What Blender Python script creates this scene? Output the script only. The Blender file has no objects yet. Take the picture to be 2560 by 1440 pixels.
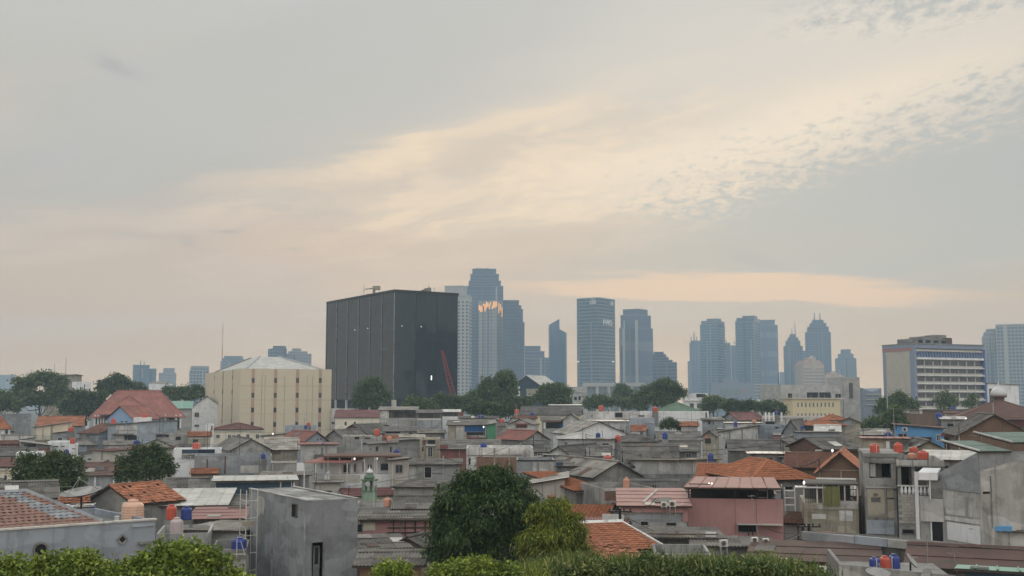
import bpy, math, random
import numpy as np
from mathutils import Matrix, Vector
C = bpy.context.scene
COL = C.collection
R = math.radians
# ------------------------------------------------------------------ camera
CAM_H = 15.0                                  # eye height above the streets
FOC = 2800.0                                  # focal length in pixels of a 2560 px wide frame
PIT = math.atan((1005 - 720) / FOC)           # camera tilts up a little
cam = bpy.data.objects.new('camera', bpy.data.cameras.new('camera'))
COL.objects.link(cam)
cam.data.sensor_width = 36
cam.data.lens = 36 * FOC / 2560
cam.data.clip_start = 0.5
cam.data.clip_end = 20000
cam.location = (0, 0, CAM_H)
cam.rotation_euler = (math.pi / 2 + PIT, 0, 0)
C.camera = cam
CP, SP = math.cos(PIT), math.sin(PIT)


def ray(px, py):
    x, y = (px - 1280) / FOC, (720 - py) / FOC
    return (x, CP - y * SP, SP + y * CP)


def at(px, py, Y):
    r = ray(px, py)
    s = Y / r[1]
    return Vector((r[0] * s, Y, CAM_H + r[2] * s))


# ------------------------------------------------------------------ render settings
C.render.engine = 'CYCLES'
C.cycles.use_denoising = True
C.cycles.max_bounces = 6
C.cycles.diffuse_bounces = 3
C.cycles.glossy_bounces = 3
C.cycles.transmission_bounces = 3
C.cycles.volume_bounces = 2
C.cycles.transparent_max_bounces = 4
C.cycles.sample_clamp_indirect = 6
C.view_settings.view_transform = 'Standard'
C.view_settings.look = 'None'
C.view_settings.gamma = 1
C.view_settings.use_curve_mapping = False
C.view_settings.exposure = 0.0
ZEN, REAR, LOW = 0.75, 0.75, 0.3                          # overcast: brighter overhead; low sky seen through the haze
SUN_EL, SUN_AZ = R(16), R(9)                  # low sun ahead, behind the cloud, right of the middle


# ------------------------------------------------------------------ node helper
class NT:
    def __init__(s, tree):
        s.t = tree
        s.n = tree.nodes
        s.l = tree.links

    def node(s, typ, **kw):
        n = s.n.new(typ)
        for k, v in kw.items():
            setattr(n, k, v)
        return n

    def put(s, sock, v):
        if isinstance(v, bpy.types.NodeSocket):
            s.l.new(v, sock)
        elif v is not None:
            sock.default_value = v

    def m(s, op, a, b=None, c=None, clamp=False):
        n = s.node('ShaderNodeMath', operation=op, use_clamp=clamp)
        for i, v in enumerate((a, b, c)):
            if v is not None:
                s.put(n.inputs[i], v)
        return n.outputs[0]

    def vm(s, op, a, b=None):
        n = s.node('ShaderNodeVectorMath', operation=op)
        s.put(n.inputs[0], a)
        if b is not None:
            s.put(n.inputs[1], b)
        return n.outputs[0]

    def mix(s, f, a, b, blend='MIX'):
        n = s.node('ShaderNodeMix', data_type='RGBA', blend_type=blend, clamp_factor=True)
        s.put(n.inputs[0], f)
        for sock, v in ((n.inputs[6], a), (n.inputs[7], b)):
            if isinstance(v, (tuple, list)) and len(v) == 3:
                v = (*v, 1)
            s.put(sock, v)
        return n.outputs[2]

    def noise(s, vec, scale, detail=3, rough=0.55, col=False):
        n = s.node('ShaderNodeTexNoise')
        s.put(n.inputs['Vector'], vec)
        n.inputs['Scale'].default_value = scale
        n.inputs['Detail'].default_value = detail
        n.inputs['Roughness'].default_value = rough
        return n.outputs[1 if col else 0]

    def xyz(s, v):
        n = s.node('ShaderNodeSeparateXYZ')
        s.put(n.inputs[0], v)
        return n.outputs

    def cmb(s, x, y, z):
        n = s.node('ShaderNodeCombineXYZ')
        for i, v in enumerate((x, y, z)):
            s.put(n.inputs[i], v)
        return n.outputs[0]

    def ss(s, v, a, b):
        n = s.node('ShaderNodeMapRange', interpolation_type='SMOOTHSTEP')
        s.put(n.inputs[0], v)
        n.inputs[1].default_value = a
        n.inputs[2].default_value = b
        return n.outputs[0]


def srgb(r, g, b):
    f = lambda c: (c / 255 / 12.92) if c <= 10 else ((c / 255 + 0.055) / 1.055) ** 2.4
    return (f(r), f(g), f(b))


# ------------------------------------------------------------------ sky: Nishita behind a cloud sheet
w = bpy.data.worlds.new('World')
C.world = w
w.use_nodes = True
T = NT(w.node_tree)
T.n.clear()
out = T.node('ShaderNodeOutputWorld')
sky = T.node('ShaderNodeTexSky', sky_type='NISHITA')
sky.sun_disc = False
sky.sun_elevation = SUN_EL
sky.sun_rotation = SUN_AZ
bg1 = T.node('ShaderNodeBackground')
T.put(bg1.inputs[0], sky.outputs[0])
bg1.inputs[1].default_value = 0.08
D = T.node('ShaderNodeTexCoord').outputs['Generated']
dx, dy, dz = T.xyz(D)
az = T.m('ARCTAN2', dx, dy)
el = T.m('ARCSINE', dz)
den = T.m('ADD', T.m('MAXIMUM', dz, 0.0), 0.10)
PL = T.cmb(T.m('DIVIDE', dx, den), T.m('DIVIDE', dy, den), 0.0)      # cloud-sheet coordinates
PLs = T.vm('MULTIPLY', PL, (0.55, 1.25, 1.0))                        # streaks run across the wind
n_big = T.noise(PLs, 0.55, 4, 0.55)
n_mid = T.noise(PLs, 2.2, 6, 0.6)
n_fine = T.noise(T.vm('MULTIPLY', PL, (1.0, 0.62, 1)), 24.0, 5, 0.68)
wn = T.noise(T.vm('MULTIPLY', PL, (0.5, 1.0, 1)), 1.6, 5, 0.6, col=True)
wx, wy, wz = T.xyz(wn)
azw = T.m('ADD', az, T.m('MULTIPLY', T.m('SUBTRACT', wx, 0.5), 0.16))
elw = T.m('ADD', el, T.m('MULTIPLY', T.m('SUBTRACT', wy, 0.5), 0.055))
n_str = T.noise(T.cmb(T.m('ADD', T.m('MULTIPLY', azw, 3.2), T.m('MULTIPLY', elw, 0.9)), T.m('SUBTRACT', T.m('MULTIPLY', elw, 21.0), T.m('MULTIPLY', azw, 4.2)), 0.0), 1.0, 6, 0.62)

n_tex = T.noise(T.cmb(T.m('ADD', T.m('MULTIPLY', azw, 8.0), T.m('MULTIPLY', elw, 4.0)), T.m('SUBTRACT', T.m('MULTIPLY', elw, 26.0), T.m('MULTIPLY', azw, 5.0)), 3.7), 1.0, 7, 0.66)


def blob(px, py, sx, sy, rot=0.0, lo=0.0, hi=1.0, warp=True):
    """soft elliptical patch of cloud in azimuth and elevation; sizes in hundredths of the frame"""
    r = ray(px, py)
    a0 = math.atan2(r[0], r[1])
    e0 = math.asin(r[2] / math.sqrt(sum(c * c for c in r)))
    A = T.m('SUBTRACT', azw if warp else az, a0)
    E = T.m('SUBTRACT', elw if warp else el, e0)
    c, s_ = math.cos(rot), math.sin(rot)
    X = T.m('ADD', T.m('MULTIPLY', A, c * FOC / sx), T.m('MULTIPLY', E, s_ * FOC / sx))
    Y = T.m('ADD', T.m('MULTIPLY', A, -s_ * FOC / sy), T.m('MULTIPLY', E, c * FOC / sy))
    r2 = T.m('ADD', T.m('MULTIPLY', X, X), T.m('MULTIPLY', Y, Y))
    g = T.m('EXPONENT', T.m('MULTIPLY', r2, -1.0))
    return g if (lo, hi) == (0.0, 1.0) else T.ss(g, lo, hi)


GREY = srgb(194, 194, 189)
c = T.mix(T.ss(el, 0.03, 0.22), srgb(205, 181, 154), srgb(195, 188, 177))
c = T.mix(T.ss(el, 0.14, 0.40), c, srgb(199, 199, 195))
c = T.mix(T.m('MULTIPLY', T.ss(n_big, 0.40, 0.68), 0.32), c, srgb(226, 218, 205))
c = T.mix(T.m('MULTIPLY', T.ss(n_mid, 0.45, 0.75), 0.22), c, srgb(186, 186, 182))
c = T.mix(T.m('MULTIPLY', blob(2250, 90, 700, 170, R(8)), 0.75), c, srgb(226, 217, 205))
c = T.mix(T.m('MULTIPLY', blob(150, 470, 560, 150), 0.75), c, srgb(183, 185, 183))
c = T.mix(T.m('MULTIPLY', blob(560, 700, 760, 130), 0.55), c, srgb(212, 190, 173))
# the bright gap: sunlit high cloud
r0 = ray(775, 418)
ea, ee = math.atan2(r0[0], r0[1]), math.asin(r0[2] / math.sqrt(sum(q * q for q in r0)))
edge = T.m('SUBTRACT', T.m('MULTIPLY', T.m('SUBTRACT', elw, ee), math.cos(R(15))), T.m('MULTIPLY', T.m('SUBTRACT', azw, ea), math.sin(R(15))))
gap = T.m('MULTIPLY', blob(1330, 455, 760, 175, R(4)), T.m('ADD', 0.62, T.m('MULTIPLY', n_tex, 0.75)), clamp=True)
gap = T.m('MULTIPLY', gap, T.m('SUBTRACT', 1.0, T.m('MULTIPLY', T.ss(edge, -0.005, 0.007), 0.9)))
c = T.mix(T.m('MULTIPLY', T.ss(gap, 0.14, 0.85), 0.96), c, T.mix(T.ss(n_tex, 0.40, 0.62), srgb(219, 203, 184), srgb(248, 225, 194)))
c = T.mix(T.m('MULTIPLY', T.m('MULTIPLY', T.ss(n_str, 0.47, 0.66), T.ss(el, 0.32, 0.12)), 0.50), c, srgb(206, 188, 174))
c = T.mix(T.m('MULTIPLY', T.m('MULTIPLY', T.ss(n_str, 0.50, 0.36), T.ss(gap, 0.1, 0.6)), 0.7), c, srgb(252, 228, 194))
c = T.mix(T.m('MULTIPLY', blob(2000, 300, 560, 75, R(13)), 0.9), c, srgb(247, 231, 207))
c = T.mix(T.m('MULTIPLY', blob(960, 620, 560, 75, R(-4)), 0.5), c, srgb(227, 199, 173))
rim = T.m('EXPONENT', T.m('MULTIPLY', T.m('POWER', T.m('DIVIDE', T.m('ADD', edge, 0.008), 0.012), 2.0), -1.0))
c = T.mix(T.m('MULTIPLY', T.m('MULTIPLY', rim, blob(1120, 330, 420, 130, R(14))), 0.55), c, srgb(250, 226, 194))
c = T.mix(T.m('MULTIPLY', T.ss(blob(640, 452, 190, 20, R(11)), .15, .8), 0.5), c, srgb(226, 207, 186))
c = T.mix(T.m('MULTIPLY', T.m('MULTIPLY', T.ss(n_str, 0.52, 0.38), T.ss(el, 0.36, 0.16)), 0.30), c, srgb(226, 208, 190))
# grey bank on the right with a mottled upper edge
mask = T.m('MAXIMUM', blob(1880, 410, 560, 120, R(9)), T.m('MAXIMUM', blob(2330, 20, 420, 70, R(3)), T.m('MAXIMUM', blob(1850, 500, 420, 70, R(-3)), blob(2430, 270, 330, 110, R(12)))))
mott = T.m('MULTIPLY', T.m('SUBTRACT', n_fine, 0.5), T.m('MULTIPLY', T.ss(mask, 0.05, 0.75), 2.6))
bank = T.m('MAXIMUM', blob(2360, 500, 740, 200, R(13)), T.m('MULTIPLY', blob(2380, -20, 460, 80, R(4)), 0.55))
bank = T.ss(T.m('ADD', bank, mott), 0.12, 0.75)
c = T.mix(T.m('MULTIPLY', T.ss(mask, 0.2, 0.9), 0.35), c, srgb(236, 224, 206))
c = T.mix(T.m('MULTIPLY', bank, 0.88), c, srgb(184, 186, 183))
c = T.mix(T.m('MULTIPLY', T.ss(blob(800, 200, 900, 200, R(17)), 0.25, 0.7), 0.65), c, srgb(194, 193, 188))
c = T.mix(T.m('MULTIPLY', blob(1750, 655, 500, 42, R(3)), 0.65), c, srgb(192, 184, 172))
c = T.mix(T.m('MULTIPLY', T.ss(T.m('MULTIPLY', blob(1820, 728, 560, 34, R(-2)), T.m('ADD', .5, n_str)), 0.2, 0.75), 0.85), c, srgb(244, 208, 172))
c = T.mix(T.m('MULTIPLY', T.ss(blob(1020, 712, 300, 26, R(3)), 0.2, 0.8), 0.5), c, srgb(232, 204, 174))
for (px, py, sx, sy, ro, am) in ((577, 579, 34, 11, 0, .5), (480, 612, 34, 10, -.3, .35), (312, 160, 60, 13, -.35, .4), (785, 617, 34, 7, 0, .35), (1880, 660, 60, 14, -.3, .3), (340, 600, 70, 9, 0, .3)):
    c = T.mix(T.m('MULTIPLY', blob(px, py, sx, sy, ro), am), c, srgb(160, 163, 164))
zen = T.m('MULTIPLY', T.ss(el, 0.30, 1.3), ZEN)
rear = T.m('MULTIPLY', T.ss(dy, 0.55, -0.75), REAR)
low = T.m('MULTIPLY', T.m('EXPONENT', T.m('MULTIPLY', T.m('MAXIMUM', el, 0.0), -9.0)), LOW)
up = T.m('ADD', 1.0, T.m('ADD', zen, rear))
cool = T.m('ADD', zen, rear)
c = T.mix(1.0, c, T.cmb(T.m('ADD', up, T.m('MULTIPLY', low, 0.9)), T.m('ADD', T.m('ADD', up, T.m('MULTIPLY', cool, .03)), T.m('MULTIPLY', low, .30)), T.m('ADD', T.m('ADD', up, T.m('MULTIPLY', cool, .10)), T.m('MULTIPLY', low, -.30))), 'MULTIPLY')
bg2 = T.node('ShaderNodeBackground')
T.put(bg2.inputs[0], c)
bg2.inputs[1].default_value = 1.0
mx = T.node('ShaderNodeMixShader')
mx.inputs[0].default_value = 0.96
T.l.new(bg1.outputs[0], mx.inputs[1])
T.l.new(bg2.outputs[0], mx.inputs[2])
T.l.new(mx.outputs[0], out.inputs[0])
w.cycles.sampling_method = 'MANUAL'
w.cycles.sample_map_resolution = 512

sd = bpy.data.lights.new('sun', 'SUN')
sd.energy = 0.6
sd.angle = R(14)
sd.color = (1.0, 0.84, 0.66)
sun = bpy.data.objects.new('sun', sd)
COL.objects.link(sun)
sv = Vector((math.sin(SUN_AZ) * math.cos(SUN_EL), math.cos(SUN_AZ) * math.cos(SUN_EL), math.sin(SUN_EL)))
sun.rotation_euler = (-sv).to_track_quat('-Z', 'Y').to_euler()

# ------------------------------------------------------------------ materials
MATS = {}


def surface(name, col, col2=None, var=0.22, streak=0.0, island=0.0, obj=0.12, rough=0.9, scale=1.0, bump=0.0, spec=0.3, patch=0.0, fine=5.0):
    """weathered matt surface: broad blotches, fine grain, run-down streaks, per-piece variation"""
    m = bpy.data.materials.new(name)
    m.use_nodes = True
    t = NT(m.node_tree)
    b = t.n['Principled BSDF']
    oi = t.node('ShaderNodeObjectInfo').outputs['Random']
    co = t.vm('ADD', t.node('ShaderNodeTexCoord').outputs['Object'], t.cmb(t.m('MULTIPLY', oi, 91.0), t.m('MULTIPLY', oi, 47.0), 0.0))
    n1 = t.noise(co, 0.45 * scale, 5, 0.6)
    n2 = t.noise(co, fine * scale, 3, 0.6)
    v = t.m('ADD', 1.0, t.m('MULTIPLY', t.m('SUBTRACT', n1, 0.5), 2.6 * var))
    v = t.m('ADD', v, t.m('MULTIPLY', t.m('SUBTRACT', n2, 0.5), 1.2 * var))
    if obj:
        v = t.m('ADD', v, t.m('MULTIPLY', t.m('SUBTRACT', oi, 0.5), 2 * obj))
    if island:
        ri = t.node('ShaderNodeNewGeometry').outputs['Random Per Island']
        v = t.m('ADD', v, t.m('MULTIPLY', t.m('SUBTRACT', ri, 0.5), 2 * island))
    c = (*col, 1)
    if col2:
        c = t.mix(t.ss(t.noise(co, 0.8 * scale, 6, 0.65), 0.50, 0.64), c, col2)
    if patch:
        c = t.mix(t.m('MULTIPLY', t.ss(t.noise(t.vm('MULTIPLY', co, (0.5, 0.5, 0.9)), 0.7, 2, 0.3), 0.53, 0.56), patch), c, tuple(min(1, x * 1.5) for x in col))
        c = t.mix(t.m('MULTIPLY', t.ss(t.noise(t.vm('ADD', t.vm('MULTIPLY', co, (0.6, 0.6, 1.3)), (7.3, 1.7, 4.1)), 0.55, 3, 0.5), 0.55, 0.60), patch * .8), c, tuple(x * .6 for x in col))
    c = t.mix(1.0, c, t.cmb(v, v, v), 'MULTIPLY')
    if streak:
        st = t.noise(t.vm('MULTIPLY', co, (1.6, 1.6, 0.14)), 1.3, 4, 0.65)
        c = t.mix(t.m('MULTIPLY', t.ss(st, 0.50, 0.74), streak), c, (0.055, 0.052, 0.045))
    t.put(b.inputs['Base Color'], c)
    b.inputs['Roughness'].default_value = rough
    b.inputs['Specular IOR Level'].default_value = spec
    if bump:
        bn = t.node('ShaderNodeBump')
        bn.inputs['Strength'].default_value = bump
        bn.inputs['Distance'].default_value = 0.05
        t.put(bn.inputs['Height'], n2)
        t.put(b.inputs['Normal'], bn.outputs[0])
    MATS[name] = m
    return m


def glass(name, col, rough=0.12, var=0.25, cell=(1.6, 1.6, 4.0), spec=0.5, metal=0.0):
    """tinted curtain-wall glass; every pane slightly different"""
    m = bpy.data.materials.new(name)
    m.use_nodes = True
    t = NT(m.node_tree)
    b = t.n['Principled BSDF']
    co = t.node('ShaderNodeTexCoord').outputs['Object']
    wnz = t.node('ShaderNodeTexWhiteNoise')
    t.put(wnz.inputs[0], t.vm('SNAP', t.vm('ADD', co, (0.33, 0.41, 0.2)), cell))
    ri = t.node('ShaderNodeNewGeometry').outputs['Random Per Island']
    ri = t.m('ADD', ri, t.m('MULTIPLY', t.node('ShaderNodeObjectInfo').outputs['Random'], 1.4))
    big = t.noise(t.vm('MULTIPLY', co, (1, 1, 0.35)), 0.05, 3, 0.5)
    v = t.m('ADD', t.m('ADD', 1.0 - var, t.m('MULTIPLY', wnz.outputs[0], var)), t.m('ADD', t.m('MULTIPLY', ri, var * .6), t.m('MULTIPLY', big, var)))
    c = t.mix(1.0, col, t.cmb(v, v, v), 'MULTIPLY')
    t.put(b.inputs['Base Color'], c)
    b.inputs['Roughness'].default_value = rough
    b.inputs['Specular IOR Level'].default_value = spec
    b.inputs['Metallic'].default_value = metal
    MATS[name] = m


def brick(name, col, mortar, sc=1.0):
    m = bpy.data.materials.new(name)
    m.use_nodes = True
    t = NT(m.node_tree)
    b = t.n['Principled BSDF']
    co = t.node('ShaderNodeTexCoord').outputs['Object']
    x, y, z = t.xyz(co)
    n = t.node('ShaderNodeTexBrick')
    t.put(n.inputs['Vector'], t.cmb(t.m('ADD', x, y), z, 0.0))
    n.inputs['Scale'].default_value = 1.0
    n.inputs['Brick Width'].default_value = 0.24 * sc
    n.inputs['Row Height'].default_value = 0.075 * sc
    n.inputs['Mortar Size'].default_value = 0.012 * sc
    n.inputs['Color1'].default_value = (*col, 1)
    n.inputs['Color2'].default_value = (*(c_ * 0.72 for c_ in col), 1)
    n.inputs['Mortar'].default_value = (*mortar, 1)
    v = t.m('ADD', 0.6, t.m('MULTIPLY', t.noise(co, 0.7, 5, 0.65), 0.8))
    c = t.mix(1.0, n.outputs[0], t.cmb(v, v, v), 'MULTIPLY')
    st = t.noise(t.vm('MULTIPLY', co, (1.6, 1.6, 0.14)), 1.3, 4, 0.65)
    c = t.mix(t.m('MULTIPLY', t.ss(st, 0.52, 0.74), 0.5), c, (0.07, 0.06, 0.05))
    t.put(b.inputs['Base Color'], c)
    b.inputs['Roughness'].default_value = 0.92
    MATS[name] = m


def leafmat(name, c1, c2, c3):
    m = bpy.data.materials.new(name)
    m.use_nodes = True
    t = NT(m.node_tree)
    b = t.n['Principled BSDF']
    ri = t.node('ShaderNodeNewGeometry').outputs['Random Per Island']
    co = t.node('ShaderNodeTexCoord').outputs['Object']
    n1 = t.noise(co, 0.9, 3, 0.6)
    c = t.mix(t.ss(n1, 0.38, 0.62), c1, c2)
    c = t.mix(t.m('MULTIPLY', t.ss(ri, 0.72, 1.0), 0.8), c, c3)
    v = t.m('ADD', 0.7, t.m('MULTIPLY', ri, 0.6))
    c = t.mix(1.0, c, t.cmb(v, v, v), 'MULTIPLY')
    t.put(b.inputs['Base Color'], c)
    b.inputs['Roughness'].default_value = 0.5
    b.inputs['Specular IOR Level'].default_value = 0.35
    tr = t.node('ShaderNodeBsdfTranslucent')
    t.put(tr.inputs[0], c)
    mxs = t.node('ShaderNodeMixShader')
    mxs.inputs[0].default_value = 0.25
    t.l.new(b.outputs[0], mxs.inputs[1])
    t.l.new(tr.outputs[0], mxs.inputs[2])
    t.l.new(mxs.outputs[0], t.n['Material Output'].inputs[0])
    MATS[name] = m


def emit(name, col, st):
    m = bpy.data.materials.new(name)
    m.use_nodes = True
    b = m.node_tree.nodes['Principled BSDF']
    b.inputs['Base Color'].default_value = (*col, 1)
    b.inputs['Emission Color'].default_value = (*col, 1)
    b.inputs['Emission Strength'].default_value = st
    MATS[name] = m


# roofs
surface('asb', (0.142, 0.134, 0.123), (0.078, 0.073, 0.065), 0.3, island=0.22, obj=0.3, fine=3, patch=0.3)
surface('asbd', (0.091, 0.087, 0.081), (0.052, 0.049, 0.045), 0.3, island=0.22, obj=0.25, fine=3, patch=0.3)
surface('asbl', (0.245, 0.232, 0.209), (0.152, 0.141, 0.122), 0.25, island=0.2, obj=0.22, fine=3, patch=0.3)
surface('clay', (0.325, 0.125, 0.062), (0.20, 0.09, 0.055), 0.3, island=0.28, obj=0.16)
surface('clayp', (0.36, 0.15, 0.085), (0.21, 0.105, 0.07), 0.28, island=0.3, obj=0.3)
surface('clayb', (0.16, 0.076, 0.052), (0.096, 0.056, 0.044), 0.3, island=0.3, obj=0.2)
surface('tileb', (0.235, 0.135, 0.108), (0.18, 0.11, 0.09), 0.2, island=0.16, obj=0.14, rough=0.6, spec=0.4)
surface('redmetal', (0.275, 0.112, 0.09), (0.21, 0.10, 0.085), 0.15, island=0.06, obj=0.08, rough=0.6, patch=0.3)
surface('maroon', (0.15, 0.062, 0.055), (0.11, 0.058, 0.052), 0.28, island=0.15, obj=0.2, rough=0.7, patch=0.3)
surface('maroond', (0.098, 0.058, 0.05), (0.075, 0.06, 0.05), 0.4, island=0.15, obj=0.1, rough=0.8)
surface('pinkr', (0.30, 0.165, 0.15), (0.25, 0.145, 0.13), 0.18, island=0.08, obj=0.05, rough=0.7)
surface('brownr', (0.145, 0.085, 0.07), (0.115, 0.075, 0.065), 0.2, island=0.12, obj=0.08)
surface('rustz', (0.336, 0.32, 0.288), (0.208, 0.144, 0.092), 0.2, island=0.25, obj=0.1, rough=0.6)
surface('rustd', (0.13, 0.075, 0.06), (0.10, 0.085, 0.075), 0.35, island=0.2, obj=0.1)
surface('whiter', (0.48, 0.476, 0.448), (0.376, 0.368, 0.336), 0.14, island=0.1, obj=0.06, rough=0.55, patch=0.3)
surface('beiger', (0.32, 0.296, 0.24), (0.248, 0.224, 0.184), 0.2, island=0.1, obj=0.06)
surface('greenr', (0.12, 0.185, 0.125), (0.10, 0.15, 0.105), 0.15, island=0.1, obj=0.05, rough=0.6)
surface('greenp', (0.17, 0.225, 0.195), (0.13, 0.175, 0.15), 0.15, island=0.25, obj=0.05, rough=0.4)
surface('tealr', (0.20, 0.36, 0.29), (0.2, 0.42, 0.34), 0.1, island=0.08, obj=0.03, rough=0.5)
# walls
surface('conc', (0.298, 0.298, 0.289), (0.228, 0.228, 0.216), 0.26, streak=0.55, bump=0.3, obj=0.22, patch=0.6)
surface('concd', (0.198, 0.197, 0.189), (0.148, 0.147, 0.136), 0.3, streak=0.6, bump=0.3, obj=0.22, patch=0.6)
surface('concl', (0.417, 0.414, 0.399), (0.328, 0.324, 0.304), 0.22, streak=0.5, bump=0.3, obj=0.2, patch=0.55)
surface('cem', (0.252, 0.268, 0.284), (0.204, 0.212, 0.22), 0.24, streak=0.25, bump=0.3, obj=0.1, patch=0.45)
surface('bluegrey', (0.31, 0.351, 0.397), (0.259, 0.287, 0.322), 0.16, streak=0.3, obj=0.12, patch=0.3)
surface('cream', (0.69, 0.644, 0.529), (0.598, 0.552, 0.448), 0.14, streak=0.35, obj=0.1, patch=0.15)
surface('beige', (0.63, 0.565, 0.435), (0.61, 0.55, 0.42), 0.04, obj=0.02)
surface('pinkstrip', (0.46, 0.345, 0.275), None, 0.1, obj=0.02)
surface('yellow', (0.69, 0.598, 0.391), None, 0.1, streak=0.15, obj=0.02)
surface('white', (0.759, 0.776, 0.792), (0.647, 0.655, 0.658), 0.12, streak=0.3, obj=0.07, patch=0.12)
surface('whited', (0.516, 0.516, 0.505), (0.417, 0.414, 0.399), 0.2, streak=0.5, obj=0.14, patch=0.4)
surface('bluew', (0.13, 0.33, 0.60), (0.12, 0.29, 0.52), 0.1, streak=0.15, obj=0.03)
surface('bluel', (0.26, 0.38, 0.56), None, 0.1, streak=0.1, obj=0.02)
surface('pinkw', (0.42, 0.235, 0.225), (0.38, 0.22, 0.21), 0.12, streak=0.18, obj=0.03)
surface('greenw', (0.11, 0.33, 0.20), None, 0.14, streak=0.15, obj=0.03)
surface('mint', (0.30, 0.42, 0.31), (0.22, 0.30, 0.22), 0.2, streak=0.4, obj=0.03)
surface('tan', (0.368, 0.339, 0.273), (0.296, 0.273, 0.218), 0.2, streak=0.45, bump=0.3, obj=0.18, patch=0.5)
surface('block', (0.46, 0.443, 0.402), (0.38, 0.362, 0.322), 0.2, island=0.25, obj=0.1)
surface('maroonw', (0.20, 0.085, 0.075), (0.14, 0.075, 0.065), 0.3, streak=0.3, obj=0.05)
surface('greyw', (0.397, 0.397, 0.385), (0.345, 0.345, 0.333), 0.12, streak=0.25, obj=0.16, patch=0.3)
surface('dkbluew', (0.045, 0.075, 0.11), None, 0.2, obj=0.05)
brick('brick', (0.235, 0.115, 0.072), (0.22, 0.18, 0.14))
brick('brickb', (0.175, 0.10, 0.065), (0.17, 0.13, 0.10))
# parts
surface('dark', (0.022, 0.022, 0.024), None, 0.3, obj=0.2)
surface('darkwood', (0.06, 0.045, 0.035), None, 0.3)
surface('frame', (0.62, 0.61, 0.58), None, 0.1)
surface('trim', (0.55, 0.54, 0.50), None, 0.2, streak=0.4)
surface('darksteel', (0.10, 0.105, 0.11), None, 0.2, rough=0.5)
surface('steel', (0.28, 0.28, 0.28), (0.16, 0.10, 0.07), 0.2, rough=0.5)
surface('blackmetal', (0.02, 0.02, 0.022), None, 0.2, rough=0.5)
surface('ground', (0.13, 0.12, 0.105), (0.09, 0.085, 0.075), 0.3, scale=0.2)
surface('bark', (0.09, 0.07, 0.05), None, 0.3, bump=0.5)
surface('t_red', (0.52, 0.085, 0.05), (0.42, 0.10, 0.065), 0.12, obj=0.1, rough=0.45, spec=0.5, streak=0.35)
surface('t_blue', (0.022, 0.045, 0.24), (0.03, 0.055, 0.22), 0.15, obj=0.12, rough=0.45, spec=0.5, streak=0.35)
surface('t_salmon', (0.55, 0.27, 0.19), None, 0.12, obj=0.08, rough=0.5)
surface('t_clear', (0.66, 0.42, 0.31), None, 0.1, obj=0.03, rough=0.4, spec=0.5)
surface('t_pale', (0.52, 0.44, 0.44), None, 0.1, rough=0.5)
surface('t_white', (0.6, 0.6, 0.58), None, 0.1, rough=0.5)
surface('acw', (0.62, 0.62, 0.59), None, 0.1, streak=0.2, rough=0.5)
surface('curtain', (0.17, 0.18, 0.075), None, 0.15)
surface('clothred', (0.45, 0.07, 0.04), None, 0.2)
surface('tarpblue', (0.02, 0.10, 0.28), None, 0.25)
surface('silver', (0.55, 0.56, 0.57), None, 0.08, rough=0.35, spec=0.6)
surface('craner', (0.30, 0.055, 0.05), None, 0.15)
glass('pane', (0.035, 0.04, 0.048), 0.12, 0.3, (0.7, 0.7, 0.9))
glass('blackglass', (0.0130, 0.0165, 0.0215), 0.05, 0.75, (1.5, 1.5, 4.2), spec=0.38)
MATS['blackglass'].node_tree.nodes['Principled BSDF'].inputs['Specular Tint'].default_value = (0.72, 0.86, 1.0, 1)
glass('officepane', (0.06, 0.065, 0.085), 0.15, 0.5, (2.0, 2.0, 3.0))
glass('gl_blue', (0.053, 0.097, 0.165), 0.14, 0.35)
glass('gl_dark', (0.031, 0.058, 0.108), 0.16, 0.35)
glass('gl_teal', (0.048, 0.102, 0.148), 0.14, 0.45, (3.0, 3.0, 4.0))
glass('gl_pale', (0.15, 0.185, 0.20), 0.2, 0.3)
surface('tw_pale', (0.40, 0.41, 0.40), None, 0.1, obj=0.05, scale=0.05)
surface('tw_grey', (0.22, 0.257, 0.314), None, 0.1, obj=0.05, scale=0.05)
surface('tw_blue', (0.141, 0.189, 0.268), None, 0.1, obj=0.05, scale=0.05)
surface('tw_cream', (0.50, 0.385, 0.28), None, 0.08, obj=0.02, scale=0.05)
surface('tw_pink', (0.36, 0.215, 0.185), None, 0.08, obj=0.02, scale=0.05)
surface('off_cream', (0.483, 0.46, 0.397), (0.425, 0.402, 0.345), 0.1, streak=0.2, obj=0.02, scale=0.3)
surface('off_blue', (0.25, 0.295, 0.39), None, 0.1, obj=0.02)
surface('off_red', (0.36, 0.20, 0.19), None, 0.1, obj=0.02)
surface('off_dkblue', (0.10, 0.14, 0.32), None, 0.1, obj=0.02)
emit('bulb', (1.0, 0.97, 0.9), 1.5)
emit('glint', (1.0, 0.52, 0.22), 0.55)  # emission painted in for the sunset reflected by tower windows
leafmat('lf_mango', (0.028, 0.066, 0.022), (0.05, 0.096, 0.026), (0.15, 0.19, 0.05))
leafmat('lf_young', (0.095, 0.145, 0.018), (0.20, 0.24, 0.028), (0.34, 0.33, 0.05))
leafmat('lf_near', (0.105, 0.172, 0.02), (0.19, 0.262, 0.03), (0.33, 0.39, 0.08))
leafmat('lf_vine', (0.062, 0.112, 0.026), (0.125, 0.175, 0.042), (0.30, 0.31, 0.12))
leafmat('lf_far', (0.068, 0.112, 0.036), (0.105, 0.152, 0.045), (0.16, 0.20, 0.07))
leafmat('lf_dark', (0.048, 0.082, 0.028), (0.078, 0.118, 0.035), (0.13, 0.165, 0.055))


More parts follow.
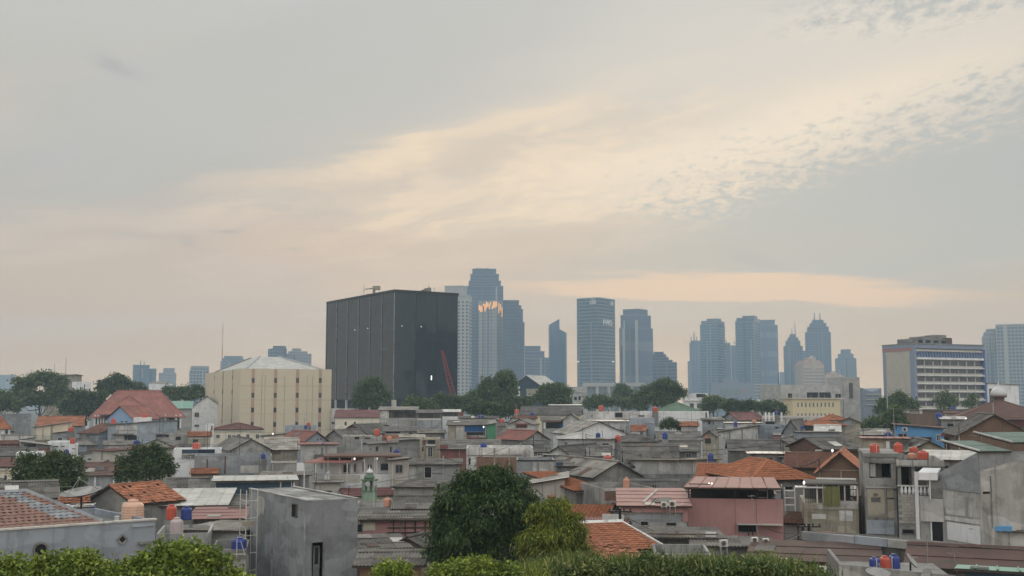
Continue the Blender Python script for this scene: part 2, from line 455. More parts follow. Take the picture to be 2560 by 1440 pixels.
# ------------------------------------------------------------------ mesh builder
class MB:
    def __init__(s):
        s.v, s.f, s.mi = [], [], []

    def add(s, vs, fs, mi=0):
        o = len(s.v)
        s.v += [tuple(p) for p in vs]
        s.f += [tuple(i + o for i in f) for f in fs]
        s.mi += [mi] * len(fs)
        return s

    def box(s, x0, x1, y0, y1, z0, z1, mi=0):
        return s.add([(x0, y0, z0), (x1, y0, z0), (x1, y1, z0), (x0, y1, z0), (x0, y0, z1), (x1, y0, z1), (x1, y1, z1), (x0, y1, z1)],
                     [(0, 3, 2, 1), (4, 5, 6, 7), (0, 1, 5, 4), (1, 2, 6, 5), (2, 3, 7, 6), (3, 0, 4, 7)], mi)

    def prism(s, pts, z0, z1, mi=0, cap=True):
        n = len(pts)
        vs = [(p[0], p[1], z0) for p in pts] + [(p[0], p[1], z1) for p in pts]
        fs = [(i, (i + 1) % n, n + (i + 1) % n, n + i) for i in range(n)]
        if cap:
            fs += [tuple(range(n, 2 * n)), tuple(range(n - 1, -1, -1))]
        return s.add(vs, fs, mi)

    def bar(s, a, b, r, n=6, mi=0, r2=None):
        a, b = Vector(a), Vector(b)
        d = (b - a)
        if d.length < 1e-6:
            return s
        q = d.to_track_quat('Z', 'Y')
        r2 = r if r2 is None else r2
        vs = []
        for (p, rr) in ((a, r), (b, r2)):
            for k in range(n):
                t = 2 * math.pi * (k + 0.5) / n
                vs.append(p + q @ Vector((rr * math.cos(t), rr * math.sin(t), 0)))
        fs = [(k, (k + 1) % n, n + (k + 1) % n, n + k) for k in range(n)] + [tuple(range(n - 1, -1, -1)), tuple(range(n, 2 * n))]
        return s.add(vs, fs, mi)

    def lathe(s, prof, n=14, c=(0, 0, 0), mi=0):
        vs, fs = [], []
        for (r, z) in prof:
            for k in range(n):
                t = 2 * math.pi * k / n
                vs.append((c[0] + r * math.cos(t), c[1] + r * math.sin(t), c[2] + z))
        for i in range(len(prof) - 1):
            for k in range(n):
                fs.append((i * n + k, i * n + (k + 1) % n, (i + 1) * n + (k + 1) % n, (i + 1) * n + k))
        fs += [tuple(range(n - 1, -1, -1)), tuple(range((len(prof) - 1) * n, len(prof) * n))]
        return s.add(vs, fs, mi)

    def mesh(s, name, mats):
        me = bpy.data.meshes.new(name)
        me.from_pydata(s.v, [], s.f)
        for m in (mats if isinstance(mats, (list, tuple)) else [mats]):
            me.materials.append(MATS[m])
        if any(s.mi):
            me.polygons.foreach_set('material_index', s.mi)
        return me

    def build(s, name, mats, parent=None, smooth=False, loc=None):
        me = s.mesh(name, mats)
        if smooth:
            me.polygons.foreach_set('use_smooth', [True] * len(me.polygons))
        return link(name, me, parent, loc)


def link(name, data, parent=None, loc=None):
    o = bpy.data.objects.new(name, data)
    COL.objects.link(o)
    if parent:
        o.parent = parent
    if loc is not None:
        o.location = loc
    return o


LABELS = {}


def tag(o, label, cat, group=None, kind=None):
    if label:
        o['label'] = label
    if cat:
        o['category'] = cat
    if group:
        o['group'] = group
    if kind:
        o['kind'] = kind
    return o


def thing(name, label, cat, loc=(0, 0, 0), rz=0.0, group=None):
    o = link(name, None, None, loc)
    o.empty_display_size = 0.3
    o.rotation_euler = (0, 0, rz)
    return tag(o, label, cat, group)


def copy_tree(o, parent=None):
    c_ = o.copy()
    COL.objects.link(c_)
    if parent:
        c_.parent = parent
    for ch in KIDS.get(o.name, ()):
        copy_tree(ch, c_)
    return c_


KIDS = {}


def remember(o):
    for ch in o.children:
        KIDS.setdefault(o.name, []).append(ch)
        remember(ch)
# ------------------------------------------------------------------ footprints and houses
def rat(px, py):
    r = ray(px, py)
    return r[0] / r[1]


def footprint(x0, x1, d, rot, L=None, xs=None, py=1100):
    """front wall seen between pixel columns x0..x1, near corner at distance d, turned by rot; depth L metres or side wall seen to column xs"""
    t0, t1 = rat(x0, py), rat(x1, py)
    c_, s_ = math.cos(rot), math.sin(rot)
    if rot >= 0:
        FL = Vector((t0 * d, d))
        a = (t1 * FL.y - FL.x) / (c_ - t1 * s_)
        FR = FL + a * Vector((c_, s_))
    else:
        FR = Vector((t1 * d, d))
        a = (FR.x - t0 * FR.y) / (c_ - t0 * s_)
        FL = FR - a * Vector((c_, s_))
    bk = Vector((-s_, c_))
    if xs is not None:
        t = rat(xs, py)
        P = FL if xs < x0 else FR
        L = (P.x - t * P.y) / (t * bk.y - bk.x)
        if not 0.5 < L < 120:
            print('bad side', x0, x1, xs, L)
            L = 10
    ctr = (FL + FR) / 2 + bk * (L / 2)
    return FL, FR, bk, (FR - FL).length, L, ctr


BOXES = []


class Frame:
    """local axes of a building: x along the front, y to the back, z up, origin under the middle of the plan"""
    def __init__(s, x0, x1, d, rot, L=None, xs=None, py=1100):
        if abs(rot) <= 8 and xs is None:          # streets run roughly along the view: side walls stay edge-on
            rot = rot * .4 - .9 * math.degrees(math.atan(rat((x0 + x1) / 2, py)))
        s.rot = R(rot)
        s.FL, s.FR, s.bk, s.w, s.l, s.ctr = footprint(x0, x1, d, s.rot, L, xs, py)
        s.d = d

    def z(s, px, py, wy=0.0, wx=0.5):
        """height of a point of the picture lying above plan position (wx across, wy to the back)"""
        p = s.FL.lerp(s.FR, wx) + s.bk * (s.l * wy)
        r = ray(px, py)
        return CAM_H + r[2] / r[1] * p.y

    def hit(s, face, px, py):
        """where the line of sight meets a wall: local coordinates along the wall and height"""
        r = ray(px, py)
        D2 = Vector((r[0], r[1]))
        if face == 'f':
            P, dv = s.FL, (s.FR - s.FL).normalized()
        elif face == 'l':
            P, dv = s.FL, s.bk
        else:
            P, dv = s.FR, s.bk
        k = (P.x * dv.y - P.y * dv.x) / (D2.x * dv.y - D2.y * dv.x)
        H_ = D2 * k
        u = (H_ - P).dot(dv)
        zz = CAM_H + r[2] * k
        return ((u - s.w / 2) if face == 'f' else (u - s.l / 2)), zz

    def rect(s, face, xa, xb, ya, yb):
        u0, z1 = s.hit(face, xa, ya)
        u1, z0 = s.hit(face, xb, yb)
        if u0 > u1:
            u0, u1 = u1, u0
        return u0, u1, max(0.05, min(z0, z1)), max(z0, z1)


def facebox(mb, F, face, u0, u1, z0, z1, t0, t1, mi=0):
    """box on a wall between depths t0 (inside, negative) and t1 (proud)"""
    if face == 'f':
        mb.box(u0, u1, -F.l / 2 - t1, -F.l / 2 - t0, z0, z1, mi)
    elif face == 'l':
        mb.box(-F.w / 2 - t1, -F.w / 2 - t0, u0, u1, z0, z1, mi)
    else:
        mb.box(F.w / 2 + t0, F.w / 2 + t1, u0, u1, z0, z1, mi)


def feature(root, F, face, kind, xa, xb, ya, yb, mat=None, label=None):
    u0, u1, z0, z1 = F.rect(face, xa, xb, ya, yb)
    return feature_m(root, F, face, kind, u0, u1, z0, z1, mat)


def feature_m(root, F, face, kind, u0, u1, z0, z1, mat=None):
    mb = MB()
    if kind in ('window', 'door'):
        fw = min(0.09, (u1 - u0) * 0.16)
        for (a, b, c_, d_) in ((u0, u0 + fw, z0, z1), (u1 - fw, u1, z0, z1), (u0 + fw, u1 - fw, z1 - fw, z1), (u0 + fw, u1 - fw, z0, z0 + fw)):
            facebox(mb, F, face, a, b, c_, d_, -0.05, 0.06)
        o = mb.build(kind, mat or 'frame', root)
        p = MB()
        facebox(p, F, face, u0 + fw, u1 - fw, z0 + fw, z1 - fw, -0.05, 0.015)
        p.build('pane' if kind == 'window' else 'door_leaf', 'pane' if kind == 'window' else 'dark', o)
        if kind == 'window' and (u1 - u0) > 0.5:
            q = MB()
            um = (u0 + u1) / 2
            facebox(q, F, face, um - 0.025, um + 0.025, z0 + fw, z1 - fw, 0.0, 0.045)
            q.build('mullion', mat or 'frame', o)
        return o
    t = {'opening': 0.02, 'panel': 0.03, 'beam': 0.07, 'column': 0.08, 'fascia': 0.2, 'ledge': 0.35, 'vent': 0.03, 'pipe': 0.1, 'awning': 0.8}.get(kind, 0.04)
    nm = {'opening': 'opening_panel', 'panel': 'wall_panel', 'vent': 'vent_slot'}.get(kind, kind)
    mt = mat or {'opening': 'dark', 'vent': 'dark', 'beam': 'conc', 'column': 'conc', 'pipe': 'trim', 'fascia': 'trim', 'ledge': 'trim', 'awning': 'asb'}.get(kind, 'conc')
    if kind == 'opening':
        e = 0.06
        for (a, b, c_, d_) in ((u0 - e, u0, z0, z1), (u1, u1 + e, z0, z1), (u0 - e, u1 + e, z1, z1 + e), (u0 - e, u1 + e, z0 - e, z0)):
            facebox(mb, F, face, a, b, c_, d_, -0.05, 0.07, 1)
        facebox(mb, F, face, u0, u1, z0, z1, -0.05, t, 0)  # flat panel, dark by default, painted for the shade inside; no recess
        return mb.build(nm, [mt, 'conc'], root)
    facebox(mb, F, face, u0, u1, z0, z1, -0.05, t)
    return mb.build(nm, mt, root)


# --- roof coverings
def cell_mesh(kind, c4, near):
    """one sheet or tile: c4 = (u lower left, u lower right, u upper right, u upper left, v0, v1) in the roof plane"""
    a, b, c_, d_, v0, v1 = c4
    if kind == 'tile':
        n = 4 if near else 1
        amp, lip, lift, per = 0.05, 0.03, 0.045, 1
    elif kind == 'metal':
        n = 1
        amp, lip, lift, per = 0.0, 0.02, 0.02, 1
    else:
        per = max(1, round((b - a) / 0.19)) if near else 1
        n = 4 * per if near else 1
        amp, lip, lift = (0.03 if near else 0.0), 0.02, 0.035
    vs, fs = [], []
    for (v, l_, r_, h0) in ((v0, a, b, lift - lip), (v0, a, b, lift), (v1, d_, c_, 0.0)):
        for i in range(n + 1):
            t = i / n
            if kind == 'tile' and near:
                h = amp * math.sin(math.pi * t) + (0.012 if i == n else 0)
            elif amp:
                h = amp * math.sin(2 * math.pi * t * per)
            else:
                h = 0
            vs.append((l_ + (r_ - l_) * t, v, h0 + h))
    m = n + 1
    for j in range(2):
        for i in range(n):
            fs.append((j * m + i, j * m + i + 1, (j + 1) * m + i + 1, (j + 1) * m + i))
    if kind == 'metal' and (b - a) > 0.3:
        o = len(vs)
        rw, rh = 0.05, 0.05
        vs += [(a, v0, lift + rh), (a + rw, v0, lift + rh), (d_ + rw, v1, rh), (d_, v1, rh), (a, v0, lift), (a + rw, v0, lift), (d_ + rw, v1, 0), (d_, v1, 0)]
        fs += [(o, o + 1, o + 2, o + 3), (o + 4, o + 5, o + 1, o), (o + 1, o + 5, o + 6, o + 2), (o + 4, o, o + 3, o + 7)]
    return vs, fs


SHEETS = {}


def roof_plane(root, roofpart, deck, O, A, B, wa, tl, tr, kind, mat, near, size=None, singles=None, limit=300, rnd=None, alt=None):
    """cover the plane O + A u + B v; tl/tr = how far the upper corners step in (hip ends)"""
    A = Vector(A).normalized()
    lb = Vector(B).length
    B = Vector(B) / lb
    N = A.cross(B)
    O = Vector(O)
    Mx = Matrix((A, B, N)).transposed()
    th = 0.07
    q = [O, O + A * wa, O + A * (wa - tr) + B * lb, O + A * tl + B * lb]
    deck.add([p - N * 0.02 for p in q] + [p - N * (0.02 + th) for p in q], [(0, 1, 2, 3), (7, 6, 5, 4), (0, 4, 5, 1), (1, 5, 6, 2), (2, 6, 7, 3), (3, 7, 4, 0)], 1)
    if size is None:
        size = {'sheet': (1.05, 1.7), 'tile': (0.30, 0.36) if near else (0.9, 0.6), 'metal': (0.9, 30.0)}[kind]
    nr = max(1, round(lb / size[1]))
    rnd = rnd or random
    count = 0
    for i in range(nr):
        v0, v1 = lb * i / nr, lb * (i + 1) / nr
        l0, r0 = tl * v0 / lb, wa - tr * v0 / lb
        l1, r1 = tl * v1 / lb, wa - tr * v1 / lb
        nc = max(1, round((r0 - l0) / size[0]))
        vv1 = min(lb + 0.02, v1 + (0.08 if i < nr - 1 else 0.0))
        for k in range(nc):
            c4 = (l0 + (r0 - l0) * k / nc, l0 + (r0 - l0) * (k + 1) / nc, l1 + (r1 - l1) * (k + 1) / nc, l1 + (r1 - l1) * k / nc, v0, vv1)
            am = alt((c4[0] + c4[1]) / 2, v0) if alt else None
            if singles and len(singles['n']) < limit and (c4[2] - c4[3]) > 0.1:
                rect = abs(c4[0] - c4[3]) < 1e-4 and abs(c4[1] - c4[2]) < 1e-4
                key = (kind, near, am or mat, round(c4[1] - c4[0], 3), round(c4[5] - c4[4], 3)) if rect else None
                me = SHEETS.get(key) if key else None
                if me is None:
                    vs, fs = cell_mesh(kind, (0, c4[1] - c4[0], c4[2] - c4[0], c4[3] - c4[0], 0, c4[5] - c4[4]), near)
                    me = MB().add(vs, fs).mesh(singles['name'], am or mat)
                    if key:
                        SHEETS[key] = me
                o = bpy.data.objects.new(singles['name'], me)
                COL.objects.link(o)
                o.parent = roofpart
                if mat == 'clayp' and rnd.random() < .05:
                    continue
                jr = 0.05 if mat == 'clayp' else 0.014 if kind == 'tile' else 0.012
                M = Matrix.Translation(O + A * c4[0] + B * v0 + N * (0.004 + (0.05 if mat == 'clayp' else 0.014) * rnd.random())) @ Mx.to_4x4() @ Matrix.Rotation(jr * (rnd.random() - .5) * 2, 4, 'Z') @ Matrix.Rotation(jr * (rnd.random() - .5), 4, 'Y')
                o.matrix_basis = M
                singles['n'].append(o)
            else:
                vs, fs = cell_mesh(kind, c4, near)
                dz = 0.012 * rnd.random()
                deck.add([O + A * p[0] + B * p[1] + N * (p[2] + dz) for p in vs], fs, 2 if am else 0)


def ridge(mb, a, b, r=0.12, mi=0):
    """half-round cap laid along a ridge or hip"""
    a, b = Vector(a), Vector(b)
    dv = (b - a).normalized()
    side = dv.cross(Vector((0, 0, 1))).normalized()
    up = side.cross(dv)
    vs = []
    for p in (a, b):
        for t in (-1.0, -0.5, 0.0, 0.5, 1.0):
            vs.append(p + side * (r * 1.3 * t) + up * (r * (1 - t * t) + 0.02))
    mb.add(vs, [(i, i + 1, i + 6, i + 5) for i in range(4)] + [(0, 1, 2, 3, 4), (9, 8, 7, 6, 5)], mi)


STYLE = {'asb': 'sheet', 'asbd': 'sheet', 'asbl': 'sheet', 'clay': 'tile', 'clayb': 'tile', 'clayp': 'tile', 'tileb': 'tile', 'redmetal': 'metal', 'maroon': 'sheet', 'pinkr': 'sheet',
         'brownr': 'tile', 'rustz': 'sheet', 'rustd': 'sheet', 'maroond': 'sheet', 'whiter': 'metal', 'beiger': 'metal', 'greenr': 'metal', 'greenp': 'sheet', 'tealr': 'metal'}
ROOFNO = [0]


def house(label, x0, x1, d, rot, L, ye, yr, rt, rm, wm, feats=(), xs=None, cat='house', name='house', ov=0.38, group=None, trim=None, ph=0.5, size=None, base=0.0, hipr=None, pieces=None, rimw=0.14, capm=None):
    F = Frame(x0, x1, d, rot, L, xs, ye)
    wd, l = F.w, F.l
    root = thing(name, label, cat, (F.ctr.x, F.ctr.y, base), F.rot, group)
    X, Y = wd / 2, l / 2
    mid = (x0 + x1) / 2
    if rt == 'sx':
        zl, zr_ = F.z(x0, ye, 0, 0), F.z(x1, yr, 0, 1)
        zE = min(zl, zr_)
    else:
        zE = F.z(mid, ye, 0, 0.0 if F.rot >= 0 else 1.0)
        zR = {'gx': lambda: F.z(mid, yr, 0.5), 'hip': lambda: F.z(mid, yr, 0.5), 'gy': lambda: F.z(mid, yr, 0), 'sy': lambda: F.z(mid, yr, 1.0), 'flat': lambda: zE, 'open': lambda: F.z(mid, yr, 0)}[rt]()
    BOXES.append((F, zE, label))
    near = d < 135 and rm not in ('maroond', 'pinkr')
    rnd = random.Random(int(x0 * 7 + d * 13 + x1))
    wl = MB()
    c4 = [(-X, -Y), (X, -Y), (X, Y), (-X, Y)]

    def wall4(hs, z0=0.0):
        n = 4
        vs = [(p[0], p[1], z0) for p in c4] + [(p[0], p[1], hs[i]) for i, p in enumerate(c4)]
        wl.add(vs, [(i, (i + 1) % n, n + (i + 1) % n, n + i) for i in range(n)])
    deck = MB()
    cap = MB()
    pl = []                    # planes: O, A, B, wa, tl, tr
    if rt == 'gx':
        rise = zR - zE
        wall4([zE] * 4)
        wl.add([(X, -Y, zE), (X, Y, zE), (X, 0, zR)], [(0, 1, 2)])
        wl.add([(-X, -Y, zE), (-X, Y, zE), (-X, 0, zR)], [(2, 1, 0)])
        k = rise / Y
        wa = wd + 2 * ov
        pl = [((-X - ov, -Y - ov, zE - ov * k), (1, 0, 0), (0, Y + ov, rise + ov * k), wa, 0, 0), ((X + ov, Y + ov, zE - ov * k), (-1, 0, 0), (0, -Y - ov, rise + ov * k), wa, 0, 0)]
        ridge(cap, (-X - ov, 0, zR + .02), (X + ov, 0, zR + .02))
        if trim:
            for s_ in (-1, 1):
                for t_ in (-1, 1):
                    a, b = Vector((s_ * (X + ov + .04), t_ * (Y + ov), zE - ov * k)), Vector((s_ * (X + ov + .04), 0, zR))
                    cap.add([a + Vector((0, 0, -.14)), b + Vector((0, 0, -.14)), b + Vector((0, 0, .09)), a + Vector((0, 0, .09)), a + Vector((-s_ * .1, 0, -.14)), b + Vector((-s_ * .1, 0, -.14)), b + Vector((-s_ * .1, 0, .09)), a + Vector((-s_ * .1, 0, .09))],
                            [(0, 1, 2, 3), (7, 6, 5, 4), (3, 2, 6, 7), (0, 4, 5, 1)])
    elif rt == 'gy':
        rise = zR - zE
        wall4([zE] * 4)
        wl.add([(-X, -Y, zE), (X, -Y, zE), (0, -Y, zR)], [(0, 1, 2)])
        wl.add([(-X, Y, zE), (X, Y, zE), (0, Y, zR)], [(2, 1, 0)])
        k = rise / X
        wa = l + 2 * ov
        pl = [((-X - ov, Y + ov, zE - ov * k), (0, -1, 0), (X + ov, 0, rise + ov * k), wa, 0, 0), ((X + ov, -Y - ov, zE - ov * k), (0, 1, 0), (-X - ov, 0, rise + ov * k), wa, 0, 0)]
        ridge(cap, (0, -Y - ov, zR + .02), (0, Y + ov, zR + .02))
        if trim:
            for s_ in (-1, 1):
                a, b = Vector((s_ * (X + ov), -Y - ov - .04, zE - ov * k)), Vector((0, -Y - ov - .04, zR))
                dn, up = Vector((0, 0, -.14)), Vector((0, 0, .09))
                bk_ = Vector((0, .1, 0))
                cap.add([a + dn, b + dn, b + up, a + up, a + dn + bk_, b + dn + bk_, b + up + bk_, a + up + bk_], [(0, 1, 2, 3), (7, 6, 5, 4), (3, 2, 6, 7), (0, 4, 5, 1)])
    elif rt == 'hip':
        rise = zR - zE
        wall4([zE] * 4)
        if wd >= l:
            hr = (wd - l) / 2 if hipr is None else hipr * X
            ex = Vector((hr, 0, zR))
            run = Y
        else:
            hr = (l - wd) / 2 if hipr is None else hipr * Y
            ex = Vector((0, hr, zR))
            run = X
        k = rise / run
        Xo, Yo, zo = X + ov, Y + ov, zE - ov * k
        if wd >= l:
            tx = Xo - hr
            pl = [((-Xo, -Yo, zo), (1, 0, 0), (0, Yo, zR - zo), 2 * Xo, tx, tx), ((Xo, Yo, zo), (-1, 0, 0), (0, -Yo, zR - zo), 2 * Xo, tx, tx),
                  ((-Xo, Yo, zo), (0, -1, 0), (tx, 0, zR - zo), 2 * Yo, Yo, Yo), ((Xo, -Yo, zo), (0, 1, 0), (-tx, 0, zR - zo), 2 * Yo, Yo, Yo)]
        else:
            ty = Yo - hr
            pl = [((-Xo, -Yo, zo), (1, 0, 0), (0, ty, zR - zo), 2 * Xo, Xo, Xo), ((Xo, Yo, zo), (-1, 0, 0), (0, -ty, zR - zo), 2 * Xo, Xo, Xo),
                  ((-Xo, Yo, zo), (0, -1, 0), (Xo, 0, zR - zo), 2 * Yo, ty, ty), ((Xo, -Yo, zo), (0, 1, 0), (-Xo, 0, zR - zo), 2 * Yo, ty, ty)]
        e2 = -ex
        e2.z = zR
        ridge(cap, e2, ex + Vector((0.001, 0.001, 0.02)))
        for sx_ in (-1, 1):
            for sy_ in (-1, 1):
                e = ex if ((sx_ if wd >= l else sy_) > 0) else e2
                ridge(cap, (sx_ * Xo, sy_ * Yo, zo + .02), e + Vector((0, 0, .02)))
    elif rt == 'sy':
        zb = zR
        wall4([zE, zE, zb, zb])
        if zb >= zE:
            k = (zb - zE) / l
            pl = [((-X - ov, -Y - ov, zE - ov * k), (1, 0, 0), (0, l + 2 * ov, zb - zE + 2 * ov * k), wd + 2 * ov, 0, 0)]
        else:
            k = (zE - zb) / l
            pl = [((X + ov, Y + ov, zb - ov * k), (-1, 0, 0), (0, -l - 2 * ov, zE - zb + 2 * ov * k), wd + 2 * ov, 0, 0)]
        if trim:
            for s_ in (-1, 1):
                xx = s_ * (X + ov + .02)
                cap.bar((xx, -Y - ov, zE + .04), (xx, Y + ov, zb + .06), .09, 4)
            if zb > zE:
                ridge(cap, (-X - ov, Y + ov, zb + .08), (X + ov, Y + ov, zb + .08), .14)
    elif rt == 'sx':
        wall4([zl, zr_, zr_, zl])
        if zr_ >= zl:
            k = (zr_ - zl) / wd
            pl = [((-X - ov, Y + ov, zl - ov * k), (0, -1, 0), (wd + 2 * ov, 0, zr_ - zl + 2 * ov * k), l + 2 * ov, 0, 0)]
        else:
            k = (zl - zr_) / wd
            pl = [((X + ov, -Y - ov, zr_ - ov * k), (0, 1, 0), (-wd - 2 * ov, 0, zl - zr_ + 2 * ov * k), l + 2 * ov, 0, 0)]
        if trim:
            cap.box(-X - ov, X + ov, 0, 0, 0, 0)
            a, b = Vector((-X - ov, -Y - ov - .05, zl - .02)), Vector((X + ov, -Y - ov - .05, zr_ - .02))
            dn, up, bk_ = Vector((0, 0, -.13)), Vector((0, 0, .10)), Vector((0, .1, 0))
            cap = MB().add([a + dn, b + dn, b + up, a + up, a + dn + bk_, b + dn + bk_, b + up + bk_, a + up + bk_], [(0, 1, 2, 3), (7, 6, 5, 4), (3, 2, 6, 7), (0, 4, 5, 1)])
    elif rt in ('flat', 'open'):
        zf = zE - ph
        wall4([zE] * 4)
        e = rimw
        ins = [(-X + e, -Y + e), (X - e, -Y + e), (X - e, Y - e), (-X + e, Y - e)]
        vs = [(p[0], p[1], zE) for p in c4] + [(p[0], p[1], zE) for p in ins] + [(p[0], p[1], zf) for p in ins]
        fs = [(i, (i + 1) % 4, 4 + (i + 1) % 4, 4 + i) for i in range(4)] + [(4 + i, 4 + (i + 1) % 4, 8 + (i + 1) % 4, 8 + i) for i in range(4)] + [(8, 9, 10, 11)]
        wl.add(vs, fs)
        if capm:
            g = .03
            for (a, b, c_, d_) in ((-X - g, X + g, -Y - g, -Y + e + g), (-X - g, X + g, Y - e - g, Y + g), (-X - g, -X + e + g, -Y + e + g, Y - e - g), (X - e - g, X + g, -Y + e + g, Y - e - g)):
                cap.box(a, b, c_, d_, zE + .003, zE + .07)
        if rt == 'open':                              # roofed terrace on posts
            for px_ in (-X + .15, -X / 3, X / 3, X - .15):
                for py_ in (-Y + .15, Y - .15):
                    p = MB().box(px_ - .06, px_ + .06, py_ - .06, py_ + .06, zE + .002, zR - .12)
                    p.build('post', 'steel', root)
            bwm = MB().box(-X + .3, X - .3, Y * 0.45, Y * 0.45 + .12, zf + .01, zR - .2)
            bwm.build('back_wall', 'concd', root)
            k = 0.08
            pl = [((-X - ov, -Y - ov, zR - .1), (1, 0, 0), (0, l + 2 * ov, k * (l + 2 * ov)), wd + 2 * ov, 0, 0)]
    wl.build('wall', wm, root)
    if pl:
        st = STYLE[rm]
        use = (near and st != 'metal') if pieces is None else pieces
        roof = link('roof', bpy.data.meshes.new('roof'), root)
        singles = {'n': [], 'name': {'sheet': 'roof_sheet', 'tile': 'roof_tile', 'metal': 'roof_panel'}[st]} if use else None
        for (O, A, B, wa, tl, tr) in pl:
            roof_plane(root, roof, deck, O, A, B, wa, tl, tr, st, rm, near, size, singles, 300, rnd)
        me = deck.mesh('roof', [rm, 'darkwood'])
        roof.data = me
    if cap.v:
        cap.build('ridge_cap' if rt in ('gx', 'gy', 'hip') else 'coping', trim or capm or (rm if rm in MATS else 'trim'), root)
    for f in feats:
        feature(root, F, *f)
    if d < 262:
        clutter(root, F, min(zE, zR if rt in ('sy',) else zE), rnd, feats, pl, rt, d, STYLE.get(rm) == 'tile')
    return root, F


def clutter(root, F, zE, rnd, feats, pl, rt, d, tiled=False):
    """what collects on such houses: small windows, drain pipes, lean-to sheets, patches on the roof"""
    X, Y = F.w / 2, F.l / 2
    if len(feats) <= 1 and rt != 'open':
        n = max(1, int(F.w / 3.2))
        for k in range(n):
            if rnd.random() < .55:
                u = -X + 2 * X * (k + rnd.uniform(.25, .75)) / n
                hw = rnd.uniform(.3, .5)
                if -X + .2 < u - hw and u + hw < X - .2:
                    z1 = zE - rnd.uniform(.25, .9)
                    if rnd.random() < .7:
                        feature_m(root, F, 'f', 'window', u - hw, u + hw, z1 - rnd.uniform(.6, 1.1), z1, rnd.choice(('trim', 'darkwood', 'steel', 'frame')))
                    else:
                        feature_m(root, F, 'f', 'vent', u - hw, u + hw, z1 - .22, z1)
    if rnd.random() < .5:
        u = rnd.choice((-X + .25, X - .25, rnd.uniform(-X * .6, X * .6)))
        MB().bar((u, -Y - .09, max(0, zE - 4.5)), (u, -Y - .09, zE - .15), .05, 6).build('drain_pipe', rnd.choice(('trim', 'steel', 'concd')), root)
    if rnd.random() < .55 and F.w > 2.5 and len(feats) < 5:
        wv = F.w * rnd.uniform(.25, .5)
        u = rnd.uniform(-X, X - wv)
        dp = rnd.uniform(.9, 1.7)
        z1 = zE - rnd.uniform(1.3, 2.2)
        mt = rnd.choice(('asb', 'asbd', 'rustz', 'whiter', 'maroon', 'rustd', 'asbl', 'beiger'))
        dk = MB()
        roof_plane(root, None, dk, (u, -Y - dp, z1 - dp * .28), (1, 0, 0), (0, dp, dp * .28), wv, 0, 0, 'sheet', mt, d < 120, None, None, 0, rnd)
        dk.build('lean_to_roof', [mt, 'darkwood'], root)
        ps = MB()
        for q in (u + .08, u + wv - .08):
            ps.box(q - .04, q + .04, -Y - dp + .1, -Y - dp + .18, 0, z1 - dp * .28 - .1)
        ps.build('lean_to_post', 'darkwood', root)
    if pl and tiled:
        pass
    elif pl and rnd.random() < .75:
        O, A, B, wa, tl, tr = pl[0]
        A = Vector(A).normalized()
        lb = Vector(B).length
        B = Vector(B) / lb
        N = A.cross(B)
        if lb > 1.6 and wa - tl - tr > 1.5:
            for k in range(rnd.choice((1, 1, 2, 3))):
                s_ = rnd.uniform(.7, 1.3)
                t_ = min(lb * .9, rnd.uniform(1.2, 2.0))
                u = rnd.uniform(tl, max(tl + .01, wa - tr - s_))
                v = rnd.uniform(0, lb - t_)
                p = [Vector(O) + A * a_ + B * b_ + N * h_ for a_, b_, h_ in ((u, v, .085), (u + s_, v + rnd.uniform(-.08, .08), .085), (u + s_, v + t_, .06), (u, v + t_, .06))]
                q = [x - N * .03 for x in p]
                MB().add(p + q, [(0, 1, 2, 3), (7, 6, 5, 4), (0, 4, 5, 1), (1, 5, 6, 2), (2, 6, 7, 3), (3, 7, 4, 0)]).build('patch_sheet', rnd.choice(('asbl', 'asbd', 'rustz', 'whiter', 'rustd', 'asb')), root)


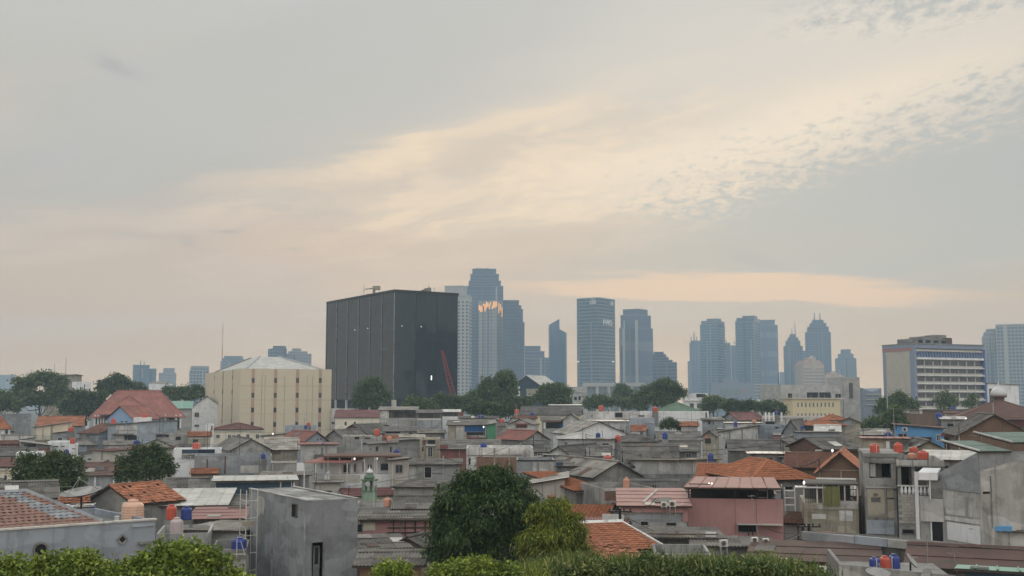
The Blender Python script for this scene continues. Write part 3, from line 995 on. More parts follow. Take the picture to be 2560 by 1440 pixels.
# ------------------------------------------------------------------ towers
def tower(label, d, tiers, rot, glassm, band=None, fins=None, floor=4.0, xs=None, name='skyscraper', cat='skyscraper', side=None, group=None, spires=(), topcap=True, L=None):
    """stacked tiers (x0, x1, top row, side column); floors ringed by thin bands, optional vertical fins"""
    base_i = max(range(len(tiers)), key=lambda i: tiers[i][2])
    x0, x1, yt, sx = tiers[base_i]
    if sx is None:
        rot = -math.degrees(math.atan(rat((x0 + x1) / 2, yt))) + (1.5 if rot > 0 else -1.5)
    F = Frame(x0, x1, d, rot, L, sx, yt)
    root = thing(name, label, cat, (F.ctr.x, F.ctr.y, 0), F.rot, group)
    ca, sa = math.cos(F.rot), math.sin(F.rot)

    def loc(p):
        q = p - F.ctr
        return (q.x * ca + q.y * sa, -q.x * sa + q.y * ca)
    srnd = random.Random(int(x0 * 3 + d))
    order = sorted(tiers, key=lambda t: -t[2])
    zprev = 0.0
    core, bands, fn = MB(), MB(), MB()
    ztop = 0
    for i, (a, b, yt, sx) in enumerate(order):
        if i == 0:
            G = F
            X, Y, cx, cy = F.w / 2, F.l / 2, 0, 0
        else:
            G = Frame(a, b, d + (F.FL - F.FR).length * 0.04 * i, rot, F.l * 0.9 ** i if sx is None else None, sx, yt)
            cx, cy = loc(G.ctr)
            X, Y = G.w / 2, G.l / 2
        zt = G.z(a if G.rot >= 0 else b, yt, 0, 0.0 if G.rot >= 0 else 1.0)
        core.box(cx - X, cx + X, cy - Y, cy + Y, zprev, zt)
        if band:
            z = zprev + floor
            while z < zt - 1:
                g = 0.18
                bands.box(cx - X - g, cx + X + g, cy - Y - g, cy + Y + g, z - floor * 0.14, z + floor * 0.14)
                z += floor
        if fins:
            for q in range(fins + 1):
                xx = cx - X + 2 * X * q / fins
                fn.box(xx - .35, xx + .35, cy - Y - .5, cy - Y + .1, zprev, zt + .5)
                yy = cy - Y + 2 * Y * q / fins
                fn.box(cx - X - .5, cx - X + .1, yy - .35, yy + .35, zprev, zt + .5)
                fn.box(cx + X - .1, cx + X + .5, yy - .35, yy + .35, zprev, zt + .5)
        if topcap:
            cp = MB().box(cx - X - .25, cx + X + .25, cy - Y - .25, cy + Y + .25, zt + .01, zt + 1.2)
            cp.build('parapet', band or glassm, root)
        if band and i == 0 and X > 8:
            for q in range(srnd.choice((2, 3, 4))):
                u = cx + X * srnd.uniform(-.9, .85)
                wv = X * srnd.uniform(.05, .16)
                sm = MB().box(u, min(u + wv, cx + X * .97), cy - Y - .6, cy - Y + .1, zprev, zt * srnd.choice((1, 1, .8, .6)))
                sm.build('vertical_strip', srnd.choice(('gl_dark', 'tw_pale', 'gl_pale', band, 'tw_blue')), root)  # facade strips; pale ones paint in light reflected by the glass
        zprev = zt
    core.build('facade', glassm, root)
    if bands.v:
        bands.build('floor_band', band, root)['kind'] = 'stuff'
    if fn.v:
        fn.build('fin', band, root)['kind'] = 'stuff'
    for (px, y0, y1, r_) in spires:
        p0 = at(px, y0, F.ctr.y)
        p1 = at(px, y1, F.ctr.y)
        q = loc(Vector((p0.x, p0.y)))
        MB().bar((q[0], q[1], zprev - 1), (q[0], q[1], p1.z + 4), r_ * 1.7, 5, 0, r_ * .7).build('spire', band or glassm, root)
    return root, F


# ------------------------------------------------------------------ plants
def leaves(blobs, n, ll, lw, droop=0.3, seed=1, clump=6, spread=0.28, inner=0.5, flat=0.0, sub=9):
    """many small folded leaves gathered in clumps through the crown volume"""
    rg = np.random.default_rng(seed)
    if sub:                                   # break every lobe into smaller leafy heads
        nb = []
        for b in blobs:
            nb.append((b[0], b[1], b[2], b[3] * .72, b[4] * .72, b[5] * .72))
            for k in range(sub):
                v = rg.normal(size=3)
                v /= np.linalg.norm(v)
                v[2] = abs(v[2]) if v[2] < -.4 else v[2]
                f = rg.uniform(.2, .4)
                q = rg.uniform(.68, 1.02)
                nb.append((b[0] + v[0] * b[3] * q, b[1] + v[1] * b[4] * q, b[2] + v[2] * b[5] * q, b[3] * f, b[4] * f, b[5] * f * .85))
        blobs = nb
    B = np.array([b[:3] for b in blobs], float)
    Rr = np.array([b[3:6] for b in blobs], float)
    wgt = Rr.prod(axis=1) ** (2 / 3)
    nc = n // clump
    idx = rg.choice(len(blobs), nc, p=wgt / wgt.sum())
    v = rg.normal(size=(nc, 3))
    v /= np.linalg.norm(v, axis=1)[:, None]
    v[:, 2] = np.where(v[:, 2] < -0.55, -v[:, 2], v[:, 2])
    rad = inner + (1 - inner) * rg.random(nc) ** 0.55
    rad *= 1 + 0.10 * rg.normal(size=nc)
    rad *= np.where(rg.random(nc) < .05, 1.22, 1.0)
    cen = B[idx] + v * Rr[idx] * rad[:, None]
    cen = np.repeat(cen, clump, axis=0)
    vo = np.repeat(v, clump, axis=0)
    N = len(cen)
    pos = cen + rg.normal(size=(N, 3)) * spread
    dirn = vo * 0.7 + rg.normal(size=(N, 3)) * 0.75
    dirn[:, 2] -= droop
    dirn /= np.linalg.norm(dirn, axis=1)[:, None]
    nrm = vo + rg.normal(size=(N, 3)) * 0.55 + np.array([0, 0, 0.5 + flat])
    side = np.cross(dirn, nrm)
    side /= (np.linalg.norm(side, axis=1)[:, None] + 1e-9)
    up = np.cross(side, dirn)
    s = (0.65 + 0.7 * rg.random(N))[:, None]
    p0 = pos
    p1 = pos + dirn * ll * 0.5 * s + side * lw * 0.5 * s + up * lw * 0.18
    p2 = pos + dirn * ll * s - np.array([0, 0, 1]) * ll * 0.15 * droop
    p3 = pos + dirn * ll * 0.5 * s - side * lw * 0.5 * s + up * lw * 0.18
    V = np.stack([p0, p1, p2, p3], axis=1).reshape(-1, 3)
    return V


def quads_mesh(name, V, mat):
    me = bpy.data.meshes.new(name)
    nv = len(V)
    nf = nv // 4
    me.vertices.add(nv)
    me.vertices.foreach_set('co', V.astype(np.float32).ravel())
    me.loops.add(nv)
    me.loops.foreach_set('vertex_index', np.arange(nv, dtype=np.int32))
    me.polygons.add(nf)
    me.polygons.foreach_set('loop_start', np.arange(0, nv, 4, dtype=np.int32))
    me.polygons.foreach_set('loop_total', np.full(nf, 4, dtype=np.int32))
    me.update()
    me.validate()
    me.materials.append(MATS[mat])
    return me


def trunk_mesh(h, r, limbs, seed=3):
    rg = random.Random(seed)
    mb = MB()
    p = Vector((0, 0, -0.2))
    k = 4
    for i in range(k):
        q = Vector((rg.uniform(-.12, .12) * i, rg.uniform(-.12, .12) * i, h * (i + 1) / k))
        mb.bar(p, q, r * (1 - .5 * i / k), 8, 0, r * (1 - .5 * (i + 1) / k))
        p = q
    for (x, y, z) in limbs:
        a = Vector((0, 0, h * rg.uniform(.6, .95)))
        m_ = a.lerp(Vector((x, y, z)), .5) + Vector((0, 0, -.15 * h))
        mb.bar(a, m_, r * .5, 6, 0, r * .32)
        mb.bar(m_, (x, y, z), r * .32, 5, 0, r * .1)
    return mb.mesh('trunk', 'bark')


def tree(label, name, loc, blobs, n, ll, lw, mat, trunk_h, trunk_r, droop=.3, seed=1, group=None, clump=6, spread=.28, inner=.5, cat='tree'):
    root = thing(name, label, cat, loc, 0, group)
    me = quads_mesh('crown', leaves(blobs, n, ll, lw, droop, seed, clump, spread, inner), mat)
    link('crown', me, root)
    link('trunk', trunk_mesh(trunk_h, trunk_r, [b[:3] for b in blobs][:7], seed), root)
    return root
# ------------------------------------------------------------------ ground
g = MB()
g.add([(-9000, -60, 0), (9000, -60, 0), (9000, 14000, 0), (-9000, 14000, 0)], [(0, 1, 2, 3)])
go = g.build('ground', 'ground')
go['kind'] = 'structure'

# ------------------------------------------------------------------ skyline, left to right
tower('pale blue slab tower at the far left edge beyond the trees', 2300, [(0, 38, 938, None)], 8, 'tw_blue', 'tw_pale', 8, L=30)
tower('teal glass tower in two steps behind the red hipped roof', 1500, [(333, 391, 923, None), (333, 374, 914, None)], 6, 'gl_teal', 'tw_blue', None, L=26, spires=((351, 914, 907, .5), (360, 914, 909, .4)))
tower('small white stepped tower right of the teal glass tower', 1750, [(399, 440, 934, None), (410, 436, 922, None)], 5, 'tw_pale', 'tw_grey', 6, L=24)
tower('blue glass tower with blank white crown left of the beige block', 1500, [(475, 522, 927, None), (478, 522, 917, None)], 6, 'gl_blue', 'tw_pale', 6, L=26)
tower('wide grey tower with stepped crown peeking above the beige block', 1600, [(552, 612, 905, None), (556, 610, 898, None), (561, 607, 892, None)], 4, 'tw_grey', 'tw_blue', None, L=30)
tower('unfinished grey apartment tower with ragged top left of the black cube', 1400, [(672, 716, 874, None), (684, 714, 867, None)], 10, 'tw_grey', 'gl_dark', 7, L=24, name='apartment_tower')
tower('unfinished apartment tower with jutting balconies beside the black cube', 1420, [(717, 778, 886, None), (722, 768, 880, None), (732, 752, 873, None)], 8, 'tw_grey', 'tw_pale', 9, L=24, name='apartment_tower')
# the radio mast
mb = MB()
p0, p1 = at(554, 940, 560), at(554, 808, 560)
for k in range(9):
    za, zb = p1.z * k / 9, p1.z * (k + 1) / 9
    mb.bar((0, 0, za), (0, 0, zb), .36 * (1 - k / 12), 5, k % 2, .36 * (1 - (k + 1) / 12))
mast = mb.build('radio_mast', ['craner', 'tw_pale'], None, loc=(p0.x, p0.y, 0))
tag(mast, 'tall thin red and white radio mast rising behind the beige block', 'mast')
for (px, y1, dd, lab) in ((135, 910, 470, 'thin lightning rod above the tree line at far left'), (163, 894, 480, 'faint thin antenna mast right of the lightning rod at left')):
    p0, p1 = at(px, 960, dd), at(px, y1, dd)
    o = MB().bar((0, 0, 0), (0, 0, p1.z), .2, 5, 0, .1).build('antenna_mast', 'steel', None, loc=(p0.x, p0.y, 0))
    tag(o, lab, 'mast')

# residential tower right of the black cube
r_, F = tower('pale apartment tower with rows of small dark windows behind the black cube', 1150, [(1114, 1172, 740, 1180), (1114, 1163, 717, None)], -8, 'tw_pale', None, None, name='apartment_tower')
mb = MB()
z = 12
zt = F.z(1140, 742)
while z < zt - 6:
    for u in np.linspace(-F.w * .42, F.w * .42, 6):
        facebox(mb, F, 'f', u - .9, u + .9, z, z + 2.0, -.1, .15)
    for u in np.linspace(-F.l * .38, F.l * .38, 4):
        facebox(mb, F, 'r', u - .8, u + .8, z, z + 2.0, -.1, .15)
    z += 3.6
mb.build('window', 'gl_dark', r_)['kind'] = 'stuff'
# tallest tower, with glowing reflections
r_, F = tower('tallest stepped glass tower with a small crane on its crown', 1380, [(1166, 1258, 717, None), (1172, 1252, 704, None), (1176, 1247, 687, None), (1181, 1240, 674, None)], -24, 'gl_blue', 'tw_blue', None, xs=None, L=36, topcap=True)
mb = MB()
mb.bar((0, 0, F.z(1210, 674)), (0, 0, F.z(1210, 667)), .7, 5).bar((-11, 0, F.z(1210, 667)), (4, 0, F.z(1210, 668)), .6, 5).box(2, 5, -1, 1, F.z(1210, 669), F.z(1210, 666))
mb.build('roof_crane', 'steel', r_)
r2, F2 = tower('striped pale office tower standing in front of the tallest glass tower', 1330, [(1197, 1244, 752, 1264)], -22, 'tw_pale', 'tw_grey', 3, name='office_tower')
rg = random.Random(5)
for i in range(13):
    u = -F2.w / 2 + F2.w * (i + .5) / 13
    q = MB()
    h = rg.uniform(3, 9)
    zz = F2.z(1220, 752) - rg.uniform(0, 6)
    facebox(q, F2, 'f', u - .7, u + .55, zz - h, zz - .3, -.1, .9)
    q.build('window_strip', 'glint', r2)['label'] = 'tall window strip made to glow for its orange sunset glint'
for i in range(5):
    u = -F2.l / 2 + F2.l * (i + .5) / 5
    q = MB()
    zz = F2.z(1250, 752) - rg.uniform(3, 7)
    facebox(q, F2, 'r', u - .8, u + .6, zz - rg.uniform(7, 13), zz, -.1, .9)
    q.build('window_strip', 'glint', r2)['label'] = 'tall window strip made to glow for its orange sunset glint'
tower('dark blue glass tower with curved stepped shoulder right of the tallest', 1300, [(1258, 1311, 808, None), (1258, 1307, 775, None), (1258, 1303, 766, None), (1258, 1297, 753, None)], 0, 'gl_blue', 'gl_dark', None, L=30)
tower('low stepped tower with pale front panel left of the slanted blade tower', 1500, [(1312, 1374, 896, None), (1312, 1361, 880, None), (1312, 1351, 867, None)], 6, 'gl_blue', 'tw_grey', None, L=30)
# blade tower with slanting top
Fb = Frame(1373, 1399, 1500, 8, 26, None, 900)
r_ = thing('skyscraper', 'slim blade tower with a slanted pointed top in two halves', 'skyscraper', (Fb.ctr.x, Fb.ctr.y, 0), Fb.rot)
X, Y = Fb.w / 2, Fb.l / 2
za, zb = Fb.z(1373, 812), Fb.z(1399, 797)
mb = MB().add([(-X, -Y, 0), (X, -Y, 0), (X, Y, 0), (-X, Y, 0), (-X, -Y, za), (X, -Y, zb), (X, Y, zb), (-X, Y, za)], [(0, 1, 5, 4), (1, 2, 6, 5), (2, 3, 7, 6), (3, 0, 4, 7), (4, 5, 6, 7)])
mb.build('facade', 'gl_blue', r_)
za, zb = Fb.z(1399, 822), Fb.z(1417, 832)
X2 = X + (rat(1417, 830) - rat(1399, 830)) * 1500
mb = MB().add([(X + .05, -Y + 3, 0), (X2, -Y + 3, 0), (X2, Y, 0), (X + .05, Y, 0), (X + .05, -Y + 3, za), (X2, -Y + 3, zb), (X2, Y, zb), (X + .05, Y, za)], [(0, 1, 5, 4), (1, 2, 6, 5), (2, 3, 7, 6), (3, 0, 4, 7), (4, 5, 6, 7)])
mb.build('facade_wing', 'gl_teal', r_)
MB().box(X2 - 1.2, X2 + .4, -Y + 2, -Y + 3.5, 0, zb - 1).build('edge_fin', 'tw_pale', r_)

# banded glass office tower with lettering
r_, F = tower('green glass office tower with pale floor bands and white lettering near its top', 1150, [(1442, 1496, 746, 1537)], -36, 'gl_teal', 'tw_grey', None, floor=3.6, name='office_tower')
ROOFZ = F.z(1496, 745, 0, 1.0)


def sign(root, F, face, text, px, py, hpx, arc=False):
    u, z = F.hit(face, px, py)
    cv = bpy.data.curves.new('sign_lettering', 'FONT')
    cv.body = text
    cv.align_x = 'CENTER'
    cv.size = hpx * F.d / FOC * 1.35
    cv.extrude = 0.25
    cv.offset = 0.12
    cv.materials.append(MATS['white'])
    t_ = link('sign_lettering', cv)
    me = bpy.data.meshes.new_from_object(t_.evaluated_get(bpy.context.evaluated_depsgraph_get()))
    bpy.data.objects.remove(t_)
    me.name = 'sign_lettering'
    o = link('sign_lettering', me, root)
    o.rotation_euler = (math.pi / 2, 0, 0) if face == 'f' else (math.pi / 2, 0, math.pi / 2)
    o.location = (u, -F.l / 2 - .7, z) if face == 'f' else (F.w / 2 + .7, u, z)
    if arc:
        s = cv.size
        mb = MB()
        pts = [(math.sin(t) * s * .42, math.cos(t) * s * .22 + s * .56) for t in np.linspace(-1.1, 1.1, 9)]
        for a, b in zip(pts, pts[1:]):
            mb.bar((a[0], a[1], 0), (b[0], b[1], 0), s * .05, 5)
        mb.build('sign_arc', 'white', o)
    return o


sign(r_, F, 'f', 'citi', 1483, 760, 12, True)
sign(r_, F, 'r', 'FWD', 1518, 814, 15)
sign(r_, F, 'r', 'citi', 1528, 763, 9, True)
for (px, y) in ((1446, 905), (1532, 905)):
    u, z = F.hit('f' if px < 1496 else 'r', px, y)
    q = MB()
    facebox(q, F, 'f' if px < 1496 else 'r', u - 1.2, u + 1.6, z, z + .5, 0, .6)
    q.build('light_strip', 'bulb', r_)
# slab with diamond pattern
r_, F = tower('tall grey tower with criss-cross facade right of the lettered tower', 1300, [(1548, 1597, 820, 1632), (1551, 1597, 788, 1627), (1557, 1597, 774, 1619)], -34, 'tw_blue', 'tw_grey', None, floor=40)
mb = MB()
for i in range(26):
    z0 = 6 + i * 3.6
    for s_ in (-1, 1):
        a, b = (-F.w * .12, F.w * .30) if s_ > 0 else (F.w * .30, -F.w * .12)
        mb.bar((a, -F.l / 2 - .2, z0), (b, -F.l / 2 - .2, z0 + 9), .22, 4)
mb.build('lattice', 'gl_dark', r_)['kind'] = 'stuff'
q = MB()
facebox(q, F, 'f', F.w * .33, F.w * .46, 0, F.z(1597, 800, 0, 1), -.1, 1.0)
q.build('edge_fin', 'tw_pale', r_)
q = MB()
facebox(q, F, 'f', -F.w * .26, -F.w * .2, 0, F.z(1597, 800, 0, 1), -.1, 1.0)
q.build('edge_fin', 'tw_pale', r_)
# low stepped
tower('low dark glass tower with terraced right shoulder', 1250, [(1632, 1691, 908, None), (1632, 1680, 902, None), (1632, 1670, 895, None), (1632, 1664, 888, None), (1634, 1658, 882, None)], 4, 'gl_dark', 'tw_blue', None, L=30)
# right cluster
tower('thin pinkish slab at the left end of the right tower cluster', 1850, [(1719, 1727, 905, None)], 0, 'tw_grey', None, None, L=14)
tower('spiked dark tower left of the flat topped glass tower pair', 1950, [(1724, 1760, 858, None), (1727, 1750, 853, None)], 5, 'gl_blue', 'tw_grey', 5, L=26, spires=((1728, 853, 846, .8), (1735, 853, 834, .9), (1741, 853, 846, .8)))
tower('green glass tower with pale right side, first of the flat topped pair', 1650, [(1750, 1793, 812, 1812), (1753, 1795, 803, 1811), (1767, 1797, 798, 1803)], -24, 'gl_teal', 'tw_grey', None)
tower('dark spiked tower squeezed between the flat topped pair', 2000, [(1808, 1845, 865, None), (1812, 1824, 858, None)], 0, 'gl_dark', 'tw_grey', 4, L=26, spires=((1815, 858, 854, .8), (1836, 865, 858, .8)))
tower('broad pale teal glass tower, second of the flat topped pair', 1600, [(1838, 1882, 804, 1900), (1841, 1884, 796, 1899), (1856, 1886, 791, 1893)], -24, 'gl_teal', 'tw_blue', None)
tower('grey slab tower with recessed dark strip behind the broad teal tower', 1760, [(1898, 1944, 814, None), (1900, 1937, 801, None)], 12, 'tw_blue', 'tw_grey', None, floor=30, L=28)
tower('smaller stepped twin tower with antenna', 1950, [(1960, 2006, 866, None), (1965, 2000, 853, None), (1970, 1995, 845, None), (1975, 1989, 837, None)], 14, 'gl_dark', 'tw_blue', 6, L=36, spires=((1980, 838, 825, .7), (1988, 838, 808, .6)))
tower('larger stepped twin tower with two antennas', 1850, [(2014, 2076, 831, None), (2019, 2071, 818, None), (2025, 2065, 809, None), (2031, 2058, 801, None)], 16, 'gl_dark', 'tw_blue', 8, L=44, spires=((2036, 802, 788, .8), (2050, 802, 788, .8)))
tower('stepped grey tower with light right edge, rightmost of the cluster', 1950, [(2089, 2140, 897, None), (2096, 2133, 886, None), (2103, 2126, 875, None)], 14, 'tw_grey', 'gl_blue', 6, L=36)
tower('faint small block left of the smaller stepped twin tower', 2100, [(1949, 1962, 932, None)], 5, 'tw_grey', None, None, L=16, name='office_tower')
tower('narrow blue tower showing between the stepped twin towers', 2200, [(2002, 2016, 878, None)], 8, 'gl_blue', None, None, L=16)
# cream hotel
for (a, b, yt, yr, lab) in ((2008, 2060, 912, 893, 'cream stone hotel with pinkish mansard roof below the twin towers'), (2064, 2112, 942, 931, 'lower cream wing with pinkish roof right of the cream hotel')):
    F = Frame(a, b, 1600, 10, 30, None, yt)
    r_ = thing('hotel_building', lab, 'building', (F.ctr.x, F.ctr.y, 0), F.rot)
    zt = F.z(a, yt, 0, 0)
    zr = F.z((a + b) / 2, yr, 0)
    X, Y = F.w / 2, F.l / 2
    MB().box(-X, X, -Y, Y, 0, zt).build('wall', 'tw_cream', r_)
    MB().add([(-X, -Y, zt), (X, -Y, zt), (X, Y, zt), (-X, Y, zt), (-X * .72, -Y * .7, zt + (zr - zt) * .62), (X * .72, -Y * .7, zt + (zr - zt) * .62), (X * .72, Y * .7, zt + (zr - zt) * .62), (-X * .72, Y * .7, zt + (zr - zt) * .62)], [(0, 1, 5, 4), (1, 2, 6, 5), (2, 3, 7, 6), (3, 0, 4, 7), (4, 5, 6, 7)]).build('roof', 'tw_pink', r_)
    MB().box(-X * .3, X * .3, -Y * .4, Y * .4, zt, zr).build('attic', 'tw_cream', r_)
    MB().add([(-X * .22, -Y - .6, zt - 8), (X * .22, -Y - .6, zt - 8), (X * .22, -Y - .6, zr - 2), (0, -Y - .6, zr + 2), (-X * .22, -Y - .6, zr - 2), (-X * .22, -Y * .3, zt - 8), (X * .22, -Y * .3, zt - 8), (X * .22, -Y * .3, zr - 2), (0, -Y * .3, zr + 2), (-X * .22, -Y * .3, zr - 2)],
              [(0, 1, 2, 3, 4), (9, 8, 7, 6, 5), (1, 6, 7, 2), (2, 7, 8, 3), (3, 8, 9, 4), (4, 9, 5, 0)]).build('gable', 'tw_cream', r_)
    mb = MB()
    z = 10
    while z < zt - 3:
        for u in np.linspace(-X * .86, X * .86, 9):
            facebox(mb, F, 'f', u - .8, u + .8, z, z + 2.2, -.1, .2)
        z += 4.6
    mb.build('window', 'gl_dark', r_)['kind'] = 'stuff'
# far right tower
tower('large pale blue striped tower cut by the right edge', 1250, [(2490, 2600, 811, None)], 18, 'tw_blue', 'tw_pale', 12, L=40)
tower('blue tower with sloped glass crown behind the blue and cream office', 1280, [(2456, 2500, 842, None), (2460, 2500, 832, None), (2466, 2500, 824, None)], 18, 'tw_grey', 'tw_pale', 6, L=24)
# low mall
F = Frame(1778, 1885, 1200, 6, 50, None, 960)
r_ = thing('shopping_centre', 'low pinkish shopping centre in haze below the tower cluster', 'building', (F.ctr.x, F.ctr.y, 0), F.rot)
X, Y = F.w / 2, F.l / 2
z1 = F.z(1800, 957)
MB().box(-X, X, -Y, Y, 0, z1).box(-X * .4, X * .3, -Y * .5, Y * .5, z1, F.z(1800, 948)).build('wall', 'tw_grey', r_)
q = MB()
facebox(q, F, 'f', -X * .6, X * .35, F.z(1800, 988), F.z(1800, 972), -.1, .4)
q.build('glass_front', 'gl_pale', r_)
q = MB()
facebox(q, F, 'f', X * .42, X * .62, F.z(1800, 981), F.z(1800, 975), -.1, .5)
q.build('red_signboard', 'off_red', r_)
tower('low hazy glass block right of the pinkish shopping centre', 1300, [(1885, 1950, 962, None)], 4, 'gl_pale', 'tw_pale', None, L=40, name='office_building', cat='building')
# white podium hall
F = Frame(1461, 1612, 900, 5, 40, None, 960)
r_ = thing('office_building', 'white columned hall with flat roof at the foot of the lettered tower', 'building', (F.ctr.x, F.ctr.y, 0), F.rot)
X, Y = F.w / 2, F.l / 2
z1 = F.z(1461, 957, 0, 0)
MB().box(-X, X, -Y + 2, Y, 0, z1 - 3).build('wall', 'gl_pale', r_)
MB().box(-X - 1, X + 1, -Y - 1, Y, z1 - 2.98, z1).build('roof', 'tw_pale', r_)
for k in range(6):
    u = -X + 1 + (2 * X - 2) * k / 5
    MB().box(u - 1.1, u + 1.1, -Y - .6, -Y + 1.2, 0, z1 - 3).build('column', 'tw_pale', r_)

# ------------------------------------------------------------------ black glass cube
F = Frame(987, 1145, 420, 33, None, 818, 740)
blk = thing('office_building', 'black glass office cube standing above the rooftops', 'building', (F.ctr.x, F.ctr.y, 0), F.rot)
X, Y = F.w / 2, F.l / 2
zt = F.z(987, 730, 0, 0)
zp = F.z(987, 999, 0, 0)
MB().box(-X + .3, X - .3, -Y + .3, Y - .3, 0, zt).build('core', 'dark', blk)
MB().box(-X - .25, X + .25, -Y - .25, Y + .25, zt + .01, zt + 1.0).build('parapet', 'blackmetal', blk)
MB().box(-X + 1.2, X - 1.2, -Y + 1.2, Y - 1.2, 0, zp - .01).build('podium', 'concd', blk)
rg = random.Random(11)
NF = 11
fh = (zt - zp) / NF
lbay = [-Y + 2 * Y * k / 6 for k in range(7)]
rbay = [-X + 2 * X * k / 3 for k in range(4)]


def panes(face, edges, per):
    for k in range(len(edges) - 1):
        for j in range(per):
            u0 = edges[k] + (edges[k + 1] - edges[k]) * j / per
            u1 = edges[k] + (edges[k + 1] - edges[k]) * (j + 1) / per
            for i in range(NF):
                z0, z1 = zp + fh * i, zp + fh * (i + 1)
                ta, tb, tc = (rg.uniform(-.02, .02) for _ in range(3))
                e = .02
                if face == 'l':
                    P = [(-X - ta, u1 - e, z0 + e), (-X - tb, u0 + e, z0 + e), (-X - tc, u0 + e, z1 - e), (-X - ta - tc + tb, u1 - e, z1 - e)]
                else:
                    P = [(u0 + e, -Y - ta, z0 + e), (u1 - e, -Y - tb, z0 + e), (u1 - e, -Y - tc, z1 - e), (u0 + e, -Y - ta - tc + tb, z1 - e)]
                c_ = sum((Vector(p) for p in P), Vector()) / 4
                mb = MB().add([Vector(p) - c_ for p in P], [(0, 1, 2, 3)])
                mb.build('glass_pane', 'blackglass', blk, loc=c_)


panes('l', lbay, 2)
panes('f', rbay, 4)
for u in lbay:
    mb = MB().box(-X - .28, -X - .03, u - .11, u + .11, zp - 3.5, zt)
    mb.build('mullion', 'steel', blk)
for u in rbay[1:3]:
    MB().box(u - .08, u + .08, -Y - .2, -Y - .03, zp - 3, zt).build('mullion', 'blackmetal', blk)
for u in lbay:
    MB().box(-X - .3, -X + .9, u - .45, u + .45, 0, zp - .1).build('pillar', 'trim', blk)
for u in rbay:
    MB().box(u - .45, u + .45, -Y - .3, -Y + .9, 0, zp - .1).build('pillar', 'trim', blk)
for (face, px, py) in (('l', 921, 821), ('l', 889, 825), ('f', 1004, 815), ('f', 1052, 817)):  # glowing dots put on for lights seen in the glass, not fixtures
    u, z = F.hit(face, px, py)
    p = (-X - .35, u, z) if face == 'l' else (u, -Y - .35, z)
    MB().lathe([(0.05, -.15), (.13, -.07), (.14, .05), (.05, .15)], 8).build('light_dot', 'bulb', blk, loc=p)
u, z = F.hit('f', 1078, 945)
MB().box(u - .15, u + .15, -Y - .3, -Y - .05, z - .8, z + .9).build('light_dot', 'bulb', blk)
mb = MB().box(-X + 5, -X + 9, 0, 4, zt + 1, zt + 2.2).box(-X + 9.5, -X + 13, 1, 4, zt + 1, zt + 1.8).bar((-X + 3, 2, zt), (-X + 3, 2, zt + 6), .08, 4)
mb.build('rooftop_plant', 'concd', blk)
mb = MB().bar((X - 12, -Y + 2, zt), (X - 12, -Y + 2, zt + 4), .08, 4).bar((X - 9, -Y + 3, zt), (X - 9, -Y + 3, zt + 3), .08, 4)
mb.build('antenna', 'steel', blk)
# facade cleaning crane on its roof
p = at(935, 738, 440)
cr = thing('roof_crane', 'small tan cleaning crane on the black cube roof', 'crane', (p.x, p.y, zt + .02))
MB().box(-1.2, 1.2, -1.2, 1.2, 0, .9).build('base', 'beiger', cr)
MB().box(-.5, .5, -.5, .5, .9, at(935, 718, 440).z - zt).build('mast', 'beiger', cr)
hz = at(935, 721, 440).z - zt
MB().box(-.4, 2.4, -.9, .9, hz - .6, hz + .9).build('machine_house', 'beiger', cr)
MB().bar((-.4, 0, hz), (-3.6, 0, hz - .3), .3, 6, 0, .18).bar((-3.5, 0, hz - .3), (-3.9, 0, hz - .9), .12, 5).build('jib', 'beiger', cr)
p = at(1068, 735, 436)
o = MB().box(-1.0, 1.5, -1, 1, 0, 3.0).bar((-3.0, 0, 1.6), (1.2, 0, 3.2), .35, 6).build('winch_housing', 'concd', None, loc=(p.x, p.y, zt + .02))
tag(o, 'brown winch housing on the right part of the black cube roof', 'machinery')

# glass tower beyond the right edge of the frame: its mirror image stands in the cube's right face
o = MB().box(-14, 14, -9, 9, 0, 62).box(-9, 9, -6, 6, 62, 65).build('office_tower', 'gl_dark', None, loc=(266, 275, 0))
o.rotation_euler.z = R(40)
tag(o, 'dark glass tower seen only as a reflection in the black cube', 'skyscraper')

# red boom crane in front of the cube
bx, by = at(1143, 1022, 402), at(1105, 876, 402)
cr = thing('boom_crane', 'red crane with raised lattice boom leaning against the black cube', 'crane', (bx.x, bx.y, 0))
L_ = by - Vector((bx.x, bx.y, 0))
base = Vector((0, 0, bx.z - 1))
d_ = (L_ - base)
sx, sy = Vector((.75, 0, .2)), Vector((0, .75, 0))
mb = MB()
N = 16
cor = []
for i in range(N + 1):
    t = i / N
    wv = 1.0 if t < .5 else 1.0 - 1.3 * (t - .5)
    c0 = base + d_ * t
    cor.append([c0 + sx * wv + sy * wv, c0 - sx * wv + sy * wv, c0 - sx * wv - sy * wv, c0 + sx * wv - sy * wv])
for i in range(N):
    for k in range(4):
        mb.bar(cor[i][k], cor[i + 1][k], .14, 4)
        mb.bar(cor[i][k], cor[i + 1][(k + 1) % 4], .08, 4)
mb.build('boom', 'craner', cr)
MB().box(-2.2, 2.2, -1.5, 1.5, base.z - 3, base.z + .2).box(-2.6, 1, -1.3, 1.3, base.z - 6, base.z - 3).build('cab', 'craner', cr)
MB().box(-3, 3, -1.4, 1.4, .8, base.z - 6).box(-3, 3, -1.5, 1.5, 0, .8).build('carrier', 'concd', cr)

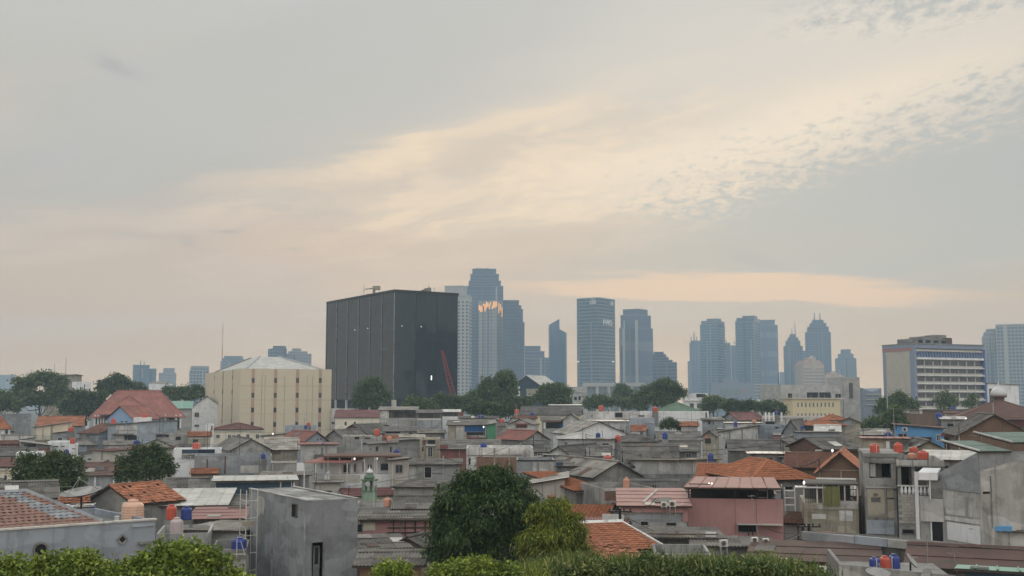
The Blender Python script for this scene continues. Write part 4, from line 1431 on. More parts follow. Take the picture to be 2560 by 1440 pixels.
# ------------------------------------------------------------------ beige block with pink window strips
F = Frame(600, 828, 330, 24, None, 512, 990)
bb = thing('office_building', 'beige block with pink window strips and a low white roof', 'building', (F.ctr.x, F.ctr.y, 0), F.rot)
X, Y = F.w / 2, F.l / 2
zt = F.z(600, 921, 0, 0)
wl = MB().box(-X, X, -Y, Y, 0, zt - .6)
e = .4
for (a, b, c_, d2) in ((-X, X, -Y, -Y + e), (-X, X, Y - e, Y), (-X, -X + e, -Y + e, Y - e), (X - e, X, -Y + e, Y - e)):
    wl.box(a, b, c_, d2, zt - .6, zt)
wl.build('wall', 'beige', bb)
zr = F.z(690, 894, .5)
q = 1.5
MB().add([(-X + q, -Y + q, zt - .3), (X - q, -Y + q, zt - .3), (X - q, Y - q, zt - .3), (-X + q, Y - q, zt - .3), (-X * .22, -Y * .22, zr), (X * .22, -Y * .22, zr), (X * .22, Y * .22, zr), (-X * .22, Y * .22, zr)],
         [(0, 1, 5, 4), (1, 2, 6, 5), (2, 3, 7, 6), (3, 0, 4, 7), (4, 5, 6, 7)]).build('roof', 'whiter', bb)
for (sx_, sy_) in ((-1, -1), (1, -1), (1, 1), (-1, 1)):
    mb = MB()
    ridge(mb, (sx_ * (X - q), sy_ * (Y - q), zt - .2), (sx_ * X * .22, sy_ * Y * .22, zr + .1), .25)
    mb.build('ridge_cap', 'tw_pale', bb)
for px in (632, 688, 743, 800):
    u0, _ = F.hit('f', px - 3.8, 990)
    u1, _ = F.hit('f', px + 3.8, 990)
    mb = MB()
    facebox(mb, F, 'f', u0, u1, .5, zt - .02, -.1, .06)
    st = mb.build('pilaster_strip', 'pinkstrip', bb)
    for py in (951, 988, 1025, 1061):
        _, z0 = F.hit('f', px, py + 6)
        _, z1 = F.hit('f', px, py - 6)
        mb = MB()
        facebox(mb, F, 'f', u0 + .05, u1 - .05, z0, z1, 0, .12)
        mb.build('window', 'pane', st)
for px in (654, 662, 711, 768, 781):
    mb = MB()
    u, _ = F.hit('f', px, 990)
    facebox(mb, F, 'f', u - .06, u + .06, .5, zt - 2, -.1, .04)
    mb.build('joint', 'tan', bb)
for k, py in enumerate((965, 1000, 1035)):
    mb = MB()
    _, z = F.hit('f', 700, py)
    facebox(mb, F, 'f', -X + .1, X - .1, z - .04, z + .04, -.1, .025)
    mb.build('joint', 'tan', bb)
for px in (536, 557, 581):
    u, _ = F.hit('l', px, 990)
    mb = MB()
    facebox(mb, F, 'l', u - .45, u + .45, .5, zt - .02, -.1, .12)
    st = mb.build('pilaster_strip', 'tan' if px != 536 else 'beige', bb)
    for py in (944, 980, 1016, 1052):
        _, z0 = F.hit('l', px, py + 5)
        _, z1 = F.hit('l', px, py - 5)
        mb = MB()
        facebox(mb, F, 'l', u - .38, u + .38, z0, z1, 0, .18)
        mb.build('window', 'pane', st)

# ------------------------------------------------------------------ blue and cream office with long window rows
F = Frame(2288, 2460, 430, 24, None, 2207, 900)
ofc = thing('office_building', 'blue trimmed cream office with long rows of windows at right', 'building', (F.ctr.x, F.ctr.y, 0), F.rot)
X, Y = F.w / 2, F.l / 2
zt = F.z(2288, 860, 0, 0)
MB().box(-X, X, -Y + 1.2, Y, 0, zt).build('wall', 'off_cream', ofc)
zz = lambda py: F.z(2288, py, 0, 0)
mb = MB().box(-X - .3, X + .3, -Y - .3, Y + .3, zt + .01, zt + .4)
mb.build('roof', 'concd', ofc)
for (py0, py1, mt) in ((861, 868, 'off_blue'), (868.3, 876, 'off_red')):
    mb = MB()
    facebox(mb, F, 'l', -Y + 1.2, Y, zz(py1), zz(py0), -.1, .15)
    mb.build('painted_band', mt, ofc)
for uu in (-Y + 1.21, Y - 1.6):
    mb = MB()
    facebox(mb, F, 'l', uu, uu + 1.5, 0, zz(876.3), -.1, .13)
    mb.build('painted_band', 'off_blue', ofc)
MB().box(-X, X, -Y - .1, -Y + 1.19, zz(870), zt).build('fascia', 'off_blue', ofc)
for s_ in (-1, 1):
    MB().box(s_ * X - .5, s_ * X + .5, -Y - .2, -Y + 1.19, 0, zz(870.2)).build('corner_pier', 'off_blue' if s_ < 0 else 'off_dkblue', ofc)
rows = [(901, 913), (921, 932), (942, 953), (962, 973), (983, 994), (1004, 1015)]
for i, (a, b) in enumerate(rows):
    z1, z0 = zz(a), zz(b)
    for k in range(8):
        u0, u1 = -X + .5 + (2 * X - 1) * k / 8, -X + .5 + (2 * X - 1) * (k + 1) / 8
        fr = MB().box(u0 + .01, u0 + .28, -Y + .25, -Y + 1.19, z0, z1).build('window', 'trim', ofc)
        for j in range(2):
            ua, ub = u0 + .3 + (u1 - u0 - .34) * j / 2, u0 + .3 + (u1 - u0 - .34) * (j + 1) / 2
            MB().box(ua + .03, ub - .03, -Y + .75, -Y + 1.19, z0 + .02, z1 - .02).build('pane', 'officepane', fr)
    MB().box(-X + .5, X - .5, -Y + .35, -Y + 1.19, zz(b + 4.2), z0 - .01).build('spandrel', 'off_cream', ofc)
    MB().box(-X + .5, X - .5, -Y - .5, -Y + 1.19, zz(b + 7.4), zz(b + 4.4)).build('sunshade', 'white', ofc)
MB().box(-X + .5, X - .5, -Y - .5, -Y + 1.19, zz(898), zz(893)).build('sunshade', 'white', ofc)
MB().box(-X + .5, X - .5, -Y + .6, -Y + 1.19, zz(892.8), zz(878)).build('louvre_back', 'off_dkblue', ofc)
MB().box(-X + .5, X - .5, -Y + .1, -Y + 1.19, zz(877.8), zz(873)).build('sunshade', 'trim', ofc)
for k in range(25):
    u = -X + .6 + (2 * X - 1.2) * k / 24
    MB().add([(u - .1, -Y - .3, zz(893)), (u + .1, -Y - .3, zz(893)), (u + .1, -Y + .59, zz(893)), (u - .1, -Y + .59, zz(893)), (u - .1, -Y + .3, zz(878)), (u + .1, -Y + .3, zz(878)), (u + .1, -Y + .59, zz(878)), (u - .1, -Y + .59, zz(878))],
             [(0, 1, 5, 4), (1, 2, 6, 5), (3, 0, 4, 7)]).build('louvre', 'off_blue', ofc)
zb = lambda py: F.z(2380, py, .5)
MB().box(-X * .75, X * .28, -Y * .6, Y * .6, zt + .4, zb(849)).box(-X * .45, X * .2, -Y * .4, Y * .5, zb(849), zb(843)).box(-X * .05, X * .26, -Y * .3, Y * .4, zb(849), zb(838)).build('rooftop_plant', 'concd', ofc)
for k in range(4):
    u = -X * .7 + k * X * .22
    MB().box(u, u + X * .12, -Y * .6 - .15, -Y * .6 + .1, zt + .8, zb(853)).build('plant_opening', 'dark', ofc)
MB().box(X * .10, X * .26, -Y * .6 - .2, -Y * .3, zt + .4, zb(846)).build('rooftop_panel', 'rustd', ofc)

# ------------------------------------------------------------------ grey block with cream front, and neighbours
F = Frame(1953, 2150, 390, 14, 16, None, 970)
gb = thing('office_building', 'grey plastered block with a stair tower behind the cream fronted wing', 'building', (F.ctr.x, F.ctr.y, 0), F.rot)
X, Y = F.w / 2, F.l / 2
zt = F.z(1953, 962, 0, 0)
ub, _ = F.hit('f', 2106, 960)
uc, _ = F.hit('f', 2147, 960)
MB().box(-X, X, -Y, Y, 0, zt).build('wall', 'greyw', gb)
MB().box(ub, uc, -Y - .6, Y * .3, 0, F.z(2106, 943, 0, .8)).build('stair_tower', 'greyw', gb)
q = MB()
facebox(q, F, 'f', ub + 2.2, ub + 3.6, F.z(2120, 996), F.z(2120, 957), -.1, .75)
q.build('window_strip', 'pane', gb)
for (a, b, ya, yb) in ((2017, 2046, 981, 995), (2048, 2077, 981, 995), (1970, 1980, 984, 995), (2088, 2102, 985, 995)):
    feature(gb, F, 'f', 'opening', a, b, ya, yb)
for k in range(9):
    u, z = F.hit('f', 1972 + k * 17, 992)
    MB().box(u - .07, u + .07, -Y - 1.2, -Y - 1.05, z - 1, z + .6).build('post', 'steel', gb)
feature(gb, F, 'f', 'window', 2108, 2117, 1007, 1017)
feature(gb, F, 'f', 'ledge', 2099, 2118, 1022, 1024.5)
feature(gb, F, 'f', 'ledge', 1968, 1982, 1023, 1025.5)
F = Frame(1981, 2100, 378, 12, 8, None, 1000)
r_ = thing('office_building', 'pale yellow wing with a row of narrow brown windows', 'building', (F.ctr.x, F.ctr.y, 0), F.rot)
X, Y = F.w / 2, F.l / 2
zt = F.z(1981, 997, 0, 0)
MB().box(-X, X, -Y, Y, 0, zt).build('wall', 'yellow', r_)
MB().box(-X - .6, X + 1.5, -Y - .6, Y + .2, zt + .01, zt + .35).build('roof', 'trim', r_)
for k in range(10):
    px = 1995 + k * 9.7
    feature(r_, F, 'f', 'window', px - 2.3, px + 2.3, 1006, 1018, 'trim')
    feature(r_, F, 'f', 'window', px - 2.3, px + 2.3, 1033, 1044, 'trim')
# wavy topped block
F = Frame(2157, 2204, 430, 10, 12, None, 985)
r_ = thing('office_building', 'grey block with a sagging curved roofline beside the blue and cream office', 'building', (F.ctr.x, F.ctr.y, 0), F.rot)
X, Y = F.w / 2, F.l / 2
zt = F.z(2157, 970, 0, 0)
n = 10
pts = [(-X + 2 * X * i / n, zt - 1.3 * math.sin(math.pi * i / n) ** 1.2) for i in range(n + 1)]
vs = [(u, -Y, 0) for u, z in pts] + [(u, -Y, z) for u, z in pts] + [(u, Y, 0) for u, z in pts] + [(u, Y, z) for u, z in pts]
m_ = n + 1
fs = [(i, i + 1, m_ + i + 1, m_ + i) for i in range(n)] + [(2 * m_ + i + 1, 2 * m_ + i, 3 * m_ + i, 3 * m_ + i + 1) for i in range(n)] + [(m_ + i, m_ + i + 1, 3 * m_ + i + 1, 3 * m_ + i) for i in range(n)]
fs += [(2 * m_, 0, m_, 3 * m_), (n, 2 * m_ + n, 3 * m_ + n, m_ + n)]
MB().add(vs, fs).build('wall', 'tw_grey', r_)
for py in (986, 999, 1012):
    feature(r_, F, 'f', 'ledge', 2164, 2201, py - 1.2, py + 1.2, 'tw_pale')
feature(r_, F, 'f', 'column', 2182, 2184, 987, 1020, 'tw_pale')
# buildings poking out of the trees at left
house('brown gabled building half hidden by the big tree at far left', 112, 186, 455, 12, 18, 941, 936, 'sx', 'brownr', 'tan', (('f', 'column', 178, 182, 941, 975),), cat='building', name='building', ov=.8)
house('flat white block beside the gabled building above the trees', 181, 228, 440, 8, 12, 954, 954, 'flat', 'whiter', 'white', cat='building', name='building')
house('dark grey low block under the flat white block among the trees', 160, 208, 420, 4, 10, 974, 974, 'flat', 'asbd', 'concd', cat='building', name='building')
house('pale hazy hall with white walls between the trees and the white tower', 372, 432, 700, 5, 20, 957, 953, 'hip', 'asbl', 'white', cat='building', name='building')
house('white edged low building at the far left behind the trees', 0, 42, 520, 5, 12, 984, 980, 'sy', 'whiter', 'whited', cat='building', name='building')
house('shop house with steep white roof and dark gable among the far trees', 1284, 1352, 520, -28, 18, 962, 938, 'gy', 'whiter', 'dkbluew', (('f', 'panel', 1286, 1300, 966, 990, 'white'), ('f', 'panel', 1316, 1350, 972, 990, 'tan')), cat='building', name='building', trim='trim', ov=.9)
house('white three storey house with rooftop railing behind the trees', 1432, 1467, 500, 10, 14, 967, 967, 'flat', 'whiter', 'whited', (('f', 'opening', 1436, 1442, 992, 1000), ('f', 'opening', 1446, 1452, 990, 1000), ('f', 'column', 1464, 1467, 967, 1020, 'trim'), ('f', 'ledge', 1432, 1467, 979, 981)), cat='house', name='house')
house('white two storey house with three dark windows right of the round tree', 1712, 1770, 400, 8, 12, 983, 983, 'flat', 'whiter', 'white', (('f', 'window', 1724, 1735, 1008, 1020), ('f', 'window', 1742, 1753, 1008, 1020), ('f', 'window', 1760, 1769, 1008, 1020), ('f', 'ledge', 1712, 1769, 1001, 1003), ('f', 'opening', 1741, 1763, 985, 993)))
house('white angular building with tall windows right of the blue and cream office', 2470, 2546, 330, -22, 18, 957, 962, 'sx', 'whiter', 'white', (('f', 'opening', 2473, 2484, 972, 1010, 'pane'), ('f', 'opening', 2489, 2500, 972, 1002, 'pane'), ('f', 'column', 2485, 2488, 970, 1010, 'trim')), cat='building', name='building')
house('low white canopy building between the far trees and the yellow wing', 1880, 1950, 430, 6, 12, 998, 998, 'flat', 'whiter', 'whited', cat='building', name='building')
# dark spire beside the cluster
p = at(1948, 1010, 620)
o = MB().bar((0, 0, 0), (0, 0, at(1948, 930, 620).z), .8, 6, 0, .25).build('pylon', 'off_dkblue', None, loc=(p.x, p.y, 0))
tag(o, 'thin dark blue pylon at the left end of the grey block', 'pylon')
p = at(2219, 1030, 300)
o = MB().bar((0, 0, 0), (0, 0, at(2219, 985, 300).z), .16, 6, 0, .12).build('lamp_post', 'tw_pale', None, loc=(p.x, p.y, 0))
tag(o, 'pale pole in front of the tree by the blue and cream office', 'pole')
# ------------------------------------------------------------------ houses of the kampung, far to near
# args: label, x0, x1, distance, turn, depth, eave row, ridge row, roof type, roof, wall, features
# -- large red roofed mansion at left
mn, F = house('large mansion with red hipped roof, white columns and a balcony', 236, 452, 300, 5, 17, 1035, 976, 'hip', 'redmetal', 'tan', (
    ('f', 'opening', 386, 398, 1042, 1070), ('f', 'opening', 422, 434, 1042, 1070), ('f', 'opening', 445, 450, 1042, 1070),
    ('f', 'ledge', 380, 452, 1071, 1074, 'conc'), ('f', 'beam', 380, 452, 1038, 1041, 'trim'),
    ('f', 'opening', 240, 266, 1041, 1060)), ov=1.3, hipr=.50)
for px in (413, 440, 451, 237, 245, 252, 259, 266):
    u, _ = F.hit('f', px, 1050)
    MB().box(u - .22, u + .22, -F.l / 2 - .8, -F.l / 2 - .36, F.z(300, 1071), F.z(300, 1037)).build('column', 'white', mn)
X, Y = F.w / 2, F.l / 2
ua, _ = F.hit('f', 250, 1030)
ub, _ = F.hit('f', 392, 1030)
um, _ = F.hit('f', 320, 1000)
ze, za = F.z(300, 1036), F.z(320, 988)
dk = MB()
um2 = (ua + ub) / 2
for (O, A, B, wa, tl, tr) in (((ua, -Y - 4, ze), (1, 0, 0), (0, (ub - ua) / 2, za - ze), ub - ua, (ub - ua) / 2, (ub - ua) / 2),
                              ((ua, -Y + 8, ze), (0, -1, 0), ((ub - ua) / 2, 0, za - ze), 12, 0, (ub - ua) / 2 * .98), ((ub, -Y - 4, ze), (0, 1, 0), (-(ub - ua) / 2, 0, za - ze), 12, (ub - ua) / 2 * .98, 0)):
    roof_plane(mn, None, dk, O, A, B, wa, tl, tr, 'metal', 'redmetal', False)
dk.build('porch_roof', ['redmetal', 'darkwood'], mn)

HS = [
 # ---- far left belt
 ('flat grey windowless house at the left edge under the big trees', 0, 78, 290, 3, 9, 1035, 1035, 'flat', 'asb', 'cem', (('f', 'opening', 24, 36, 1077, 1081),)),
 ('white house with small orange hipped roof at the left edge', -30, 26, 262, 6, 10, 1069, 1040, 'hip', 'clay', 'white', (('f', 'opening', 14, 19, 1073, 1084),)),
 ('house with faded orange roof and grey gable left of the mansion', 92, 205, 272, 16, 10, 1064, 1041, 'gx', 'clayp', 'cem', ()),
 ('cream walled shed with slanting roof and brown pilasters at left', 85, 170, 232, -6, 12, 1068, 1056, 'sx', 'asbl', 'cream', (('f', 'column', 106, 109, 1065, 1101, 'tan'), ('f', 'column', 127, 131, 1062, 1101, 'tan'), ('f', 'beam', 86, 169, 1100, 1103, 'tan'))),
 ('stained cream boundary wall house below the small orange roof', 2, 84, 225, 2, 7, 1088, 1088, 'flat', 'asb', 'whited', (('f', 'column', 9, 11, 1088, 1106, 'concd'), ('f', 'column', 48, 50, 1088, 1106, 'concd'), ('f', 'beam', 2, 84, 1086, 1089, 'conc'))),
 ('house with rusty orange hipped roof below the blue gable', 198, 246, 240, -30, 12, 1083, 1059, 'gx', 'clayb', 'bluegrey', ()),
 ('bright blue gabled house with red roof in front of the mansion', 268, 333, 262, -20, 9, 1046, 1015, 'gy', 'redmetal', 'bluel', (('f', 'vent', 302, 307, 1053, 1055.5), ('f', 'vent', 313, 319, 1053, 1055.5))),
 ('white parapet annex on the right of the blue gabled house', 334, 376, 254, -5, 6, 1044, 1044, 'flat', 'asb', 'white', ()),
 ('tall blue grey house with white slanting roof edge below the blue gable', 270, 389, 236, -12, 9, 1062, 1052, 'sx', 'whiter', 'bluegrey', (('f', 'panel', 291, 309, 1063, 1102, 'whited'), ('f', 'panel', 312, 342, 1064, 1086, 'whited'), ('f', 'opening', 312, 342, 1088, 1100), ('f', 'beam', 290, 342, 1075, 1077, 'conc'))),
 ('white house with two slot vents and a slanting roof at left', 118, 170, 205, -4, 8, 1105, 1105, 'flat', 'whiter', 'white', (('f', 'vent', 132, 146, 1115.5, 1118), ('f', 'vent', 153, 162, 1115, 1117))),
 ('dark lean-to with white sloping roof edge left of the slot vented house', 52, 125, 199, 4, 7, 1104, 1113, 'sx', 'whiter', 'concd', (('f', 'panel', 97, 125, 1121, 1139, 'maroonw'), ('f', 'opening', 60, 90, 1110, 1118))),
 ('small white pump house under a red tank beside the slot vents', 172, 194, 200, 0, 4, 1110, 1110, 'flat', 'asb', 'white', (('f', 'vent', 180, 188, 1121, 1123),)),
 ('grey hipped asbestos roof house between the rusty and maroon roofs', 178, 240, 214, 4, 8, 1110, 1089, 'hip', 'asb', 'concd', (('f', 'panel', 198, 217, 1113, 1129, 'bluegrey'),)),
 ('low grey asbestos roof house at the left edge above the leafy tree', -20, 62, 178, 6, 8, 1139, 1118, 'gx', 'asbd', 'concl', ()),
 ('white walled hut with pale flat roof behind the left leafy tree', 40, 108, 165, -4, 6, 1132, 1132, 'flat', 'whiter', 'white', (('f', 'vent', 46, 49, 1141, 1144),)),
 ('cream house with maroon roof at the left edge below the asbestos roof', -20, 36, 145, -8, 8, 1166, 1148, 'gx', 'maroon', 'cream', (('f', 'window', 10, 18, 1187, 1202), ('f', 'ledge', -10, 34, 1172, 1175))),
 ('block walled house with maroon roof left of the second leafy tree', 232, 279, 172, -34, 14, 1127, 1118, 'gx', 'maroon', 'block', (('f', 'column', 254, 256, 1126, 1152, 'conc'),)),
 ('low pale roofed house above the block walled maroon house', 262, 345, 192, 5, 7, 1112, 1102, 'sy', 'asbl', 'whited', ()),
 ('white gabled house behind the second leafy tree', 355, 428, 190, 10, 10, 1113, 1098, 'gy', 'asb', 'whited', ()),
 ('faded brown roof house between the two leafy trees at left', 205, 283, 152, -8, 9, 1187, 1157, 'gx', 'rustd', 'cem', (('f', 'column', 236, 239, 1188, 1216, 'white'), ('f', 'column', 283, 286, 1188, 1216, 'white'))),
 ('small house with bright orange roof right of the mansion', 472, 526, 214, 4, 7, 1090, 1080, 'gx', 'clay', 'tan', (('f', 'beam', 472, 526, 1094, 1097, 'trim'),)),
 ('low cluttered grey house between the mansion and the small orange roof', 424, 476, 222, -4, 7, 1085, 1085, 'flat', 'asb', 'concl', (('f', 'opening', 440, 452, 1092, 1100), ('f', 'beam', 424, 476, 1086, 1088, 'tan'))),
 ('narrow concrete house with openings below the mansion balcony', 388, 426, 232, 0, 7, 1084, 1084, 'flat', 'asb', 'conc', (('f', 'opening', 390, 422, 1086, 1093),)),
 # ---- around the beige block
 ('white house with striped gable and small dark windows left of the beige block', 467, 566, 362, 2, 14, 1024, 990, 'gy', 'asbl', 'white', (('f', 'window', 486, 498, 1031, 1043), ('f', 'window', 486, 498, 1061, 1068))),
 ('house with mint green roof between the mansion and the beige block', 425, 478, 330, 0, 14, 1021, 1003, 'sy', 'tealr', 'greyw', ()),
 ('cream house with dark maroon hipped roof at the foot of the beige block', 534, 655, 236, 4, 9, 1073, 1058, 'hip', 'maroon', 'cream', (
     ('f', 'window', 540, 550, 1086, 1096), ('f', 'window', 569, 578, 1086, 1099), ('f', 'window', 592, 601, 1085, 1099), ('f', 'window', 615, 624, 1085, 1099), ('f', 'window', 639, 648, 1085, 1097), ('f', 'fascia', 534, 655, 1075, 1079, 'trim'))),
 ('white corner wall with red post beside the dark maroon hipped roof', 515, 533, 228, 0, 6, 1061, 1061, 'flat', 'asb', 'white', (('f', 'column', 528, 531, 1064, 1076, 'maroonw'),)),
 ('grey gabled asbestos roof house below the cream maroon house', 578, 676, 168, 24, 15, 1124, 1097, 'gy', 'asb', 'conc', ()),
 ('long low house with rust streaked zinc roof', 664, 744, 172, 3, 9, 1124, 1094, 'sy', 'rustz', 'tan', (('f', 'panel', 682, 702, 1128, 1136, 'brick'), ('f', 'column', 736, 738, 1122, 1140, 'steel'))),
 ('house with rust red roof and pale blue gable', 764, 816, 190, 36, 9, 1100, 1079, 'gy', 'redmetal', 'bluegrey', (('f', 'vent', 793, 795, 1097, 1101), ('f', 'vent', 801, 803, 1096, 1100))),
 ('grey blue shed behind the rust red roof at the beige block', 712, 790, 228, -2, 7, 1064, 1064, 'flat', 'asb', 'bluegrey', (('f', 'panel', 732, 758, 1066, 1076, 'cem'),)),
 ('long low dark roofed shed at the foot of the beige block', 652, 735, 218, -6, 6, 1090, 1082, 'sx', 'asb', 'cream', ()),
 ('grey walled house with a tank platform below the rust red roof', 752, 842, 164, 3, 7, 1111, 1106, 'sy', 'redmetal', 'greyw', (('f', 'column', 789, 792, 1112, 1150, 'conc'), ('f', 'vent', 784, 787, 1128, 1130))),
 ('long grey blue concrete house with a blue tank niche', 486, 680, 150, 2, 7, 1140, 1140, 'flat', 'asb', 'cem', (('f', 'column', 517, 519, 1148, 1178, 'rustd'), ('f', 'column', 562, 564, 1140, 1185, 'rustd'), ('f', 'panel', 600, 672, 1164, 1182, 'concl'), ('f', 'opening', 516, 522, 1178, 1184), ('f', 'opening', 541, 548, 1180, 1186))),
 ('house with dark green balcony panels flanked by white walls', 434, 554, 160, 1, 6, 1123, 1123, 'flat', 'asb', 'white', (('f', 'panel', 455, 537, 1124, 1134, 'dkbluew'), ('f', 'beam', 455, 540, 1134, 1136, 'trim'), ('f', 'opening', 455, 537, 1137, 1146, 'concd'), ('f', 'panel', 490, 536, 1124, 1133, 'dkbluew'))),
 ('stained concrete house with white roof edge left of the porch house', 677, 742, 138, 2, 6, 1157, 1157, 'flat', 'whiter', 'concd', (('f', 'beam', 677, 740, 1153, 1157, 'trim'), ('f', 'panel', 742, 760, 1157, 1178, 'white'))),
 ('low pale roof shed in front of the stained concrete house', 655, 770, 128, -4, 6, 1188, 1178, 'sy', 'asbl', 'conc', ()),
 # ---- behind and below the black cube
 ('long cream house with dark maroon roof right of the beige block', 838, 948, 300, -3, 9, 1043, 1025, 'sy', 'maroon', 'cream', (('f', 'window', 828, 838, 1053, 1062), ('f', 'opening', 862, 866, 1055, 1063), ('f', 'opening', 885, 889, 1055, 1063), ('f', 'fascia', 842, 947, 1044, 1046, 'trim'))),
 ('grey low block with pale roof edges left of the round tree', 828, 888, 340, 2, 8, 1021, 1021, 'flat', 'asbl', 'concl', ()),
 ('bare concrete house with open roofed terrace and posts', 948, 1042, 268, -3, 9, 1045, 1024, 'open', 'asbl', 'concl', (('f', 'opening', 953, 972, 1062, 1073), ('f', 'panel', 950, 972, 1024, 1046, 'concl'))),
 ('grey cement house with small roofed terrace right of the bare concrete house', 1043, 1104, 262, 1, 8, 1046, 1031, 'open', 'asb', 'cem', (('f', 'beam', 1043, 1103, 1046, 1050, 'trim'), ('f', 'column', 1079, 1081, 1050, 1072, 'conc'))),
 ('white framed rooftop room with open front beside the grey cement house', 1106, 1149, 275, 0, 7, 1041, 1029, 'open', 'whiter', 'white', ()),
 ('maroon brick gabled house with asbestos roof behind the red tank', 848, 918, 234, -26, 10, 1083, 1061, 'gy', 'asb', 'maroonw', ()),
 ('small grey gabled shed left of the old concrete block', 810, 862, 214, -22, 9, 1097, 1075, 'gy', 'asb', 'conc', ()),
 ('low grey house under tarpaulin roofs behind the old concrete block', 962, 1047, 215, 2, 8, 1078, 1066, 'sy', 'asb', 'concl', (('f', 'opening', 965, 1000, 1079, 1083),)),
 ('weathered concrete house with white roof edge, left end of the old concrete block', 857, 952, 172, -4, 8, 1091, 1091, 'flat', 'whiter', 'conc', (('f', 'beam', 857, 930, 1087, 1091, 'trim'), ('f', 'opening', 887, 898, 1092, 1098), ('f', 'opening', 912, 926, 1094, 1097), ('f', 'opening', 907, 917, 1107, 1112), ('f', 'pipe', 903, 905, 1098, 1137))),
 ('mouldy concrete house with two slit windows in the middle of the old concrete block', 922, 990, 163, -2, 7, 1110, 1106, 'sx', 'asb', 'conc', (('f', 'opening', 940, 945, 1117, 1127), ('f', 'opening', 975, 979, 1116, 1131), ('f', 'vent', 925, 929, 1122, 1124))),
 ('streaked concrete house right of the two slit windows', 972, 1050, 173, -3, 8, 1102, 1098, 'sx', 'asb', 'conc', ()),
 ('yellowish concrete house with a roof room opening, right end of the old block', 1049, 1098, 170, -3, 8, 1097, 1097, 'flat', 'asb', 'tan', (('f', 'opening', 1057, 1065, 1100, 1113, 'maroonw'), ('f', 'opening', 1069, 1088, 1100, 1110), ('f', 'ledge', 1064, 1088, 1111, 1115), ('f', 'window', 1069, 1082, 1117, 1143), ('f', 'vent', 1055, 1059, 1117, 1128))),
 ('house with tan roof strip and red gable edge above the yellowish house', 1003, 1060, 190, 4, 7, 1093, 1086, 'sy', 'beiger', 'rustd', ()),
 ('grey shed with dark side behind the yellowish concrete house', 1048, 1112, 205, 4, 7, 1082, 1074, 'sy', 'asbl', 'concd', ()),
 # ---- porch house and neighbours
 ('grey shed with low asbestos roof and dark doorway right of the porch house', 1020, 1150, 131, -2, 7, 1161, 1147, 'sy', 'asb', 'greyw', (('f', 'door', 1060, 1080, 1166, 1196), ('f', 'panel', 1022, 1040, 1163, 1198, 'whited'), ('f', 'panel', 1044, 1058, 1163, 1198, 'concl'), ('f', 'pipe', 1107, 1109, 1140, 1202), ('f', 'beam', 1080, 1107, 1182, 1184))),
 ('white stained tin shed wall left of the mosque turret', 790, 850, 118, 3, 6, 1206, 1200, 'sy', 'asbl', 'block', ()),
 # ---- centre, right of the black cube
 ('market stall house with blue tarpaulin front', 1120, 1213, 206, -2, 8, 1062, 1050, 'sy', 'asb', 'tan', (('f', 'panel', 1162, 1213, 1064, 1080, 'tarpblue'), ('f', 'opening', 1166, 1212, 1080, 1088), ('f', 'column', 1137, 1139, 1062, 1097, 'concd'), ('f', 'panel', 1167, 1213, 1088, 1096, 'whited'), ('f', 'panel', 1141, 1159, 1064, 1097, 'concl'))),
 ('bright green walled house beside the blue tarpaulin stall', 1214, 1242, 203, -14, 8, 1063, 1057, 'sx', 'maroon', 'greenw', ()),
 ('narrow grey tower house with a red tank on top', 1240, 1268, 196, 2, 6, 1060, 1060, 'flat', 'asb', 'conc', (('f', 'beam', 1245, 1264, 1065, 1068, 'rustd'), ('f', 'column', 1240, 1242, 1060, 1102, 'tan'), ('f', 'column', 1266, 1268, 1060, 1102, 'tan'))),
 ('white stained house with a small red awning', 1270, 1330, 222, -10, 9, 1060, 1048, 'gy', 'asb', 'whited', (('f', 'awning', 1288, 1322, 1058, 1061, 'redmetal'), ('f', 'panel', 1290, 1318, 1061, 1070, 'maroonw'))),
 ('grey gabled house with red left roof slope', 1312, 1370, 186, 30, 9, 1098, 1077, 'gy', 'redmetal', 'conc', (('f', 'beam', 1315, 1366, 1099, 1101),)),
 ('two storey grey house with balustrade and blue doorway', 1355, 1409, 238, 2, 9, 1051, 1041, 'sy', 'asb', 'greyw', (('f', 'opening', 1365, 1407, 1054, 1071), ('f', 'panel', 1398, 1407, 1060, 1071, 'tarpblue'), ('f', 'panel', 1357, 1364, 1056, 1071, 'white'), ('f', 'beam', 1356, 1408, 1071.5, 1073.5, 'trim'), ('f', 'awning', 1362, 1400, 1053, 1055, 'redmetal'))),
 ('grey house with gabled roof and a small window right of the balustrade', 1408, 1446, 234, -8, 9, 1047, 1034, 'gy', 'asb', 'greyw', (('f', 'window', 1418, 1424, 1061, 1073), ('f', 'column', 1429, 1430.5, 1049, 1086, 'white'))),
 ('wide house with long dark grey roof and pale yellow gable', 1302, 1452, 282, -8, 11, 1036, 1016, 'gx', 'asbd', 'yellow', (('f', 'beam', 1302, 1450, 1037, 1040, 'trim'),)),
 ('white framed shed under dark trees behind the wide grey roof', 1374, 1452, 330, 0, 7, 1013, 1011, 'sy', 'whiter', 'white', ()),
 ('flat grey rooftop house with red and orange clutter behind the tarpaulin stall', 1148, 1240, 262, 2, 8, 1045, 1040, 'sy', 'asb', 'concl', (('f', 'panel', 1178, 1186, 1040, 1046, 'white'),)),
 ('orange roofed hut in front of the wide grey roof', 1286, 1340, 248, 6, 7, 1046, 1040, 'gx', 'clayb', 'whited', ()),
 ('long asbestos roof house with red gable right of the yellowish concrete house', 1102, 1246, 160, -4, 9, 1122, 1099, 'sy', 'asb', 'maroonw', (('f', 'panel', 1100, 1120, 1112, 1130, 'maroonw'),)),
